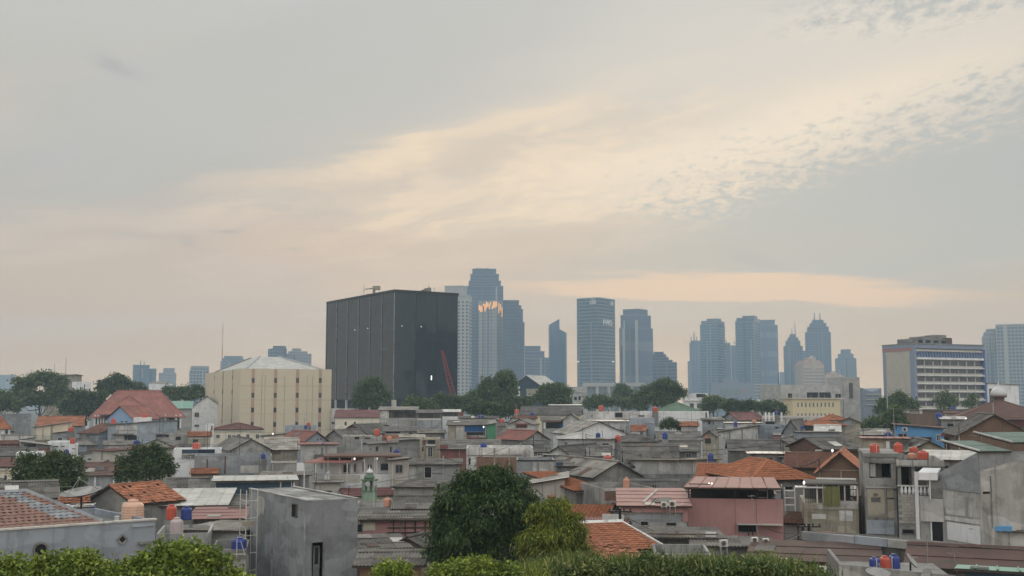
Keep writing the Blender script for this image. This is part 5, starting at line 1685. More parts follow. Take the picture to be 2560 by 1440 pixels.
 ('long white and brick house with cracked parapet', 1166, 1334, 124, 2, 7, 1119, 1119, 'flat', 'asb', 'whited', (('f', 'panel', 1191, 1236, 1142, 1182, 'brick'), ('f', 'panel', 1238, 1292, 1143, 1186, 'brick'), ('f', 'column', 1234, 1238, 1120, 1186, 'tan'), ('f', 'beam', 1238, 1304, 1134, 1140, 'concl'), ('f', 'column', 1272, 1274, 1121, 1186, 'tan'), ('f', 'door', 1169, 1178, 1143, 1163), ('f', 'panel', 1306, 1326, 1124, 1150, 'conc'), ('f', 'beam', 1166, 1303, 1137.5, 1139, 'concd'))),
 ('dark grey asbestos house behind the cracked parapet', 1316, 1372, 168, 6, 9, 1128, 1102, 'gx', 'asbd', 'concd', ()),
 ('gabled house with dark roof and white front wall', 1366, 1428, 150, -26, 13, 1138, 1116, 'gy', 'asbd', 'whited', (('f', 'awning', 1362, 1406, 1134, 1137, 'whiter'), ('f', 'column', 1384, 1386, 1140, 1155))),
 ('plain grey concrete house with dark roof edge above the mango tree', 1292, 1388, 110, 3, 6, 1151, 1151, 'flat', 'asbd', 'cem', (('f', 'beam', 1292, 1388, 1150, 1153, 'dark'), ('f', 'panel', 1333, 1384, 1154, 1186, 'conc'))),
 ('small house with wavy grey roofs right of the plain grey concrete house', 1392, 1490, 118, -4, 7, 1165, 1152, 'gx', 'asb', 'conc', (('f', 'panel', 1390, 1408, 1156, 1168, 'dkbluew'),)),
 # ---- centre right
 ('long white house with flat roof below the round tree', 1466, 1600, 258, 2, 9, 1029, 1029, 'flat', 'whiter', 'whited', (('f', 'opening', 1538, 1556, 1032, 1043), ('f', 'window', 1595, 1612, 1037, 1043), ('f', 'vent', 1479, 1481, 1036, 1044), ('f', 'panel', 1524, 1536, 1030, 1046, 'white'))),
 ('bright white walled house under the green hipped roof', 1600, 1772, 266, 2, 9, 1029, 1029, 'flat', 'whiter', 'white', (('f', 'opening', 1764, 1767, 1031, 1046), ('f', 'window', 1597, 1610, 1038, 1044))),
 ('house with green hipped roof behind the bright white wall', 1640, 1752, 300, 5, 14, 1028, 1006, 'hip', 'greenr', 'white', ()),
 ('square blue grey house in front of the long white house', 1573, 1636, 222, 2, 8, 1046, 1046, 'flat', 'asb', 'bluegrey', (('f', 'beam', 1606, 1632, 1058, 1060, 'cem'),)),
 ('low white house with red lean-to left of the blue grey house', 1462, 1572, 232, 0, 7, 1053, 1050, 'sy', 'whiter', 'whited', (('f', 'awning', 1462, 1504, 1053, 1055, 'redmetal'),)),
 ('white gabled house with broad asbestos roof', 1428, 1566, 206, 14, 12, 1084, 1054, 'gy', 'asbl', 'white', ()),
 ('pale gabled lean-to in front of the white gabled house', 1396, 1506, 194, 4, 7, 1096, 1082, 'hip', 'whiter', 'greyw', (('f', 'pipe', 1464, 1466, 1083, 1112, 'steel'),)),
 ('low grey house with blank wall under the blue and red tanks', 1472, 1536, 180, 2, 7, 1098, 1096, 'sy', 'asb', 'greyw', ()),
 ('small hut with orange red roof under the white wall', 1703, 1744, 216, 4, 7, 1064, 1055, 'gx', 'clay', 'concl', ()),
 ('grey asbestos hipped house between the red and blue tanks', 1540, 1642, 186, 6, 10, 1103, 1085, 'hip', 'asb', 'concl', (('f', 'beam', 1548, 1640, 1106, 1109, 'tan'),)),
 ('grey asbestos roof house behind the right hand blue tank', 1645, 1752, 192, 5, 9, 1100, 1080, 'gx', 'asb', 'whited', (('f', 'ledge', 1680, 1752, 1102, 1103.5, 'trim'), ('f', 'panel', 1700, 1750, 1104, 1112, 'whited'))),
 ('wide patched asbestos roof house with pale blue wall', 1566, 1696, 130, 4, 10, 1164, 1116, 'gx', 'asb', 'bluegrey', (('f', 'beam', 1566, 1696, 1165, 1167, 'dark'),)),
 ('grey asbestos roof house behind the wide patched roof', 1612, 1742, 150, 4, 9, 1128, 1112, 'gx', 'asb', 'concd', ()),
 ('small asbestos roof house left of the wide patched roof', 1474, 1528, 136, 4, 7, 1139, 1118, 'gx', 'asb', 'conc', ()),
 ('dark gabled house with pale roof strip below the big red tank', 1486, 1600, 112, 22, 13, 1190, 1154, 'gy', 'asbl', 'concd', ()),
 ('beige roof house with blue grey wall and a blue tank', 1700, 1792, 122, 26, 10, 1150, 1148, 'sy', 'beiger', 'concl', ()),
 ('long pale warehouse with slanting roof and pilasters', 1790, 1895, 196, -6, 9, 1080, 1064, 'sx', 'asb', 'whited', (('f', 'column', 1823, 1826, 1078, 1102, 'concd'), ('f', 'column', 1854, 1857, 1074, 1102, 'concd'), ('f', 'column', 1887, 1894, 1066, 1096, 'concl'))),
 ('blue grey blank walled house joined to the long pale warehouse', 1896, 1964, 203, 2, 8, 1063, 1063, 'flat', 'asb', 'bluegrey', (('f', 'column', 1923, 1924.5, 1064, 1096, 'cem'),)),
 ('house with bright white roof edge behind the long pale warehouse', 1814, 1902, 226, 2, 7, 1057, 1055, 'sy', 'whiter', 'white', ()),
 ('house with dusty maroon roof below the far hedge trees', 1848, 1912, 250, 12, 10, 1050, 1031, 'gx', 'maroon', 'conc', ()),
 ('low mossy wall house left of the dusty maroon roof', 1808, 1850, 262, 0, 6, 1041, 1040, 'sy', 'asb', 'tan', ()),
 ('grey cement house with posts on its flat white roof', 1906, 2066, 228, 3, 8, 1041, 1041, 'flat', 'whiter', 'greyw', (('f', 'beam', 1906, 2066, 1039, 1044, 'trim'), ('f', 'opening', 1991, 1995, 1050, 1056), ('f', 'opening', 2013, 2017, 1050, 1058), ('f', 'column', 2027, 2029, 1044, 1062, 'white'), ('f', 'opening', 1914, 1936, 1054, 1062), ('f', 'ledge', 1904, 1940, 1046, 1048))),
 ('small grey hut with dark windows at the left end of the long pale warehouse', 1757, 1808, 222, 2, 6, 1050, 1045, 'sy', 'asb', 'cem', (('f', 'opening', 1770, 1776, 1053, 1060), ('f', 'opening', 1782, 1786, 1052, 1062))),
 ('house with brown gable and salmon shutter left of the long pale warehouse', 1758, 1788, 186, -14, 9, 1088, 1076, 'gy', 'asb', 'tan', (('f', 'panel', 1761, 1769, 1087, 1096, 't_salmon'),)),
 ('grey gabled asbestos house right of the blue grey blank wall', 1958, 1996, 192, -24, 12, 1078, 1050, 'gy', 'asb', 'cem', (('f', 'opening', 1984, 1995, 1078, 1082),)),
 ('light blue stained house below the orange hipped roofs', 1996, 2098, 166, 3, 8, 1080, 1078, 'sy', 'asb', 'bluegrey', (('f', 'panel', 2003, 2030, 1108, 1122, 'bluel'), ('f', 'panel', 2058, 2080, 1097, 1110, 'conc'))),
 ('broad asbestos roof house behind the beige roof', 1826, 1952, 148, 6, 9, 1126, 1100, 'gx', 'asb', 'concd', (('f', 'beam', 1826, 1950, 1127, 1129, 'redmetal'),)),
 ('dark gabled asbestos house left of the light blue stained house', 1918, 1985, 158, -22, 11, 1118, 1096, 'gy', 'asb', 'tan', ()),
 ('white gutter house in front of the broad asbestos roof', 1876, 1958, 124, 3, 6, 1134, 1129, 'sy', 'whiter', 'conc', (('f', 'beam', 1876, 1958, 1136, 1138, 'concd'),)),
 ('low house with stacked white sacks under dark eaves', 1952, 2040, 122, 2, 7, 1143, 1130, 'sy', 'asb', 'concd', (('f', 'opening', 1956, 1984, 1145, 1151), ('f', 'column', 1956, 1960, 1143, 1156, 'trim'))),
 # ---- right
 ('far orange hipped roof house below the yellow wing', 2046, 2122, 222, 4, 9, 1049, 1037, 'hip', 'clay', 'whited', ()),
 ('bright orange hipped roof house beside a white canopy', 2040, 2112, 196, 10, 8, 1063, 1050, 'hip', 'clay', 'conc', ()),
 ('house with white canopy roof below the bright orange hip', 2040, 2098, 180, -16, 8, 1079, 1063, 'gx', 'whiter', 'concd', ()),
 ('small brown gabled house with a grey shutter right of the orange hips', 2096, 2150, 205, -8, 8, 1055, 1044, 'gy', 'asb', 'tan', (('f', 'panel', 2110, 2130, 1050, 1063, 'bluegrey'),)),
 ('concrete house with dark gaps behind the trees near the blue and cream office', 2248, 2420, 290, 4, 9, 1026, 1024, 'sy', 'asbl', 'brickb', (('f', 'opening', 2276, 2296, 1027, 1034, 'tan'), ('f', 'panel', 2252, 2274, 1025, 1032, 'whited'), ('f', 'panel', 2298, 2306, 1024, 1034, 'whited'))),
 ('maroon low roof house beside the mosque roof', 2366, 2440, 245, 3, 8, 1033, 1028, 'sy', 'maroon', 'tan', ()),
 ('house with cream flat roof and dark front below the mosque roof', 2356, 2416, 172, 3, 8, 1048, 1041, 'sy', 'whiter', 'cem', (('f', 'opening', 2368, 2386, 1059, 1066),)),
 ('bright blue house with thin maroon roof and an air conditioner', 2240, 2358, 148, 3, 8, 1061, 1070, 'sx', 'maroon', 'bluew', (('f', 'opening', 2246, 2267, 1085, 1094), ('f', 'window', 2340, 2351, 1086, 1103), ('f', 'awning', 2270, 2330, 1092, 1094, 'asb'), ('f', 'opening', 2286, 2328, 1096, 1106))),
 ('grey low roofs house left of the bright blue house', 2158, 2226, 156, 3, 7, 1087, 1072, 'sy', 'asbl', 'cem', (('f', 'panel', 2204, 2207, 1072, 1088, 'white'),)),
 ('red brown roof strip house right of the bright blue house', 2360, 2400, 138, -6, 7, 1090, 1102, 'sx', 'redmetal', 'darkwood', ()),
 ('low tan house with reddish roof behind the red tanks', 2160, 2272, 118, 3, 7, 1096, 1092, 'sy', 'redmetal', 'tan', (('f', 'panel', 2215, 2224, 1103, 1124, 'white'), ('f', 'panel', 2225, 2272, 1103, 1122, 'concd'))),
 ('grey gabled roof house right of the low tan house', 2274, 2372, 114, -12, 10, 1128, 1102, 'gy', 'asb', 'tan', ()),
 ('asbestos roof house with torn wall left of the red tanks', 2062, 2152, 128, 12, 9, 1122, 1094, 'gx', 'asb', 'rustd', (('f', 'beam', 2038, 2150, 1124, 1127, 'trim'),)),
 ('wide white flat roof house behind the right hand red tanks', 2310, 2440, 98, -8, 9, 1150, 1126, 'sy', 'whiter', 'conc', ()),
 ('big brown brick gabled house at the right edge', 2398, 2580, 128, -14, 12, 1086, 1036, 'gy', 'asb', 'brickb', (('f', 'column', 2452, 2455, 1075, 1118, 'tan'), ('f', 'column', 2510, 2513, 1060, 1118, 'tan'), ('f', 'beam', 2420, 2560, 1088, 1089.5, 'tan'), ('f', 'column', 2396, 2400, 1084, 1122, 'trim'))),
]
for a in HS:
    a = list(a)
    feats = a.pop()
    house(*a, feats)

# mosque roof with silver dome
mq, F = house('mosque with broad brown hipped roof and a silver dome', 2392, 2640, 190, 6, 24, 1044, 1000, 'hip', 'brownr', 'maroonw', (('f', 'opening', 2424, 2440, 1048, 1056),), cat='mosque', name='mosque', ov=1.0, hipr=.05)
zc = F.z(2512, 1003, .5)
MB().lathe([(.9, -.6), (.9, .6), (1.35, .7), (1.35, .9)], 16).build('drum', 'brownr', mq, loc=(0, 0, zc))
MB().lathe([(1.3, .9), (1.45, 1.15), (1.35, 1.7), (1.0, 2.15), (.5, 2.5), (.1, 2.75), (.05, 3.6)], 20).build('dome', 'silver', mq, True, (0, 0, zc))
# ------------------------------------------------------------------ nearer houses
NS = [
 ('flat white roofed house with dark blue front left of the grey tower', 540, 736, 100, 3, 5, 1202, 1189, 'sy', 'whiter', 'dkbluew', (('f', 'column', 700, 703, 1203, 1226, 'trim'), ('f', 'panel', 733, 737, 1203, 1220, 'white'), ('f', 'beam', 540, 735, 1203, 1205, 'steel'))),
 ('white sheet roof warehouse left of the grey tower', 372, 560, 88, 10, 9, 1264, 1222, 'sy', 'whiter', 'cem', ()),
 ('grey gabled house with crumbling orange tile roof', 226, 338, 86, -34, 4.2, 1256, 1214, 'gy', 'clayp', 'conc', (('f', 'window', 298, 306, 1280, 1298), ('f', 'vent', 243, 256, 1281, 1283))),
 ('long dark asbestos roof house right of the crumbling orange roof', 424, 545, 106, 6, 9, 1240, 1196, 'gx', 'asb', 'conc', ()),
 ('house with faded red corrugated roof left of the grey tower', 480, 604, 82, -8, 6, 1297, 1268, 'sy', 'pinkr', 'concd', ()),
 ('dark shed with peaked grey roof edge above the faded red roof', 536, 610, 92, -12, 7, 1262, 1240, 'gx', 'asb', 'concd', ()),
 ('pale grey corrugated lean-to below the faded red roof', 458, 604, 74, -10, 6, 1326, 1304, 'sy', 'asbl', 'concl', ()),
 ('flat roofed block wall house carrying the pale pink tank', 390, 524, 70, -6, 5, 1335, 1335, 'flat', 'asb', 'conc', (('f', 'column', 404, 407, 1345, 1362), ('f', 'column', 520, 524, 1336, 1362, 'concl'))),
 ('low concrete house carrying the blue tank beside the grey tower', 526, 616, 66, -4, 5, 1376, 1372, 'flat', 'asb', 'conc', ()),
 ('house with coarse grey asbestos roof at the left edge above the brown tiles', -40, 138, 82, 8, 8, 1248, 1206, 'gx', 'asb', 'conc', ()),
 ('small orange tiled house behind the brown tile roof', 158, 212, 80, 6, 6, 1258, 1242, 'gx', 'clayp', 'yellow', ()),
 ('low white roofed hut behind the brown tile roof', 160, 216, 75, -4, 4, 1268, 1261, 'sy', 'whiter', 'whited', ()),
 # -- right of the grey tower
 ('house with dark red roof beside the mosque turret', 872, 992, 112, 14, 8, 1240, 1220, 'sy', 'maroon', 'cream', (('f', 'column', 985, 988, 1232, 1262),)),
 ('grey roofed house with open side behind the mango tree', 986, 1098, 112, -10, 7, 1218, 1202, 'sy', 'asb', 'concl', (('r', 'opening', 1090, 1100, 1210, 1222),)),
 ('shed with long grey sheets and white roof lights left of the mango tree', 988, 1100, 90, -6, 7, 1270, 1240, 'gx', 'asb', 'concd', ()),
 ('flat concrete roof house carrying the salmon tank', 886, 990, 92, -4, 6, 1268, 1268, 'flat', 'asb', 'conc', (('f', 'panel', 896, 915, 1282, 1288, 'brick'),)),
 ('house with rusty metal awning over a pink walled yard', 900, 1090, 80, -4, 5, 1299, 1278, 'sy', 'asb', 'pinkw', (('f', 'panel', 905, 938, 1306, 1326, 'cream'), ('f', 'opening', 890, 905, 1312, 1330), ('f', 'beam', 918, 1090, 1296, 1302, 'rustd'), ('f', 'column', 1036, 1040, 1303, 1340, 'darkwood'), ('f', 'column', 1062, 1065, 1303, 1340, 'darkwood'), ('f', 'column', 983, 985, 1303, 1340, 'darkwood'), ('f', 'column', 1012, 1014, 1303, 1340, 'darkwood'), ('f', 'beam', 968, 1088, 1318, 1320, 'darkwood'), ('f', 'beam', 968, 1088, 1330, 1332, 'darkwood'))),
 ('house with ribbed grey green roof right of the grey tower', 884, 1016, 70, 14, 5, 1372, 1338, 'sy', 'asb', 'rustd', ()),
 ('tan gabled house with stained wall left of the mango tree', 975, 1072, 72, -28, 8, 1372, 1342, 'gy', 'asb', 'tan', ()),
 ('low asbestos roof house at the bottom right of the grey tower', 900, 1050, 60, -6, 6, 1412, 1380, 'gx', 'asb', 'brick', ()),
 # -- centre right
 ('white walled shed with white slanting roof behind the mango tree', 1300, 1412, 98, -4, 7, 1213, 1194, 'sx', 'whiter', 'block', (('f', 'column', 1355, 1357, 1206, 1256), ('f', 'column', 1386, 1389, 1200, 1256), ('f', 'awning', 1369, 1386, 1238, 1241, 'clay'), ('f', 'opening', 1371, 1386, 1242, 1252))),
 ('orange tiled house with white eaves and grey walls', 1441, 1505, 96, 24, 10, 1226, 1181, 'sy', 'clay', 'concd', (('f', 'window', 1467, 1475, 1236, 1258), ('f', 'fascia', 1440, 1506, 1225, 1229, 'white'))),
 ('dark flat roofed house under the salmon tank with tall lid', 1510, 1636, 90, 12, 7, 1222, 1222, 'flat', 'whiter', 'concd', (('f', 'panel', 1512, 1562, 1228, 1250, 'brickb'), ('f', 'awning', 1530, 1570, 1256, 1259, 'maroon'), ('f', 'opening', 1532, 1552, 1262, 1276), ('f', 'beam', 1510, 1566, 1222, 1227, 'conc'), ('f', 'column', 1570, 1576, 1222, 1250, 'conc'))),
 ('house with low orange roof right of the yellow green tree', 1398, 1506, 84, -10, 6, 1298, 1264, 'sy', 'clay', 'conc', ()),
 ('low house with white parapet and maroon roof under the power pole', 1440, 1560, 74, -4, 5, 1312, 1296, 'sy', 'maroon', 'white', (('f', 'panel', 1505, 1560, 1285, 1306, 'whited'),)),
 ('grey flat roof house behind the pink house', 1500, 1760, 112, 4, 7, 1196, 1196, 'flat', 'asb', 'concd', (('f', 'beam', 1560, 1700, 1198, 1202, 'conc'),)),
 ('house with ragged tarpaulins under a rusty roof edge', 1600, 1800, 68, 8, 5, 1344, 1320, 'sy', 'asb', 'concd', (('f', 'beam', 1618, 1796, 1333, 1337, 'rustd'), ('f', 'panel', 1644, 1662, 1334, 1352, 'cem'), ('f', 'panel', 1664, 1740, 1335, 1344, 'tan'), ('f', 'panel', 1764, 1790, 1330, 1342, 'white'))),
 ('grey roof house carrying air conditioners at the bottom right', 1740, 1930, 64, 4, 6, 1366, 1342, 'sy', 'asb', 'conc', ()),
 ('long grey garden wall house above the hedge', 1636, 1778, 58, 6, 4, 1386, 1386, 'flat', 'asb', 'conc', ()),
 # -- right
 ('orange hipped roof house behind the pink house', 1880, 2030, 104, 12, 10, 1196, 1148, 'hip', 'clay', 'conc', ()),
 ('orange gabled house left of the orange hipped roof', 1746, 1870, 112, -8, 9, 1196, 1162, 'gx', 'clay', 'cem', ()),
 ('house with dark brown clay roof behind the brick gable', 1968, 2086, 114, -6, 8, 1168, 1134, 'gx', 'clayb', 'brickb', ()),
 ('brick house with wooden gable and rough orange tiles', 2048, 2156, 94, -8, 11, 1178, 1133, 'gy', 'clayp', 'brickb', (('f', 'beam', 2050, 2154, 1174, 1177, 'tan'), ('f', 'column', 2101, 2105, 1178, 1216, 'tan'), ('f', 'column', 2152, 2156, 1178, 1216, 'tan'), ('f', 'column', 2048, 2051, 1178, 1216, 'tan'))),
 ('low red tiled house between the pink house and the tan patched house', 1962, 2004, 84, -24, 6, 1308, 1284, 'gx', 'clayb', 'whited', ()),
 ('narrow brick gap house left of the three storey concrete house', 2148, 2168, 86, 2, 6, 1240, 1240, 'flat', 'asb', 'brick', ()),
 ('long low house with white fascia boards across the lower right', 2008, 2400, 58, -46, 2.5, 1367, 1347, 'sy', 'asb', 'concd', (('f', 'fascia', 2009, 2140, 1328, 1362, 'cem'), ('f', 'fascia', 2141, 2222, 1339, 1367, 'bluegrey'), ('f', 'fascia', 2223, 2272, 1347, 1372, 'greyw'), ('f', 'fascia', 2273, 2340, 1353, 1377, 'greyw'), ('f', 'fascia', 2341, 2398, 1361, 1381, 'cem'))),
 ('wide maroon roofed house at the bottom right corner', 2280, 2660, 52, -6, 6, 1432, 1370, 'gx', 'maroond', 'conc', ()),
 ('mossy dark maroon roof house above the hedge', 1880, 2190, 57, -8, 5, 1408, 1356, 'sy', 'maroond', 'concd', ()),
 ('house corner with smooth green roof at the bottom right', 2412, 2640, 45, -4, 4, 1434, 1420, 'sy', 'tealr', 'dkbluew', ()),
 ('white shed with blue canopy and glazed door at the right edge', 2460, 2600, 72, -6, 5, 1330, 1322, 'sy', 'whiter', 'whited', (('f', 'awning', 2470, 2530, 1312, 1326, 'bluew'), ('f', 'window', 2461, 2480, 1335, 1360, 'off_dkblue'), ('f', 'vent', 2511, 2520, 1346, 1350), ('f', 'opening', 2506, 2524, 1357, 1368, 'maroonw'))),
 # low infill houses whose roofs close the gaps
]
for a in NS:
    a = list(a)
    feats = a.pop()
    house(*a, feats, ov=.03 if 'fascia boards' in a[0] else .38)

# --- small lean-to shacks crowding against the houses
def inv(X_, Y_, z_):
    q = (z_ - CAM_H) / Y_
    y = (q * CP - SP) / (CP + q * SP)
    return 1280 + FOC * (X_ / Y_) * (CP - y * SP), 720 - FOC * y


def taken(x, y, r, me_):
    for (G, z_, l_) in BOXES:
        if G is me_:
            continue
        ca_, sa_ = math.cos(G.rot), math.sin(G.rot)
        qx, qy = x - G.ctr.x, y - G.ctr.y
        u_, v_ = qx * ca_ + qy * sa_, -qx * sa_ + qy * ca_
        if abs(u_) < G.w / 2 + r and abs(v_) < G.l / 2 + r:
            return True
    return False


rn = random.Random(2024)
SH_ROOF = (('asb', 'grey'), ('asbd', 'dark'), ('rustz', 'rusty'), ('maroon', 'maroon'), ('rustd', 'brown'), ('asbl', 'pale'), ('whiter', 'white'), ('clayb', 'tiled'), ('clay', 'orange'))
SH_WALL = ('conc', 'concd', 'concl', 'tan', 'brick', 'whited', 'block', 'cream', 'bluegrey', 'cem', 'maroonw')
nsh = 0
SHN = {}
NOT_SEEN = {3, 5, 7, 8, 9, 10, 12, 13, 14, 16, 17, 19, 20, 22, 23, 24, 25, 26, 27, 28, 30, 33, 34, 35, 36, 38, 39, 40, 41, 43, 44, 46, 48, 50, 51, 52, 53, 54, 56, 57, 58, 59, 60, 61, 62, 63, 64, 65, 66, 67, 69, 70, 71, 72, 78, 79}      # spots wholly behind other houses
for (F, zE, lab) in list(BOXES):
    if not (92 < F.d < 262) or len(lab.split()) > 11:
        continue
    used = []
    for side in (-1, 1):
        wv = rn.uniform(2.6, min(5.5, max(2.7, F.w * .55)))
        dp = rn.uniform(2.2, 3.6)
        u = side * (F.w / 2 - wv / 2 - rn.uniform(-.8, .4))
        dv = (F.FR - F.FL).normalized()
        ctr = (F.FL + F.FR) / 2 + dv * u - F.bk * (dp / 2 + .5)
        hz_ = zE - rn.uniform(.7, 2.4)
        if hz_ < 2.4 or taken(ctr.x, ctr.y, wv * .42, F) or rn.random() < .25:
            continue
        p0, p1 = ctr - dv * wv / 2 - F.bk * dp / 2, ctr + dv * wv / 2 - F.bk * dp / 2
        rt = rn.choice(('sy', 'sy', 'gx', 'sx', 'gy'))
        nd = p0.y if F.rot >= 0 else p1.y
        xa, ya = inv(p0.x, p0.y, hz_)
        xb, yb = inv(p1.x, p1.y, hz_)
        rise = rn.uniform(.45, 1.1)
        yr = {'sy': inv(ctr.x, ctr.y + dp / 2, hz_ + rise * .6)[1], 'gx': inv(ctr.x, ctr.y, hz_ + rise)[1], 'gy': inv(ctr.x, ctr.y - dp / 2, hz_ + rise)[1], 'sx': inv(p1.x, p1.y, hz_ + rise * .5)[1]}[rt]
        rm_, rname = rn.choice(SH_ROOF)
        nsh += 1
        if nsh - 1 in NOT_SEEN:
            BOXES.append((Frame(xa, xb, nd, math.degrees(F.rot) if abs(F.rot) > R(8.01) else math.copysign(8.02, F.rot), dp, None, ya), hz_, ''))
            continue
        SHN[nsh - 1] = house('%s shack %s the %s' % (rname, 'left before' if side < 0 else 'right before', lab), xa, xb, nd, math.degrees(F.rot) if abs(F.rot) > R(8.01) else math.copysign(8.02, F.rot), dp, ya if rt != 'gx' else inv(ctr.x, ctr.y - dp / 2, hz_)[1], yr, rt, rm_, rn.choice(SH_WALL), (), name='shack', ov=.25, pieces=False)[0].name

# --- lower left: brown concrete tile roof, grey blue wall
F = Frame(-60, 388, 56, 40, 9, None, 1330)
r_ = thing('house', 'house with glossy brown tile roof and blue grey wall at the lower left', 'house', (F.ctr.x, F.ctr.y, 0), F.rot)
X, Y = F.w / 2, F.l / 2
zt = F.z(388, 1300, 0, 1)
u0, za = F.hit('f', 0, 1333)
wl = MB().box(-X, X, -Y, -Y + .2, 0, zt).box(-X, X, Y - .2, Y, 0, zt).box(-X, -X + .2, -Y + .2, Y - .2, 0, zt).box(X - .2, X, -Y + .2, Y - .2, 0, zt)
wl.build('wall', 'bluegrey', r_)
MB().box(-X - .05, X + .05, -Y - .08, -Y + .26, zt + .003, zt + .09).build('coping', 'trim', r_)
MB().box(-X + .2, X - .2, -Y + .2, Y - .2, zt - .5, zt - .35).build('gutter_floor', 'concd', r_)
ux, _ = F.hit('f', 262, 1300)
dk = MB()
rf = link('roof', bpy.data.meshes.new('roof'), r_)
sg = {'n': [], 'name': 'roof_tile'}
zr = F.z(40, 1229, .52)
run = Y
rn = random.Random(4)
W_ = ux + X
rise = zr - zt
def pale(u, v):
    s_ = W_ - W_ * .42 * v / math.hypot(run - .3, rise) - u
    return 'cem' if 0.35 < s_ < 1.7 and v > .5 and v < 5 and rn.random() < (.9 if s_ > .7 else .6) else None


roof_plane(r_, rf, dk, (-X, -Y + .28, zt + .02), (1, 0, 0), (0, run - .3, rise), W_, 0, W_ * .42, 'tile', 'tileb', True, (.33, .38), sg, 300, rn, pale)
rf.data = dk.mesh('roof', ['tileb', 'darkwood', 'cem'])
cap = MB()
ridge(cap, (ux, -Y + .28, zt + .05), (ux - W_ * .42, -.02, zr + .05), .13)
ridge(cap, (-X, -.02, zr + .05), (ux - W_ * .42, -.02, zr + .05), .13)
cap.build('ridge_cap', 'cem', r_)
# back slope of the hip
MB().add([(ux, -Y + .3, zt), (ux + 1.5, Y * .6, zt), (ux - W_ * .42, 0, zr), (-X, 0, zr), (-X, Y * .9, zt)], [(0, 1, 2), (1, 4, 3, 2)]).build('back_slope', 'cem', r_)
# diamond and round vents
for (px, py, s_, n_) in ((305, 1348, .26, 4), (101, 1374, .34, 16)):
    u, z = F.hit('f', px, py)
    mb = MB()
    for k in range(n_):
        t0, t1 = 2 * math.pi * k / n_, 2 * math.pi * (k + 1) / n_
        mb.bar((u + s_ * math.cos(t0), -Y - .03, z + s_ * math.sin(t0)), (u + s_ * math.cos(t1), -Y - .03, z + s_ * math.sin(t1)), .07, 4)
    o = mb.build('vent', 'concd', r_)
    mb = MB()
    pts = [(u + s_ * .8 * math.cos(2 * math.pi * k / n_), -Y - .02, z + s_ * .8 * math.sin(2 * math.pi * k / n_)) for k in range(n_)]
    mb.add(pts, [tuple(range(n_))])
    mb.bar((u - s_ * .6, -Y - .04, z), (u + s_ * .6, -Y - .04, z), .03, 4)
    mb.build('vent_screen', 'dark', o)
feature(r_, F, 'f', 'beam', 329, 386, 1311, 1314, 'bluegrey')
feature(r_, F, 'f', 'ledge', 345, 374, 1354, 1357, 'concd')

# --- the grey plastered tower
F = Frame(767, 895, 66, 31, None, 622, 1250)
r_ = thing('house', 'tall narrow grey cement tower house with one small window and a door', 'house', (F.ctr.x, F.ctr.y, 0), F.rot)
X, Y = F.w / 2, F.l / 2
zt = F.z(767, 1252, 0, 0)
e = .16
wl = MB()
# walls as four slabs with an open door and window
du0, du1, dz0, dz1 = F.rect('f', 778, 810, 1357, 1460)
wu0, wu1, wz0, wz1 = F.rect('l', 729, 744, 1258, 1296)
wl.box(-X, du0, -Y, -Y + e, 0, zt).box(du1, X, -Y, -Y + e, 0, zt).box(du0, du1, -Y, -Y + e, dz1, zt).box(du0, du1, -Y, -Y + e, 0, dz0)
wl.box(X - e, X, -Y + e, Y - e, 0, zt).box(-X, X, Y - e, Y, 0, zt)
wl.box(-X, -X + e, -Y + e, wu0, 0, zt).box(-X, -X + e, wu1, Y - e, 0, zt).box(-X, -X + e, wu0, wu1, 0, wz0).box(-X, -X + e, wu0, wu1, wz1, zt)
wl.build('wall', 'cem', r_)
MB().box(-X + e, X - e, -Y + e, Y - e, zt - .32, zt - .2).box(-X + e, X - e, -Y + e, Y - e, dz0 - .15, dz0 - .02).build('floor_slab', 'conc', r_)
MB().box(-X - .03, -X + e + .05, -Y - .03, Y + .03, zt + .003, zt + .05).box(X - e - .05, X + .03, -Y - .03, Y + .03, zt + .003, zt + .05).build('coping', 'concl', r_)
rs = link('roof_deck', MB().box(-X + e, X - e, -Y + e, Y - e, zt - .19, zt - .12).mesh('roof_deck', 'conc'), r_)
for i in range(3):
    for k in range(2):
        xa = -X + e + (2 * X - 2 * e) * k / 2
        ya = -Y + e + (2 * Y - 2 * e) * i / 3
        MB().box(xa + .02, xa + (X - e) - .02, ya + .02, ya + (2 * Y - 2 * e) / 3 - .02, zt - .118, zt - .06 + .02 * ((i + k) % 2)).build('roof_sheet', 'conc', rs)
d0 = MB().box(du0, du0 + .08, -Y + .02, -Y + .14, dz0, dz1 - .01).box(du1 - .08, du1, -Y + .02, -Y + .14, dz0, dz1 - .01).build('door', 'concd', r_)
MB().box(du0 + .33, du1 - .1, -Y + .5, -Y + .55, dz0, dz1 - .25).build('door_leaf', 'cem', d0)
MB().box(du0 + .42, du1 - .2, -Y + .47, -Y + .5, dz1 - 1.3, dz1 - .35).build('pane', 'pane', d0)
wf = MB()
for (a, b, c_, d_) in ((wu0, wu0 + .06, wz0, wz1), (wu1 - .06, wu1, wz0, wz1), (wu0 + .06, wu1 - .06, wz0, wz0 + .06), (wu0 + .06, wu1 - .06, wz1 - .06, wz1)):
    wf.box(-X + .01, -X + .12, a, b, c_, d_)
wo = wf.build('window', 'darkwood', r_)
MB().box(-X + .13, -X + .15, wu0 + .02, wu1 - .02, wz0, wz1).build('pane', 'pane', wo)
u, _ = F.hit('l', 680, 1400)
q = MB()
facebox(q, F, 'l', u - .12, u + .12, 0, F.z(680, 1360, .6, 0), -.1, .05)
q.build('column', 'conc', r_)
q = MB()
facebox(q, F, 'l', -Y + .05, -Y + .3, 0, zt - 1.0, -.1, .04)
q.build('column', 'cem', r_)
u, z = F.hit('l', 650, 1262)
q = MB()
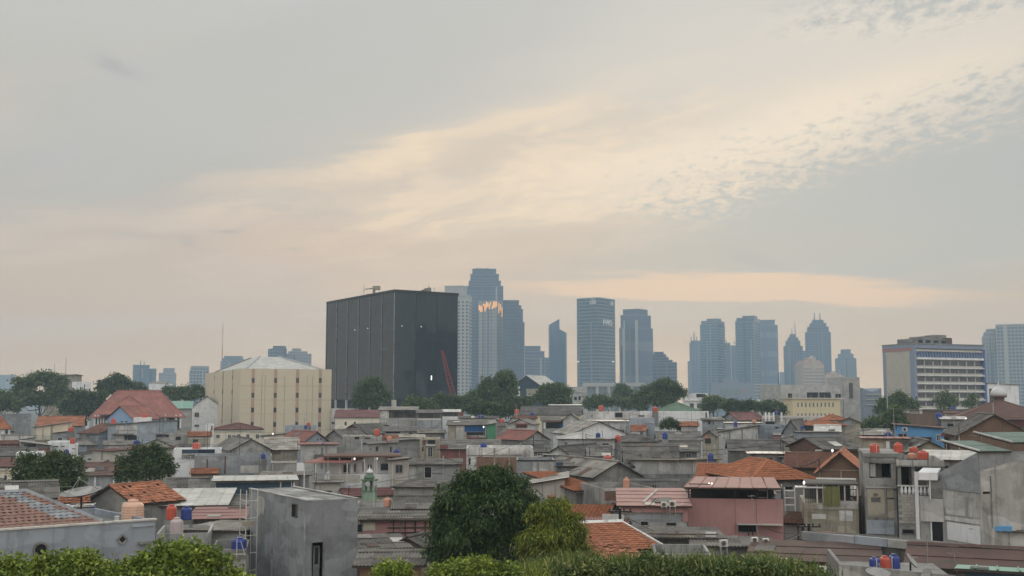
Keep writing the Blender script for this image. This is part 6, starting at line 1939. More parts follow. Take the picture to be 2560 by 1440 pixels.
rn = random.Random(8)
pts = [(-X - .012, u + math.cos(t) * rn.uniform(.7, 1.15) * 1.3, z + math.sin(t) * rn.uniform(.6, 1.1) * .75) for t in np.linspace(0, 2 * math.pi, 15)[:-1]]
q.add(pts, [tuple(range(13, -1, -1))])
q.build('plaster_patch', 'greyw', r_)
# scaffold beside it
F2 = F
p = at(612, 1420, 70.5)
sc = thing('scaffold', 'thin white pipe scaffold against the left side of the grey tower', 'scaffold', (p.x, p.y, 0), F.rot)
zs = at(612, 1226, 70.5).z
mb = MB()
for (x, y) in ((0, 0), (.75, .1), (0, 1.2), (.75, 1.3)):
    MB().bar((x, y, 0), (x, y, zs), .03, 6).build('pole', 'trim', sc)
for k in range(1, 9):
    z = zs * k / 9 + .4
    mb.bar((0, 0, z), (.75, .1, z), .025, 5).bar((0, 0, z), (0, 1.2, z), .025, 5)
mb.build('rung', 'trim', sc)
MB().box(-.2, .55, -.1, .2, at(612, 1316, 70.5).z, at(612, 1303, 70.5).z).build('plank', 'beiger', sc)

# --- small green mosque turret
p = at(923, 1262, 104)
tr = thing('minaret', 'small green mosque turret with loudspeakers and a white pointed dome', 'minaret', (p.x, p.y, 0), R(20))
zz = lambda py: at(923, py, 104).z
s_ = .62
MB().prism([(s_ * math.cos(math.pi * k / 4 + .39), s_ * math.sin(math.pi * k / 4 + .39)) for k in range(8)], 0, zz(1226)).build('shaft', 'mint', tr)
for k in range(8):
    a = math.pi * k / 4 + .39
    MB().box(-.09, .09, -.09, .09, zz(1262), zz(1201)).build('pier', 'mint', tr, loc=(.58 * math.cos(a), .58 * math.sin(a), 0))
MB().lathe([(.45, zz(1226) + .01), (.45, zz(1201))], 8).build('lantern_core', 'concd', tr)
MB().prism([(.82 * math.cos(math.pi * k / 4 + .39), .82 * math.sin(math.pi * k / 4 + .39)) for k in range(8)], zz(1201) + .005, zz(1198)).prism([(.74 * math.cos(math.pi * k / 4 + .39), .74 * math.sin(math.pi * k / 4 + .39)) for k in range(8)], zz(1227), zz(1225)).build('cornice', 'greenr', tr)
MB().lathe([(.5, zz(1198) + .01), (.52, zz(1193)), (.42, zz(1187)), (.3, zz(1186.5)), (.3, zz(1183))], 16).build('drum', 'greenr', tr, True)
MB().lathe([(.31, zz(1183)), (.36, zz(1181)), (.28, zz(1177)), (.1, zz(1172.5)), (.03, zz(1168)), (.02, zz(1163))], 16).build('dome', 'silver', tr, True)
for a in (-2.0, -1.1):
    MB().lathe([(.06, 0), (.09, .12), (.24, .3)], 12).build('loudspeaker', 'silver', tr).matrix_basis = Matrix.Translation((.5 * math.cos(a), .5 * math.sin(a), zz(1207))) @ Vector((math.cos(a), math.sin(a), -.15)).to_track_quat('Z', 'Y').to_matrix().to_4x4()

# --- porch house with two lit lamps
F = Frame(812, 976, 124, -2, 6, None, 1150)
r_ = thing('house', 'white rooftop house with dark flat eaves, red awning and lit lamps', 'house', (F.ctr.x, F.ctr.y, 0), F.rot)
X, Y = F.w / 2, F.l / 2
zz = lambda py: F.z(900, py, 0)
MB().box(-X, X, -Y, Y, 0, zz(1186)).box(-X + .4, X, -Y + 1.6, Y, zz(1186), zz(1145)).build('wall', 'white', r_)
FF = Frame(812, 976, 124, -2, 6, None, 1150)
yf = -Y + 1.6
MB().box(-X - .2, X + 1.2, -Y - .3, Y + .3, zz(1143), zz(1139)).build('roof', 'rustd', r_)
MB().add([(-X - 2.3, -Y - 1.4, zz(1154)), (-X + 2.7, -Y - 1.4, zz(1154)), (-X + 4.6, -Y + 2, zz(1145)), (-X - .6, -Y + 2, zz(1145)), (-X - 2.3, -Y - 1.4, zz(1155)), (-X + 2.7, -Y - 1.4, zz(1155)), (-X + 4.6, -Y + 2, zz(1146)), (-X - .6, -Y + 2, zz(1146))], [(0, 1, 2, 3), (7, 6, 5, 4), (0, 4, 5, 1), (1, 5, 6, 2), (3, 2, 6, 7), (0, 3, 7, 4)]).build('awning', 'redmetal', r_)
for xx in (-X - 2.1, -X - .9, -X + 2.5):
    MB().box(xx - .06, xx + .06, -Y - 1.3, -Y - 1.18, 0, zz(1155.2)).build('post', 'whited', r_)
for k in range(5):
    xx = -X + 1.6 + k * 1.35
    MB().box(xx - .05, xx + .05, -Y + .02, -Y + .14, zz(1186) + .001, zz(1143) - .01).build('post', 'white', r_)
for (a, b, ya, yb, kd) in ((856, 873, 1162, 1185, 'door'), (883, 890, 1161, 1184, 'window'), (904, 911, 1156, 1183, 'window'), (918, 930, 1162, 1186, 'door'), (950, 972, 1160, 1180, 'window')):
    t0, t1 = F.hit('f', a, 1170)[0], F.hit('f', b, 1170)[0]
    o = MB().box(t0, t1, yf - .06, yf + .02, zz(yb) + .02, zz(ya)).build(kd, 'trim', r_)
    MB().box(t0 + .08, t1 - .08, yf - .09, yf - .061, zz(yb) + .1, zz(ya) - .08).build('pane' if kd == 'window' else 'door_leaf', 'pane' if kd == 'window' else 'darkwood', o)
feature(r_, F, 'f', 'panel', 824, 900, 1188, 1206, 'block')
for k, (px, py) in enumerate(((886, 1147.5), (942, 1146.5))):
    u, z = F.hit('f', px, py)
    MB().lathe([(.05, -.12), (.1, -.05), (.1, .05), (.04, .12)], 8).build('lamp', 'bulb', r_, loc=(u, -Y + .4, z))
house('white block walled shed joined to the right of the porch house', 976, 1020, 122, -2, 6, 1150, 1146, 'sx', 'asb', 'block', (('f', 'beam', 976, 1020, 1198, 1200, 'greyw'),))

# --- pink house
F = Frame(1720, 1957, 80, 3, 8, None, 1240)
r_ = thing('house', 'pink walled house with dark furnished roof terrace under a maroon canopy', 'house', (F.ctr.x, F.ctr.y, 0), F.rot)
X, Y = F.w / 2, F.l / 2
zz = lambda py: F.z(1760, py, 0)
zp = zz(1247)
e = .2
wl = MB().box(-X, X, -Y, Y, 0, zp - 1.0)
for (a, b, c_, d2) in ((-X, X, -Y, -Y + e), (-X, X, Y - e, Y), (-X, -X + e, -Y + e, Y - e), (X - e, X, -Y + e, Y - e)):
    wl.box(a, b, c_, d2, zp - 1.0, zp)
wl.build('wall', 'pinkw', r_)
zc = zz(1216)
dk = MB()
rf = link('roof', bpy.data.meshes.new('roof'), r_)
roof_plane(r_, rf, dk, (-X - .3, -Y - .9, zc - .05), (1, 0, 0), (0, 2 * Y * .8, F.z(1800, 1190, .75) - zc), 2 * X + .1, .9, 0, 'metal', 'pinkr', True, (.9, 30), {'n': [], 'name': 'roof_panel'}, 300, random.Random(2))
rf.data = dk.mesh('roof', ['pinkr', 'darkwood'])
for px in (1722, 1778, 1838, 1895, 1930, 1955):
    u = F.hit('f', px, 1240)[0]
    MB().box(u - .05, u + .05, -Y + .05, -Y + .15, zp + .003, zc - .1).build('post', 'blackmetal', r_)
for yy in (1210, 1216, 1223, 1230, 1237, 1244):
    u0, u1 = F.hit('f', 1722, 1230)[0], F.hit('f', 1776, 1230)[0]
    MB().box(u0, u1, -Y + .06, -Y + .09, zz(yy + 2.6), zz(yy)).build('screen_slat', 'blackmetal', r_)
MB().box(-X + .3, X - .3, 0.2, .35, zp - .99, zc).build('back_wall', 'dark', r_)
MB().box(-X + .2, X * .7, -.6, .1, zp - .99, zp + .4).build('counter', 'blackmetal', r_)
u = F.hit('f', 1895, 1240)[0]
for k, (dx_, dz_) in enumerate(((0, 0), (1.0, .2), (1.9, 0))):
    fr = MB().box(u + dx_, u + dx_ + .06, -Y + 1, -Y + 1.5, zp - .9, zp + .75 + dz_).box(u + dx_ + .7, u + dx_ + .76, -Y + 1, -Y + 1.5, zp - .9, zp + .75 + dz_)
    for q in range(3):
        fr.box(u + dx_ + .06, u + dx_ + .7, -Y + 1, -Y + 1.5, zp - .5 + q * .5, zp - .46 + q * .5)
    fr.build('shelf', 'whited', r_)
MB().box(u + 1.2, u + 1.7, -Y + .3, -Y + .6, zp - .3, zp + .35).build('folded_cloth', 'bluegrey', r_)
for px, py in ((1773, 1209.5), (1780, 1209.8)):
    u_, z_ = F.hit('f', px, py)
    MB().lathe([(.03, -.05), (.06, 0), (.03, .06)], 8).build('lamp', 'bulb', r_, loc=(u_, -Y + .3, z_))
for px in (1838, 1891):
    u_ = F.hit('f', px, 1280)[0]
    MB().box(u_ - .012, u_ + .012, -Y - .014, -Y + .01, zz(1345), zp - .02).build('joint', 'maroonw', r_)
feature(r_, F, 'f', 'awning', 1842, 1955, 1308, 1311, 'whiter')
feature(r_, F, 'f', 'opening', 1846, 1890, 1313, 1330)
feature(r_, F, 'f', 'column', 1870, 1873, 1313, 1340, 'darkwood')
feature(r_, F, 'f', 'column', 1880, 1883, 1313, 1340, 'darkwood')
wing, FW = house('low pink fronted wing with maroon roof and white lower wall', 1555, 1716, 78, 4, 7, 1264, 1222, 'sy', 'pinkr', 'whited', (('f', 'fascia', 1552, 1708, 1262, 1281, 'pinkw'), ('f', 'column', 1706, 1720, 1262, 1304, 'pinkw'), ('f', 'panel', 1570, 1706, 1284, 1304, 'cem'), ('f', 'opening', 1602, 1620, 1304, 1313), ('f', 'opening', 1666, 1690, 1307, 1314)))
u0 = FW.hit('f', 1610, 1252)[0]
MB().bar((u0, -FW.l / 2 + .8, FW.z(1610, 1255, .1)), (u0 + 1.2, FW.l / 2 - .6, FW.z(1655, 1224, .9)), .09, 5).build('roof_beam', 'trim', wing)

# --- steep orange tile roof in front of the hedge, laid tile by tile
house('house with steep orange tile roof and white verge behind the hedge', 1478, 1642, 62, 18, 5.2, 1376, 1313, 'sy', 'clay', 'concl', (), trim='whited', size=(.36, .42))
MB_ = MB()
house('low house with faded orange ridge wall beside the hedge', 1440, 1600, 55, 12, 3.5, 1404, 1360, 'sy', 'clayp', 'maroonw', ())

# --- tan patched house with olive curtain
F = Frame(2010, 2146, 82, 6, 7, None, 1270)
r_ = thing('house', 'tan patched house with railing terrace and an olive green curtain', 'house', (F.ctr.x, F.ctr.y, 0), F.rot)
X, Y = F.w / 2, F.l / 2
zz = lambda py: F.z(2060, py, 0)
zp = zz(1258)
MB().box(-X, X, -Y, Y, 0, zp).build('wall', 'tan', r_)
zc = zz(1213)
MB().box(-X + .2, X + .1, -Y - .1, Y * .3, zc, zc + .12).build('roof', 'asbd', r_)
for px in (2010, 2043, 2058, 2098, 2112, 2144):
    u = F.hit('f', px, 1240)[0]
    MB().box(u - .05, u + .05, -Y + .02, -Y + .12, zp + .003, zc - .004).build('post', 'trim', r_)
for k in range(22):
    u = -X + .15 + (2 * X - .3) * k / 21
    MB().box(u - .014, u + .014, -Y + .05, -Y + .078, zp + .003, zz(1224)).build('railing_bar', 'blackmetal', r_)
MB().box(-X + .1, X - .1, -Y + .045, -Y + .085, zz(1224) + .001, zz(1222)).build('railing_top', 'blackmetal', r_)
MB().box(-X + .2, X - .2, Y * .1, Y * .1 + .1, zp + .003, zc - .2).build('back_wall', 'concd', r_)
ua, ub = F.hit('f', 2058, 1240)[0], F.hit('f', 2099, 1240)[0]
for k in range(2):
    mb = MB()
    n = 10
    a, b = ua + (ub - ua) * k / 2 + .01, ua + (ub - ua) * (k + 1) / 2 - .01
    pts = [(a + (b - a) * i / n, -Y - .10 - .03 * math.sin(i * 1.9)) for i in range(n + 1)]
    vs = [(x, y, zz(1264)) for x, y in pts] + [(x, y, zz(1216)) for x, y in pts]
    mb.add(vs, [(i, i + 1, n + 2 + i, n + 1 + i) for i in range(n)])
    mb.build('curtain', 'curtain', r_)
for (a, b, ya, yb, mt) in ((2013, 2043, 1260, 1280, 'beiger'), (2046, 2058, 1262, 1275, 'concl'), (2100, 2145, 1252, 1272, 'concl'), (2030, 2066, 1285, 1298, 'whited'), (2098, 2132, 1276, 1303, 'whited'), (2028, 2094, 1300, 1328, 'tan')):
    feature(r_, F, 'f', 'panel', a, b, ya, yb, mt)
for px in (2025, 2066, 2093, 2113, 2140):
    feature(r_, F, 'f', 'column', px - 1.5, px + 1.5, 1262, 1330, 'tan')
feature(r_, F, 'f', 'beam', 2026, 2144, 1272, 1275, 'conc')
feature(r_, F, 'f', 'opening', 2079, 2083, 1314, 1330)
MB().box(-X + 1.6, -X + 2.6, -Y + .4, -Y + .7, zp + .01, zz(1244)).build('red_cloth', 'clothred', r_)
MB().box(-X - .6, -X + 1.5, -Y - .1, -Y + .5, zz(1221), zz(1217)).build('rolled_awning', 'silver', r_)
p = at(2010, 1206.5, 84)
o = MB().lathe([(.05, -.12), (.09, 0), (.04, .12)], 8).bar((0, 0, -.1), (0, 0, -3.2), .03, 5, 1).build('street_lamp', ['bulb', 'steel'], None, loc=p)
tag(o, 'small lit lamp above the rolled awning beside the orange hipped roof', 'lamp')
p = at(2081, 1126.5, 112)
o = MB().lathe([(.06, -.13), (.12, 0), (.05, .14)], 8).bar((0, 0, -.1), (0, 0, -3.4), .03, 5, 1).build('street_lamp', ['bulb', 'steel'], None, loc=p)
tag(o, 'small lit lamp at the dark brown clay roof ridge', 'lamp')

# --- three storey bare concrete house
F = Frame(2164, 2242, 80, 4, 9, None, 1250)
r_ = thing('house', 'three storey bare concrete house with dark loggia and tan wall panels', 'house', (F.ctr.x, F.ctr.y, 0), F.rot)
X, Y = F.w / 2, F.l / 2
zz = lambda py: F.z(2164, py, 0, 0)
MB().box(-X, X, -Y, Y, 0, zz(1195)).box(-X, X, -Y + 2.2, Y, zz(1195), zz(1158)).box(-X, X, -Y, Y, zz(1158), zz(1133) - .25).build('wall', 'conc', r_)
MB().box(-X - .05, X + .3, -Y - .08, Y, zz(1133) - .249, zz(1133)).build('roof_slab', 'conc', r_)
MB().box(-X, -X + .3, -Y, -Y + 2.2, zz(1195), zz(1158)).box(X - .3, X, -Y, -Y + 2.2, zz(1195), zz(1158)).build('column', 'conc', r_)
MB().box(-X + .3, X - .3, -Y + 2.1, -Y + 2.19, zz(1195) + .01, zz(1158) - .01).build('back_wall', 'dark', r_)  # near-black sheet before the concrete: loggia shade put into colour
mb = MB()
n = 8
pts = [(-X + .35 + .4 * i / n, -Y + .3 + .05 * math.sin(i * 2.1)) for i in range(n + 1)]
mb.add([(x, y, zz(1192)) for x, y in pts] + [(x, y, zz(1160)) for x, y in pts], [(i, i + 1, n + 2 + i, n + 1 + i) for i in range(n)])
mb.build('curtain', 'whited', r_)
feature(r_, F, 'f', 'panel', 2168, 2213, 1223, 1294, 'tan')
feature(r_, F, 'f', 'panel', 2217, 2236, 1223, 1296, 'tan')
feature(r_, F, 'f', 'beam', 2164, 2242, 1216, 1221, 'concl')
feature(r_, F, 'f', 'column', 2213.3, 2216.7, 1221, 1296, 'concl')
feature(r_, F, 'f', 'vent', 2183, 2195, 1233, 1242, 'concd')
feature(r_, F, 'f', 'vent', 2177, 2202, 1243, 1256, 'concd')
feature(r_, F, 'f', 'vent', 2217, 2235, 1244, 1248)
feature(r_, F, 'f', 'panel', 2166, 2236, 1300, 1336, 'bluegrey')
feature(r_, F, 'f', 'beam', 2164, 2242, 1150, 1157, 'conc')

# --- concrete balcony house with white balusters and block wall
F = Frame(2246, 2362, 78, 3, 8, None, 1250)
r_ = thing('house', 'stained concrete house with white balustrade balcony and bare block wall', 'house', (F.ctr.x, F.ctr.y, 0), F.rot)
X, Y = F.w / 2, F.l / 2
zz = lambda py: F.z(2246, py, 0, 0)
MB().box(-X, X, -Y, Y, 0, zz(1236)).box(-X, X, -Y + 2, Y, zz(1236), zz(1164)).build('wall', 'conc', r_)
for k in range(4):
    u = -X + (2 * X - .24) * k / 3
    MB().box(u, u + .24, -Y, -Y + .24, zz(1236) + .002, zz(1166)).build('column', 'concd', r_)
MB().box(-X - .1, X + .1, -Y - .15, Y, zz(1166) + .002, zz(1163)).build('slab', 'concd', r_)
mb = MB()
for (a, b, c_, d2) in ((-X - .05, X + .05, -Y - .1, -Y + .08), (-X - .05, X + .05, Y - .2, Y - .02), (-X - .05, -X + .1, -Y + .08, Y - .2), (X - .1, X + .05, -Y + .08, Y - .2)):
    mb.box(a, b, c_, d2, zz(1163) + .002, zz(1150))
mb.build('parapet', 'concl', r_)
for k in range(1, 3):
    u = -X + 2 * X * k / 3
    MB().box(u - .05, u + .05, -Y - .13, -Y - .101, zz(1163), zz(1150) + .02).build('joint', 'concd', r_)
MB().box(-X + .25, X - .25, -Y + 1.9, -Y + 1.99, zz(1236) + .01, zz(1166) - .01).build('back_wall', 'dark', r_)  # near-black sheet over the real wall paints the balcony's inner shade
MB().box(-X - .05, X + .05, -Y - .12, -Y + .02, zz(1216), zz(1212)).build('handrail', 'whited', r_)
prof = [(.045, 0), (.06, .05), (.1, .2), (.07, .45), (.05, .55), (.06, .6)]
bh = zz(1216) - zz(1236)
bm = MB().lathe([(r0 * 1.15, z0 / .6 * bh) for r0, z0 in prof], 10).mesh('baluster', 'white')
for k in range(11):
    u = -X + .25 + (2 * X - .5) * k / 10
    o = link('baluster', bm, r_, (u, -Y - .05, zz(1236)))
rn = random.Random(3)
bw, bhh = .40, .2
k0 = 0
z = zz(1308)
row = 0
while z < zz(1240):
    u = -X + (.2 if row % 2 else 0)
    while u < -X + 1.35:
        wv = min(bw, -X + 1.4 - u)
        if wv > .1:
            MB().box(u + .01, u + wv - .012, -Y - .03 - rn.random() * .02, -Y + .02, z + .012, z + bhh - .006).build('block', 'block', r_)
        u += bw
    z += bhh
    row += 1
feature(r_, F, 'f', 'opening', 2257, 2284, 1324, 1334)

# --- white fronted narrow house with awning box
F = Frame(2288, 2366, 75.2, -2, 2.2, None, 1250)
r_ = thing('house', 'narrow white fronted house with tall white pillar in front of the balustrade', 'house', (F.ctr.x, F.ctr.y, 0), F.rot)
X, Y = F.w / 2, F.l / 2
zz = lambda py: F.z(2330, py, 0, .5)
MB().box(-X + .3, X, -Y, Y, zz(1304), zz(1247)).build('wall', 'whited', r_)
MB().box(-X, -X + .22, -Y - .25, -Y - .01, 0, zz(1180)).build('pillar', 'white', r_)
MB().add([(-X + .23, -Y - .2, zz(1200)), (X - .5, -Y - .2, zz(1200)), (X - .5, Y, zz(1198)), (-X + .23, Y, zz(1198)), (-X + .23, -Y - .2, zz(1181)), (X - .5, -Y - .2, zz(1181)), (X - .2, Y, zz(1174)), (-X + .6, Y, zz(1174))], [(0, 3, 2, 1), (4, 5, 6, 7), (0, 1, 5, 4), (1, 2, 6, 5), (2, 3, 7, 6), (3, 0, 4, 7)]).build('awning_box', 'white', r_)
MB().box(X - .95, X - .15, -Y, -Y + .06, zz(1247) + .003, zz(1201) - .003).build('screen_panel', 'concd', r_)
MB().box(X - 1.02, X - .955, -Y - .02, -Y + .1, zz(1247) + .003, zz(1199) - .003).build('post', 'white', r_)
MB().box(-X + .3, X, -Y + .3, Y, 0, zz(1304) - .003).build('ground_wall', 'greyw', r_)
q = MB().box(X - .95, X - .02, -Y + .1, -Y + .29, 0, zz(1306))
q.build('dark_doorway', 'dark', r_)
MB().box(X - 1.05, X - .955, -Y + .1, -Y + .29, 0, zz(1304) - .003).build('door_post', 'white', r_)

# --- large grey building with sloping gable at right
F = Frame(2451, 2640, 72, 19, None, 2352, 1250)
r_ = thing('house', 'large grey rendered building with sloping shoulder and green corrugated roof', 'house', (F.ctr.x, F.ctr.y, 0), F.rot)
X, Y = F.w / 2, F.l / 2
zt = F.z(2451, 1130, 0, 0)
zs = F.z(2352, 1182, 1, 0)
vs = [(-X, -Y, 0), (-X, Y, 0), (-X, Y, zs), (-X, -Y, zt), (X, -Y, 0), (X, Y, 0), (X, Y, zs), (X, -Y, zt)]
MB().add(vs, [(0, 3, 2, 1), (0, 4, 7, 3), (4, 5, 6, 7), (1, 2, 6, 5), (3, 7, 6, 2)]).build('wall', 'concl', r_)
q = MB()
zb = F.z(2400, 1228, .5, 0)
q.add([(-X - .03, -Y, zb), (-X - .03, Y, zb), (-X - .03, Y, zs), (-X - .03, -Y, zt), (-X + .02, -Y, zb), (-X + .02, Y, zb), (-X + .02, Y, zs), (-X + .02, -Y, zt)], [(0, 3, 2, 1), (0, 1, 5, 4), (0, 4, 7, 3)])
q.build('render_coat', 'cem', r_)
q = MB()
zq = F.z(2451, 1188, 0, 0)
q.add([(-X, -Y - .03, zq + .3), (0, -Y - .03, zq + .9), (X, -Y - .03, zq + .2), (X, -Y - .03, zt), (-X, -Y - .03, zt)], [(0, 1, 2, 3, 4)])
q.build('render_coat', 'cem', r_)
feature(r_, F, 'l', 'vent', 2366, 2446, 1225, 1233)
feature(r_, F, 'f', 'vent', 2457, 2474, 1229, 1234)
feature(r_, F, 'l', 'panel', 2364, 2450, 1236, 1296, 'whited')
feature(r_, F, 'l', 'beam', 2364, 2452, 1299, 1302, 'whited')
feature(r_, F, 'l', 'panel', 2368, 2452, 1304, 1362, 'white')
feature(r_, F, 'l', 'vent', 2424, 2434, 1321, 1324)
feature(r_, F, 'f', 'column', 2476, 2480, 1190, 1320, 'conc')
feature(r_, F, 'f', 'joint', 2490, 2491, 1140, 1160, 'concd')
dk = MB()
rf = link('roof', bpy.data.meshes.new('roof'), r_)
for (xo, wa_, zo) in ((-X - .1, 2.6, .02), (-X + 2.55, 8.0, .55)):
    roof_plane(r_, rf, dk, (xo, -Y - .2, zt + zo), (1, 0, 0), (0, 3.4, F.z(2480, 1104, .55) - zt), wa_, 0, 0, 'sheet', 'greenp', True, None, {'n': [], 'name': 'roof_sheet'}, 300, random.Random(6))
rf.data = dk.mesh('roof', ['greenp', 'darkwood'])
for xo, zo in ((-X - .15, .1), (-X + 2.5, .62)):
    MB().bar((xo, -Y - .25, zt + zo), (xo, -Y + 3.2, F.z(2480, 1104, .55) + zo), .07, 5).build('verge_trim', 'whited', r_)
# ------------------------------------------------------------------ water tanks
TANKM = {}


def tank(label, color, px, ybot, ytop, wpx, d, group='water tanks on the rooftops', tall=False, stand=True, name='water_tank'):
    p = at(px, ybot, d)
    h = at(px, ytop, d).z - p.z
    r = wpx / FOC * d / 2
    root = thing(name, label, 'water tank', (p.x, p.y, p.z), px * .37, group)
    H_ = h * .86
    key = (color, round(H_ / r, 1), tall)
    if key not in TANKM:
        R0, hh = 1.0, H_ / r
        prof = [(R0 * .96, 0)]
        n = 6
        for i in range(n):
            z0 = hh * (.02 + .78 * i / n)
            dz = hh * .78 / n
            prof += [(R0 * .97, z0), (R0, z0 + dz * .2), (R0, z0 + dz * .8), (R0 * .97, z0 + dz)]
        prof += [(R0 * .96, hh * .83), (R0 * .80, hh * .93), (R0 * .45, hh * .99)]
        body = MB().lathe(prof, 20).mesh('tank_body', color)
        body.polygons.foreach_set('use_smooth', [len(p_.vertices) == 4 for p_ in body.polygons])
        lid = MB().lathe([(R0 * .46, hh * .985), (R0 * .48, hh * 1.06), (R0 * .44, hh * 1.09), (R0 * .2, hh * 1.12)], 14).mesh('tank_lid', color)
        rib = MB()
        for k in range(8):
            t = 2 * math.pi * k / 8
            rib.box(.98 * math.cos(t) - .035, .98 * math.cos(t) + .035, .98 * math.sin(t) - .035, .98 * math.sin(t) + .035, hh * .03, hh * .8)
        TANKM[key] = (body, lid, rib.mesh('tank_rib', color))
    b_, l_, rb = TANKM[key]
    for nm, me in (('tank_body', b_), ('tank_lid', l_), ('tank_rib', rb)):
        o = link(nm, me, root)
        o.scale = (r, r, r)
    if stand:
        MB().box(-r * .95, r * .95, -r * .95, r * .95, -3.0, -.01).build('stand', 'concd', root)
        MB().bar((r * 1.06, -r * .2, -.6), (r * 1.06, -r * .2, H_ * .92), max(.025, r * .05), 6).bar((r * 1.06, -r * .2, H_ * .92), (r * .5, 0, H_ * .95), max(.025, r * .05), 6).build('inlet_pipe', 'trim', root)
    return root


TK = [
 ('orange red tank in front of the blue gabled house', 't_red', 283, 1060, 1045, 12, 240),
 ('orange red tank half hidden behind the white parapet annex', 't_red', 361, 1044, 1033, 12, 256),
 ('orange red tank beside the cream walled shed', 't_red', 177, 1079, 1066, 13, 226),
 ('orange red tank on the small white pump house', 't_red', 181, 1109, 1093, 12, 202),
 ('small blue tank in front of the slot vented white house', 't_blue', 166, 1138, 1122, 12, 190),
 ('orange red tank above the dark green balcony panels', 't_red', 491, 1122, 1104, 19, 163),
 ('blue tank on the roof below the tall blue grey house', 't_blue', 342, 1111, 1100, 16, 194),
 ('small orange red tank at the left side of the second leafy tree', 't_red', 297, 1175, 1166, 13, 150),
 ('small blue tank in the niche of the long grey blue concrete house', 't_blue', 657, 1147, 1132, 14, 151),
 ('blue tank on the grey walled house below the rust red roof', 't_blue', 808, 1119, 1107, 15, 165),
 ('tiny blue tank at the foot of the beige block', 't_blue', 764, 1072, 1062, 9, 219),
 ('tiny orange red tank at the foot of the beige block', 't_red', 771, 1065, 1055, 10, 222),
 ('orange red tank on the weathered concrete house roof edge', 't_red', 942, 1089, 1070, 14, 174),
 ('salmon pink tank behind the mouldy concrete house', 't_salmon', 973, 1102, 1089, 13, 166),
 ('blue tank in front of the mouldy concrete house', 't_blue', 992, 1140, 1122, 14, 150),
 ('blue tank on the long white and brick house parapet', 't_blue', 1209, 1122, 1106, 16, 125),
 ('blue tank half sunk behind roofs below the dark trees', 't_blue', 1202, 1047, 1036, 16, 264),
 ('orange red tank on the narrow grey tower house', 't_red', 1253, 1057, 1046, 13, 198),
 ('orange tank at the left end of the wide dark grey roof', 't_red', 1292, 1033, 1022, 11, 272),
 ('blue tank at the eave of the wide dark grey roof', 't_blue', 1331, 1040, 1030, 11, 274),
 ('orange red tank on the left end of the long white house', 't_red', 1503, 1027, 1012, 12, 262),
 ('orange red tank under the green hipped roof', 't_red', 1638, 1029, 1016, 14, 267),
 ('blue tank at the white gabled lean-to corner', 't_blue', 1495, 1093, 1081, 11, 182),
 ('orange red tank on the low grey house in the middle', 't_red', 1545, 1104, 1086, 14, 181),
 ('blue tank with white logo patch on the right asbestos roof', 't_blue', 1663, 1098, 1079, 14, 189),
 ('orange red tank on the ridge of the wide patched roof', 't_red', 1621, 1130, 1109, 14, 141),
 ('big orange red tank beside the dark gabled house', 't_red', 1520, 1160, 1136, 20, 119),
 ('blue tank in front of the beige roof', 't_blue', 1776, 1153, 1131, 15, 121),
 ('small blue tank before the bright white roof edge', 't_blue', 1839, 1066, 1053, 9, 206),
 ('salmon tank at the end of the bright white roof edge', 't_salmon', 1885, 1056, 1048, 10, 228),
 ('blue tank between posts on the flat white roof', 't_blue', 1941, 1037, 1027, 11, 230),
 ('small dark blue tank above the light blue stained house', 't_blue', 2006, 1072, 1064, 10, 172),
 ('dark blue tank left of the bright blue house', 't_blue', 2220, 1092, 1080, 14, 150),
 ('blue tank on a stand behind the bright blue house', 't_blue', 2347, 1046, 1030, 16, 178),
 ('hazy blue tank among the trees before the blue and cream office', 't_blue', 2383, 1024, 1016, 12, 300),
 ('orange red tank, leftmost on the three storey concrete house', 't_red', 2187, 1131, 1108, 23, 81.5),
 ('tall orange red tank, second on the three storey concrete house', 't_red', 2246, 1132, 1105, 22, 83),
 ('small orange red tank behind the balustrade house parapet', 't_red', 2284, 1130, 1116, 20, 85),
 ('faded orange tank low behind the balustrade house parapet', 't_salmon', 2280, 1146, 1131, 21, 80.5),
 ('wide orange red tank, rightmost on the balustrade house', 't_red', 2308, 1148, 1126, 27, 79.5),
 ('blue tank beside the grey gabled house with crumbling tiles', 't_blue', 227, 1278, 1262, 20, 76),
 ('large translucent orange tank on the blue grey wall', 't_clear', 331, 1303, 1246, 53, 64.5),
 ('bright red tank beside a blue tank above the block wall', 't_red', 428, 1299, 1259, 26, 78),
 ('dark blue tank with a white logo beside the bright red tank', 't_blue', 466, 1299, 1263, 26, 78.5),
 ('pale pink tank on the flat block wall house', 't_pale', 441, 1336, 1291, 32, 71.5),
 ('blue tank strapped with white pipes beside the grey tower', 't_blue', 597, 1385, 1339, 36, 67),
 ('salmon tank on the flat concrete roof below the mosque turret', 't_salmon', 968, 1266, 1242, 19, 93.5),
 ('salmon tank with tall lid on the dark flat roofed house', 't_salmon', 1566, 1220, 1192, 16, 91),
 ('blue tank, leftmost of the three behind the bottom parapet', 't_blue', 2187, 1420, 1390, 26, 49.5),
 ('orange tank between two blue tanks behind the bottom parapet', 't_red', 2213, 1424, 1387, 26, 50),
 ('blue tank, rightmost of the three behind the bottom parapet', 't_blue', 2236, 1424, 1384, 28, 50.4),
]
for t in TK:
    tank(*t)
# white logo patches and straps
for (px, py, d, w_) in ((468, 1276, 78.5, 5), (1664, 1087, 189, 3)):
    p = at(px, py, d - .55)
# small white cylinder on the tile house wall
p = at(292, 1303, 63.6)
o = thing('vent_pipe', 'short white pipe stub on the blue grey wall beside the translucent tank', 'pipe', p)
MB().lathe([(.125, -.3), (.125, .22), (.14, .22), (.14, .28), (.05, .3)], 14).build('pipe', 't_white', o)
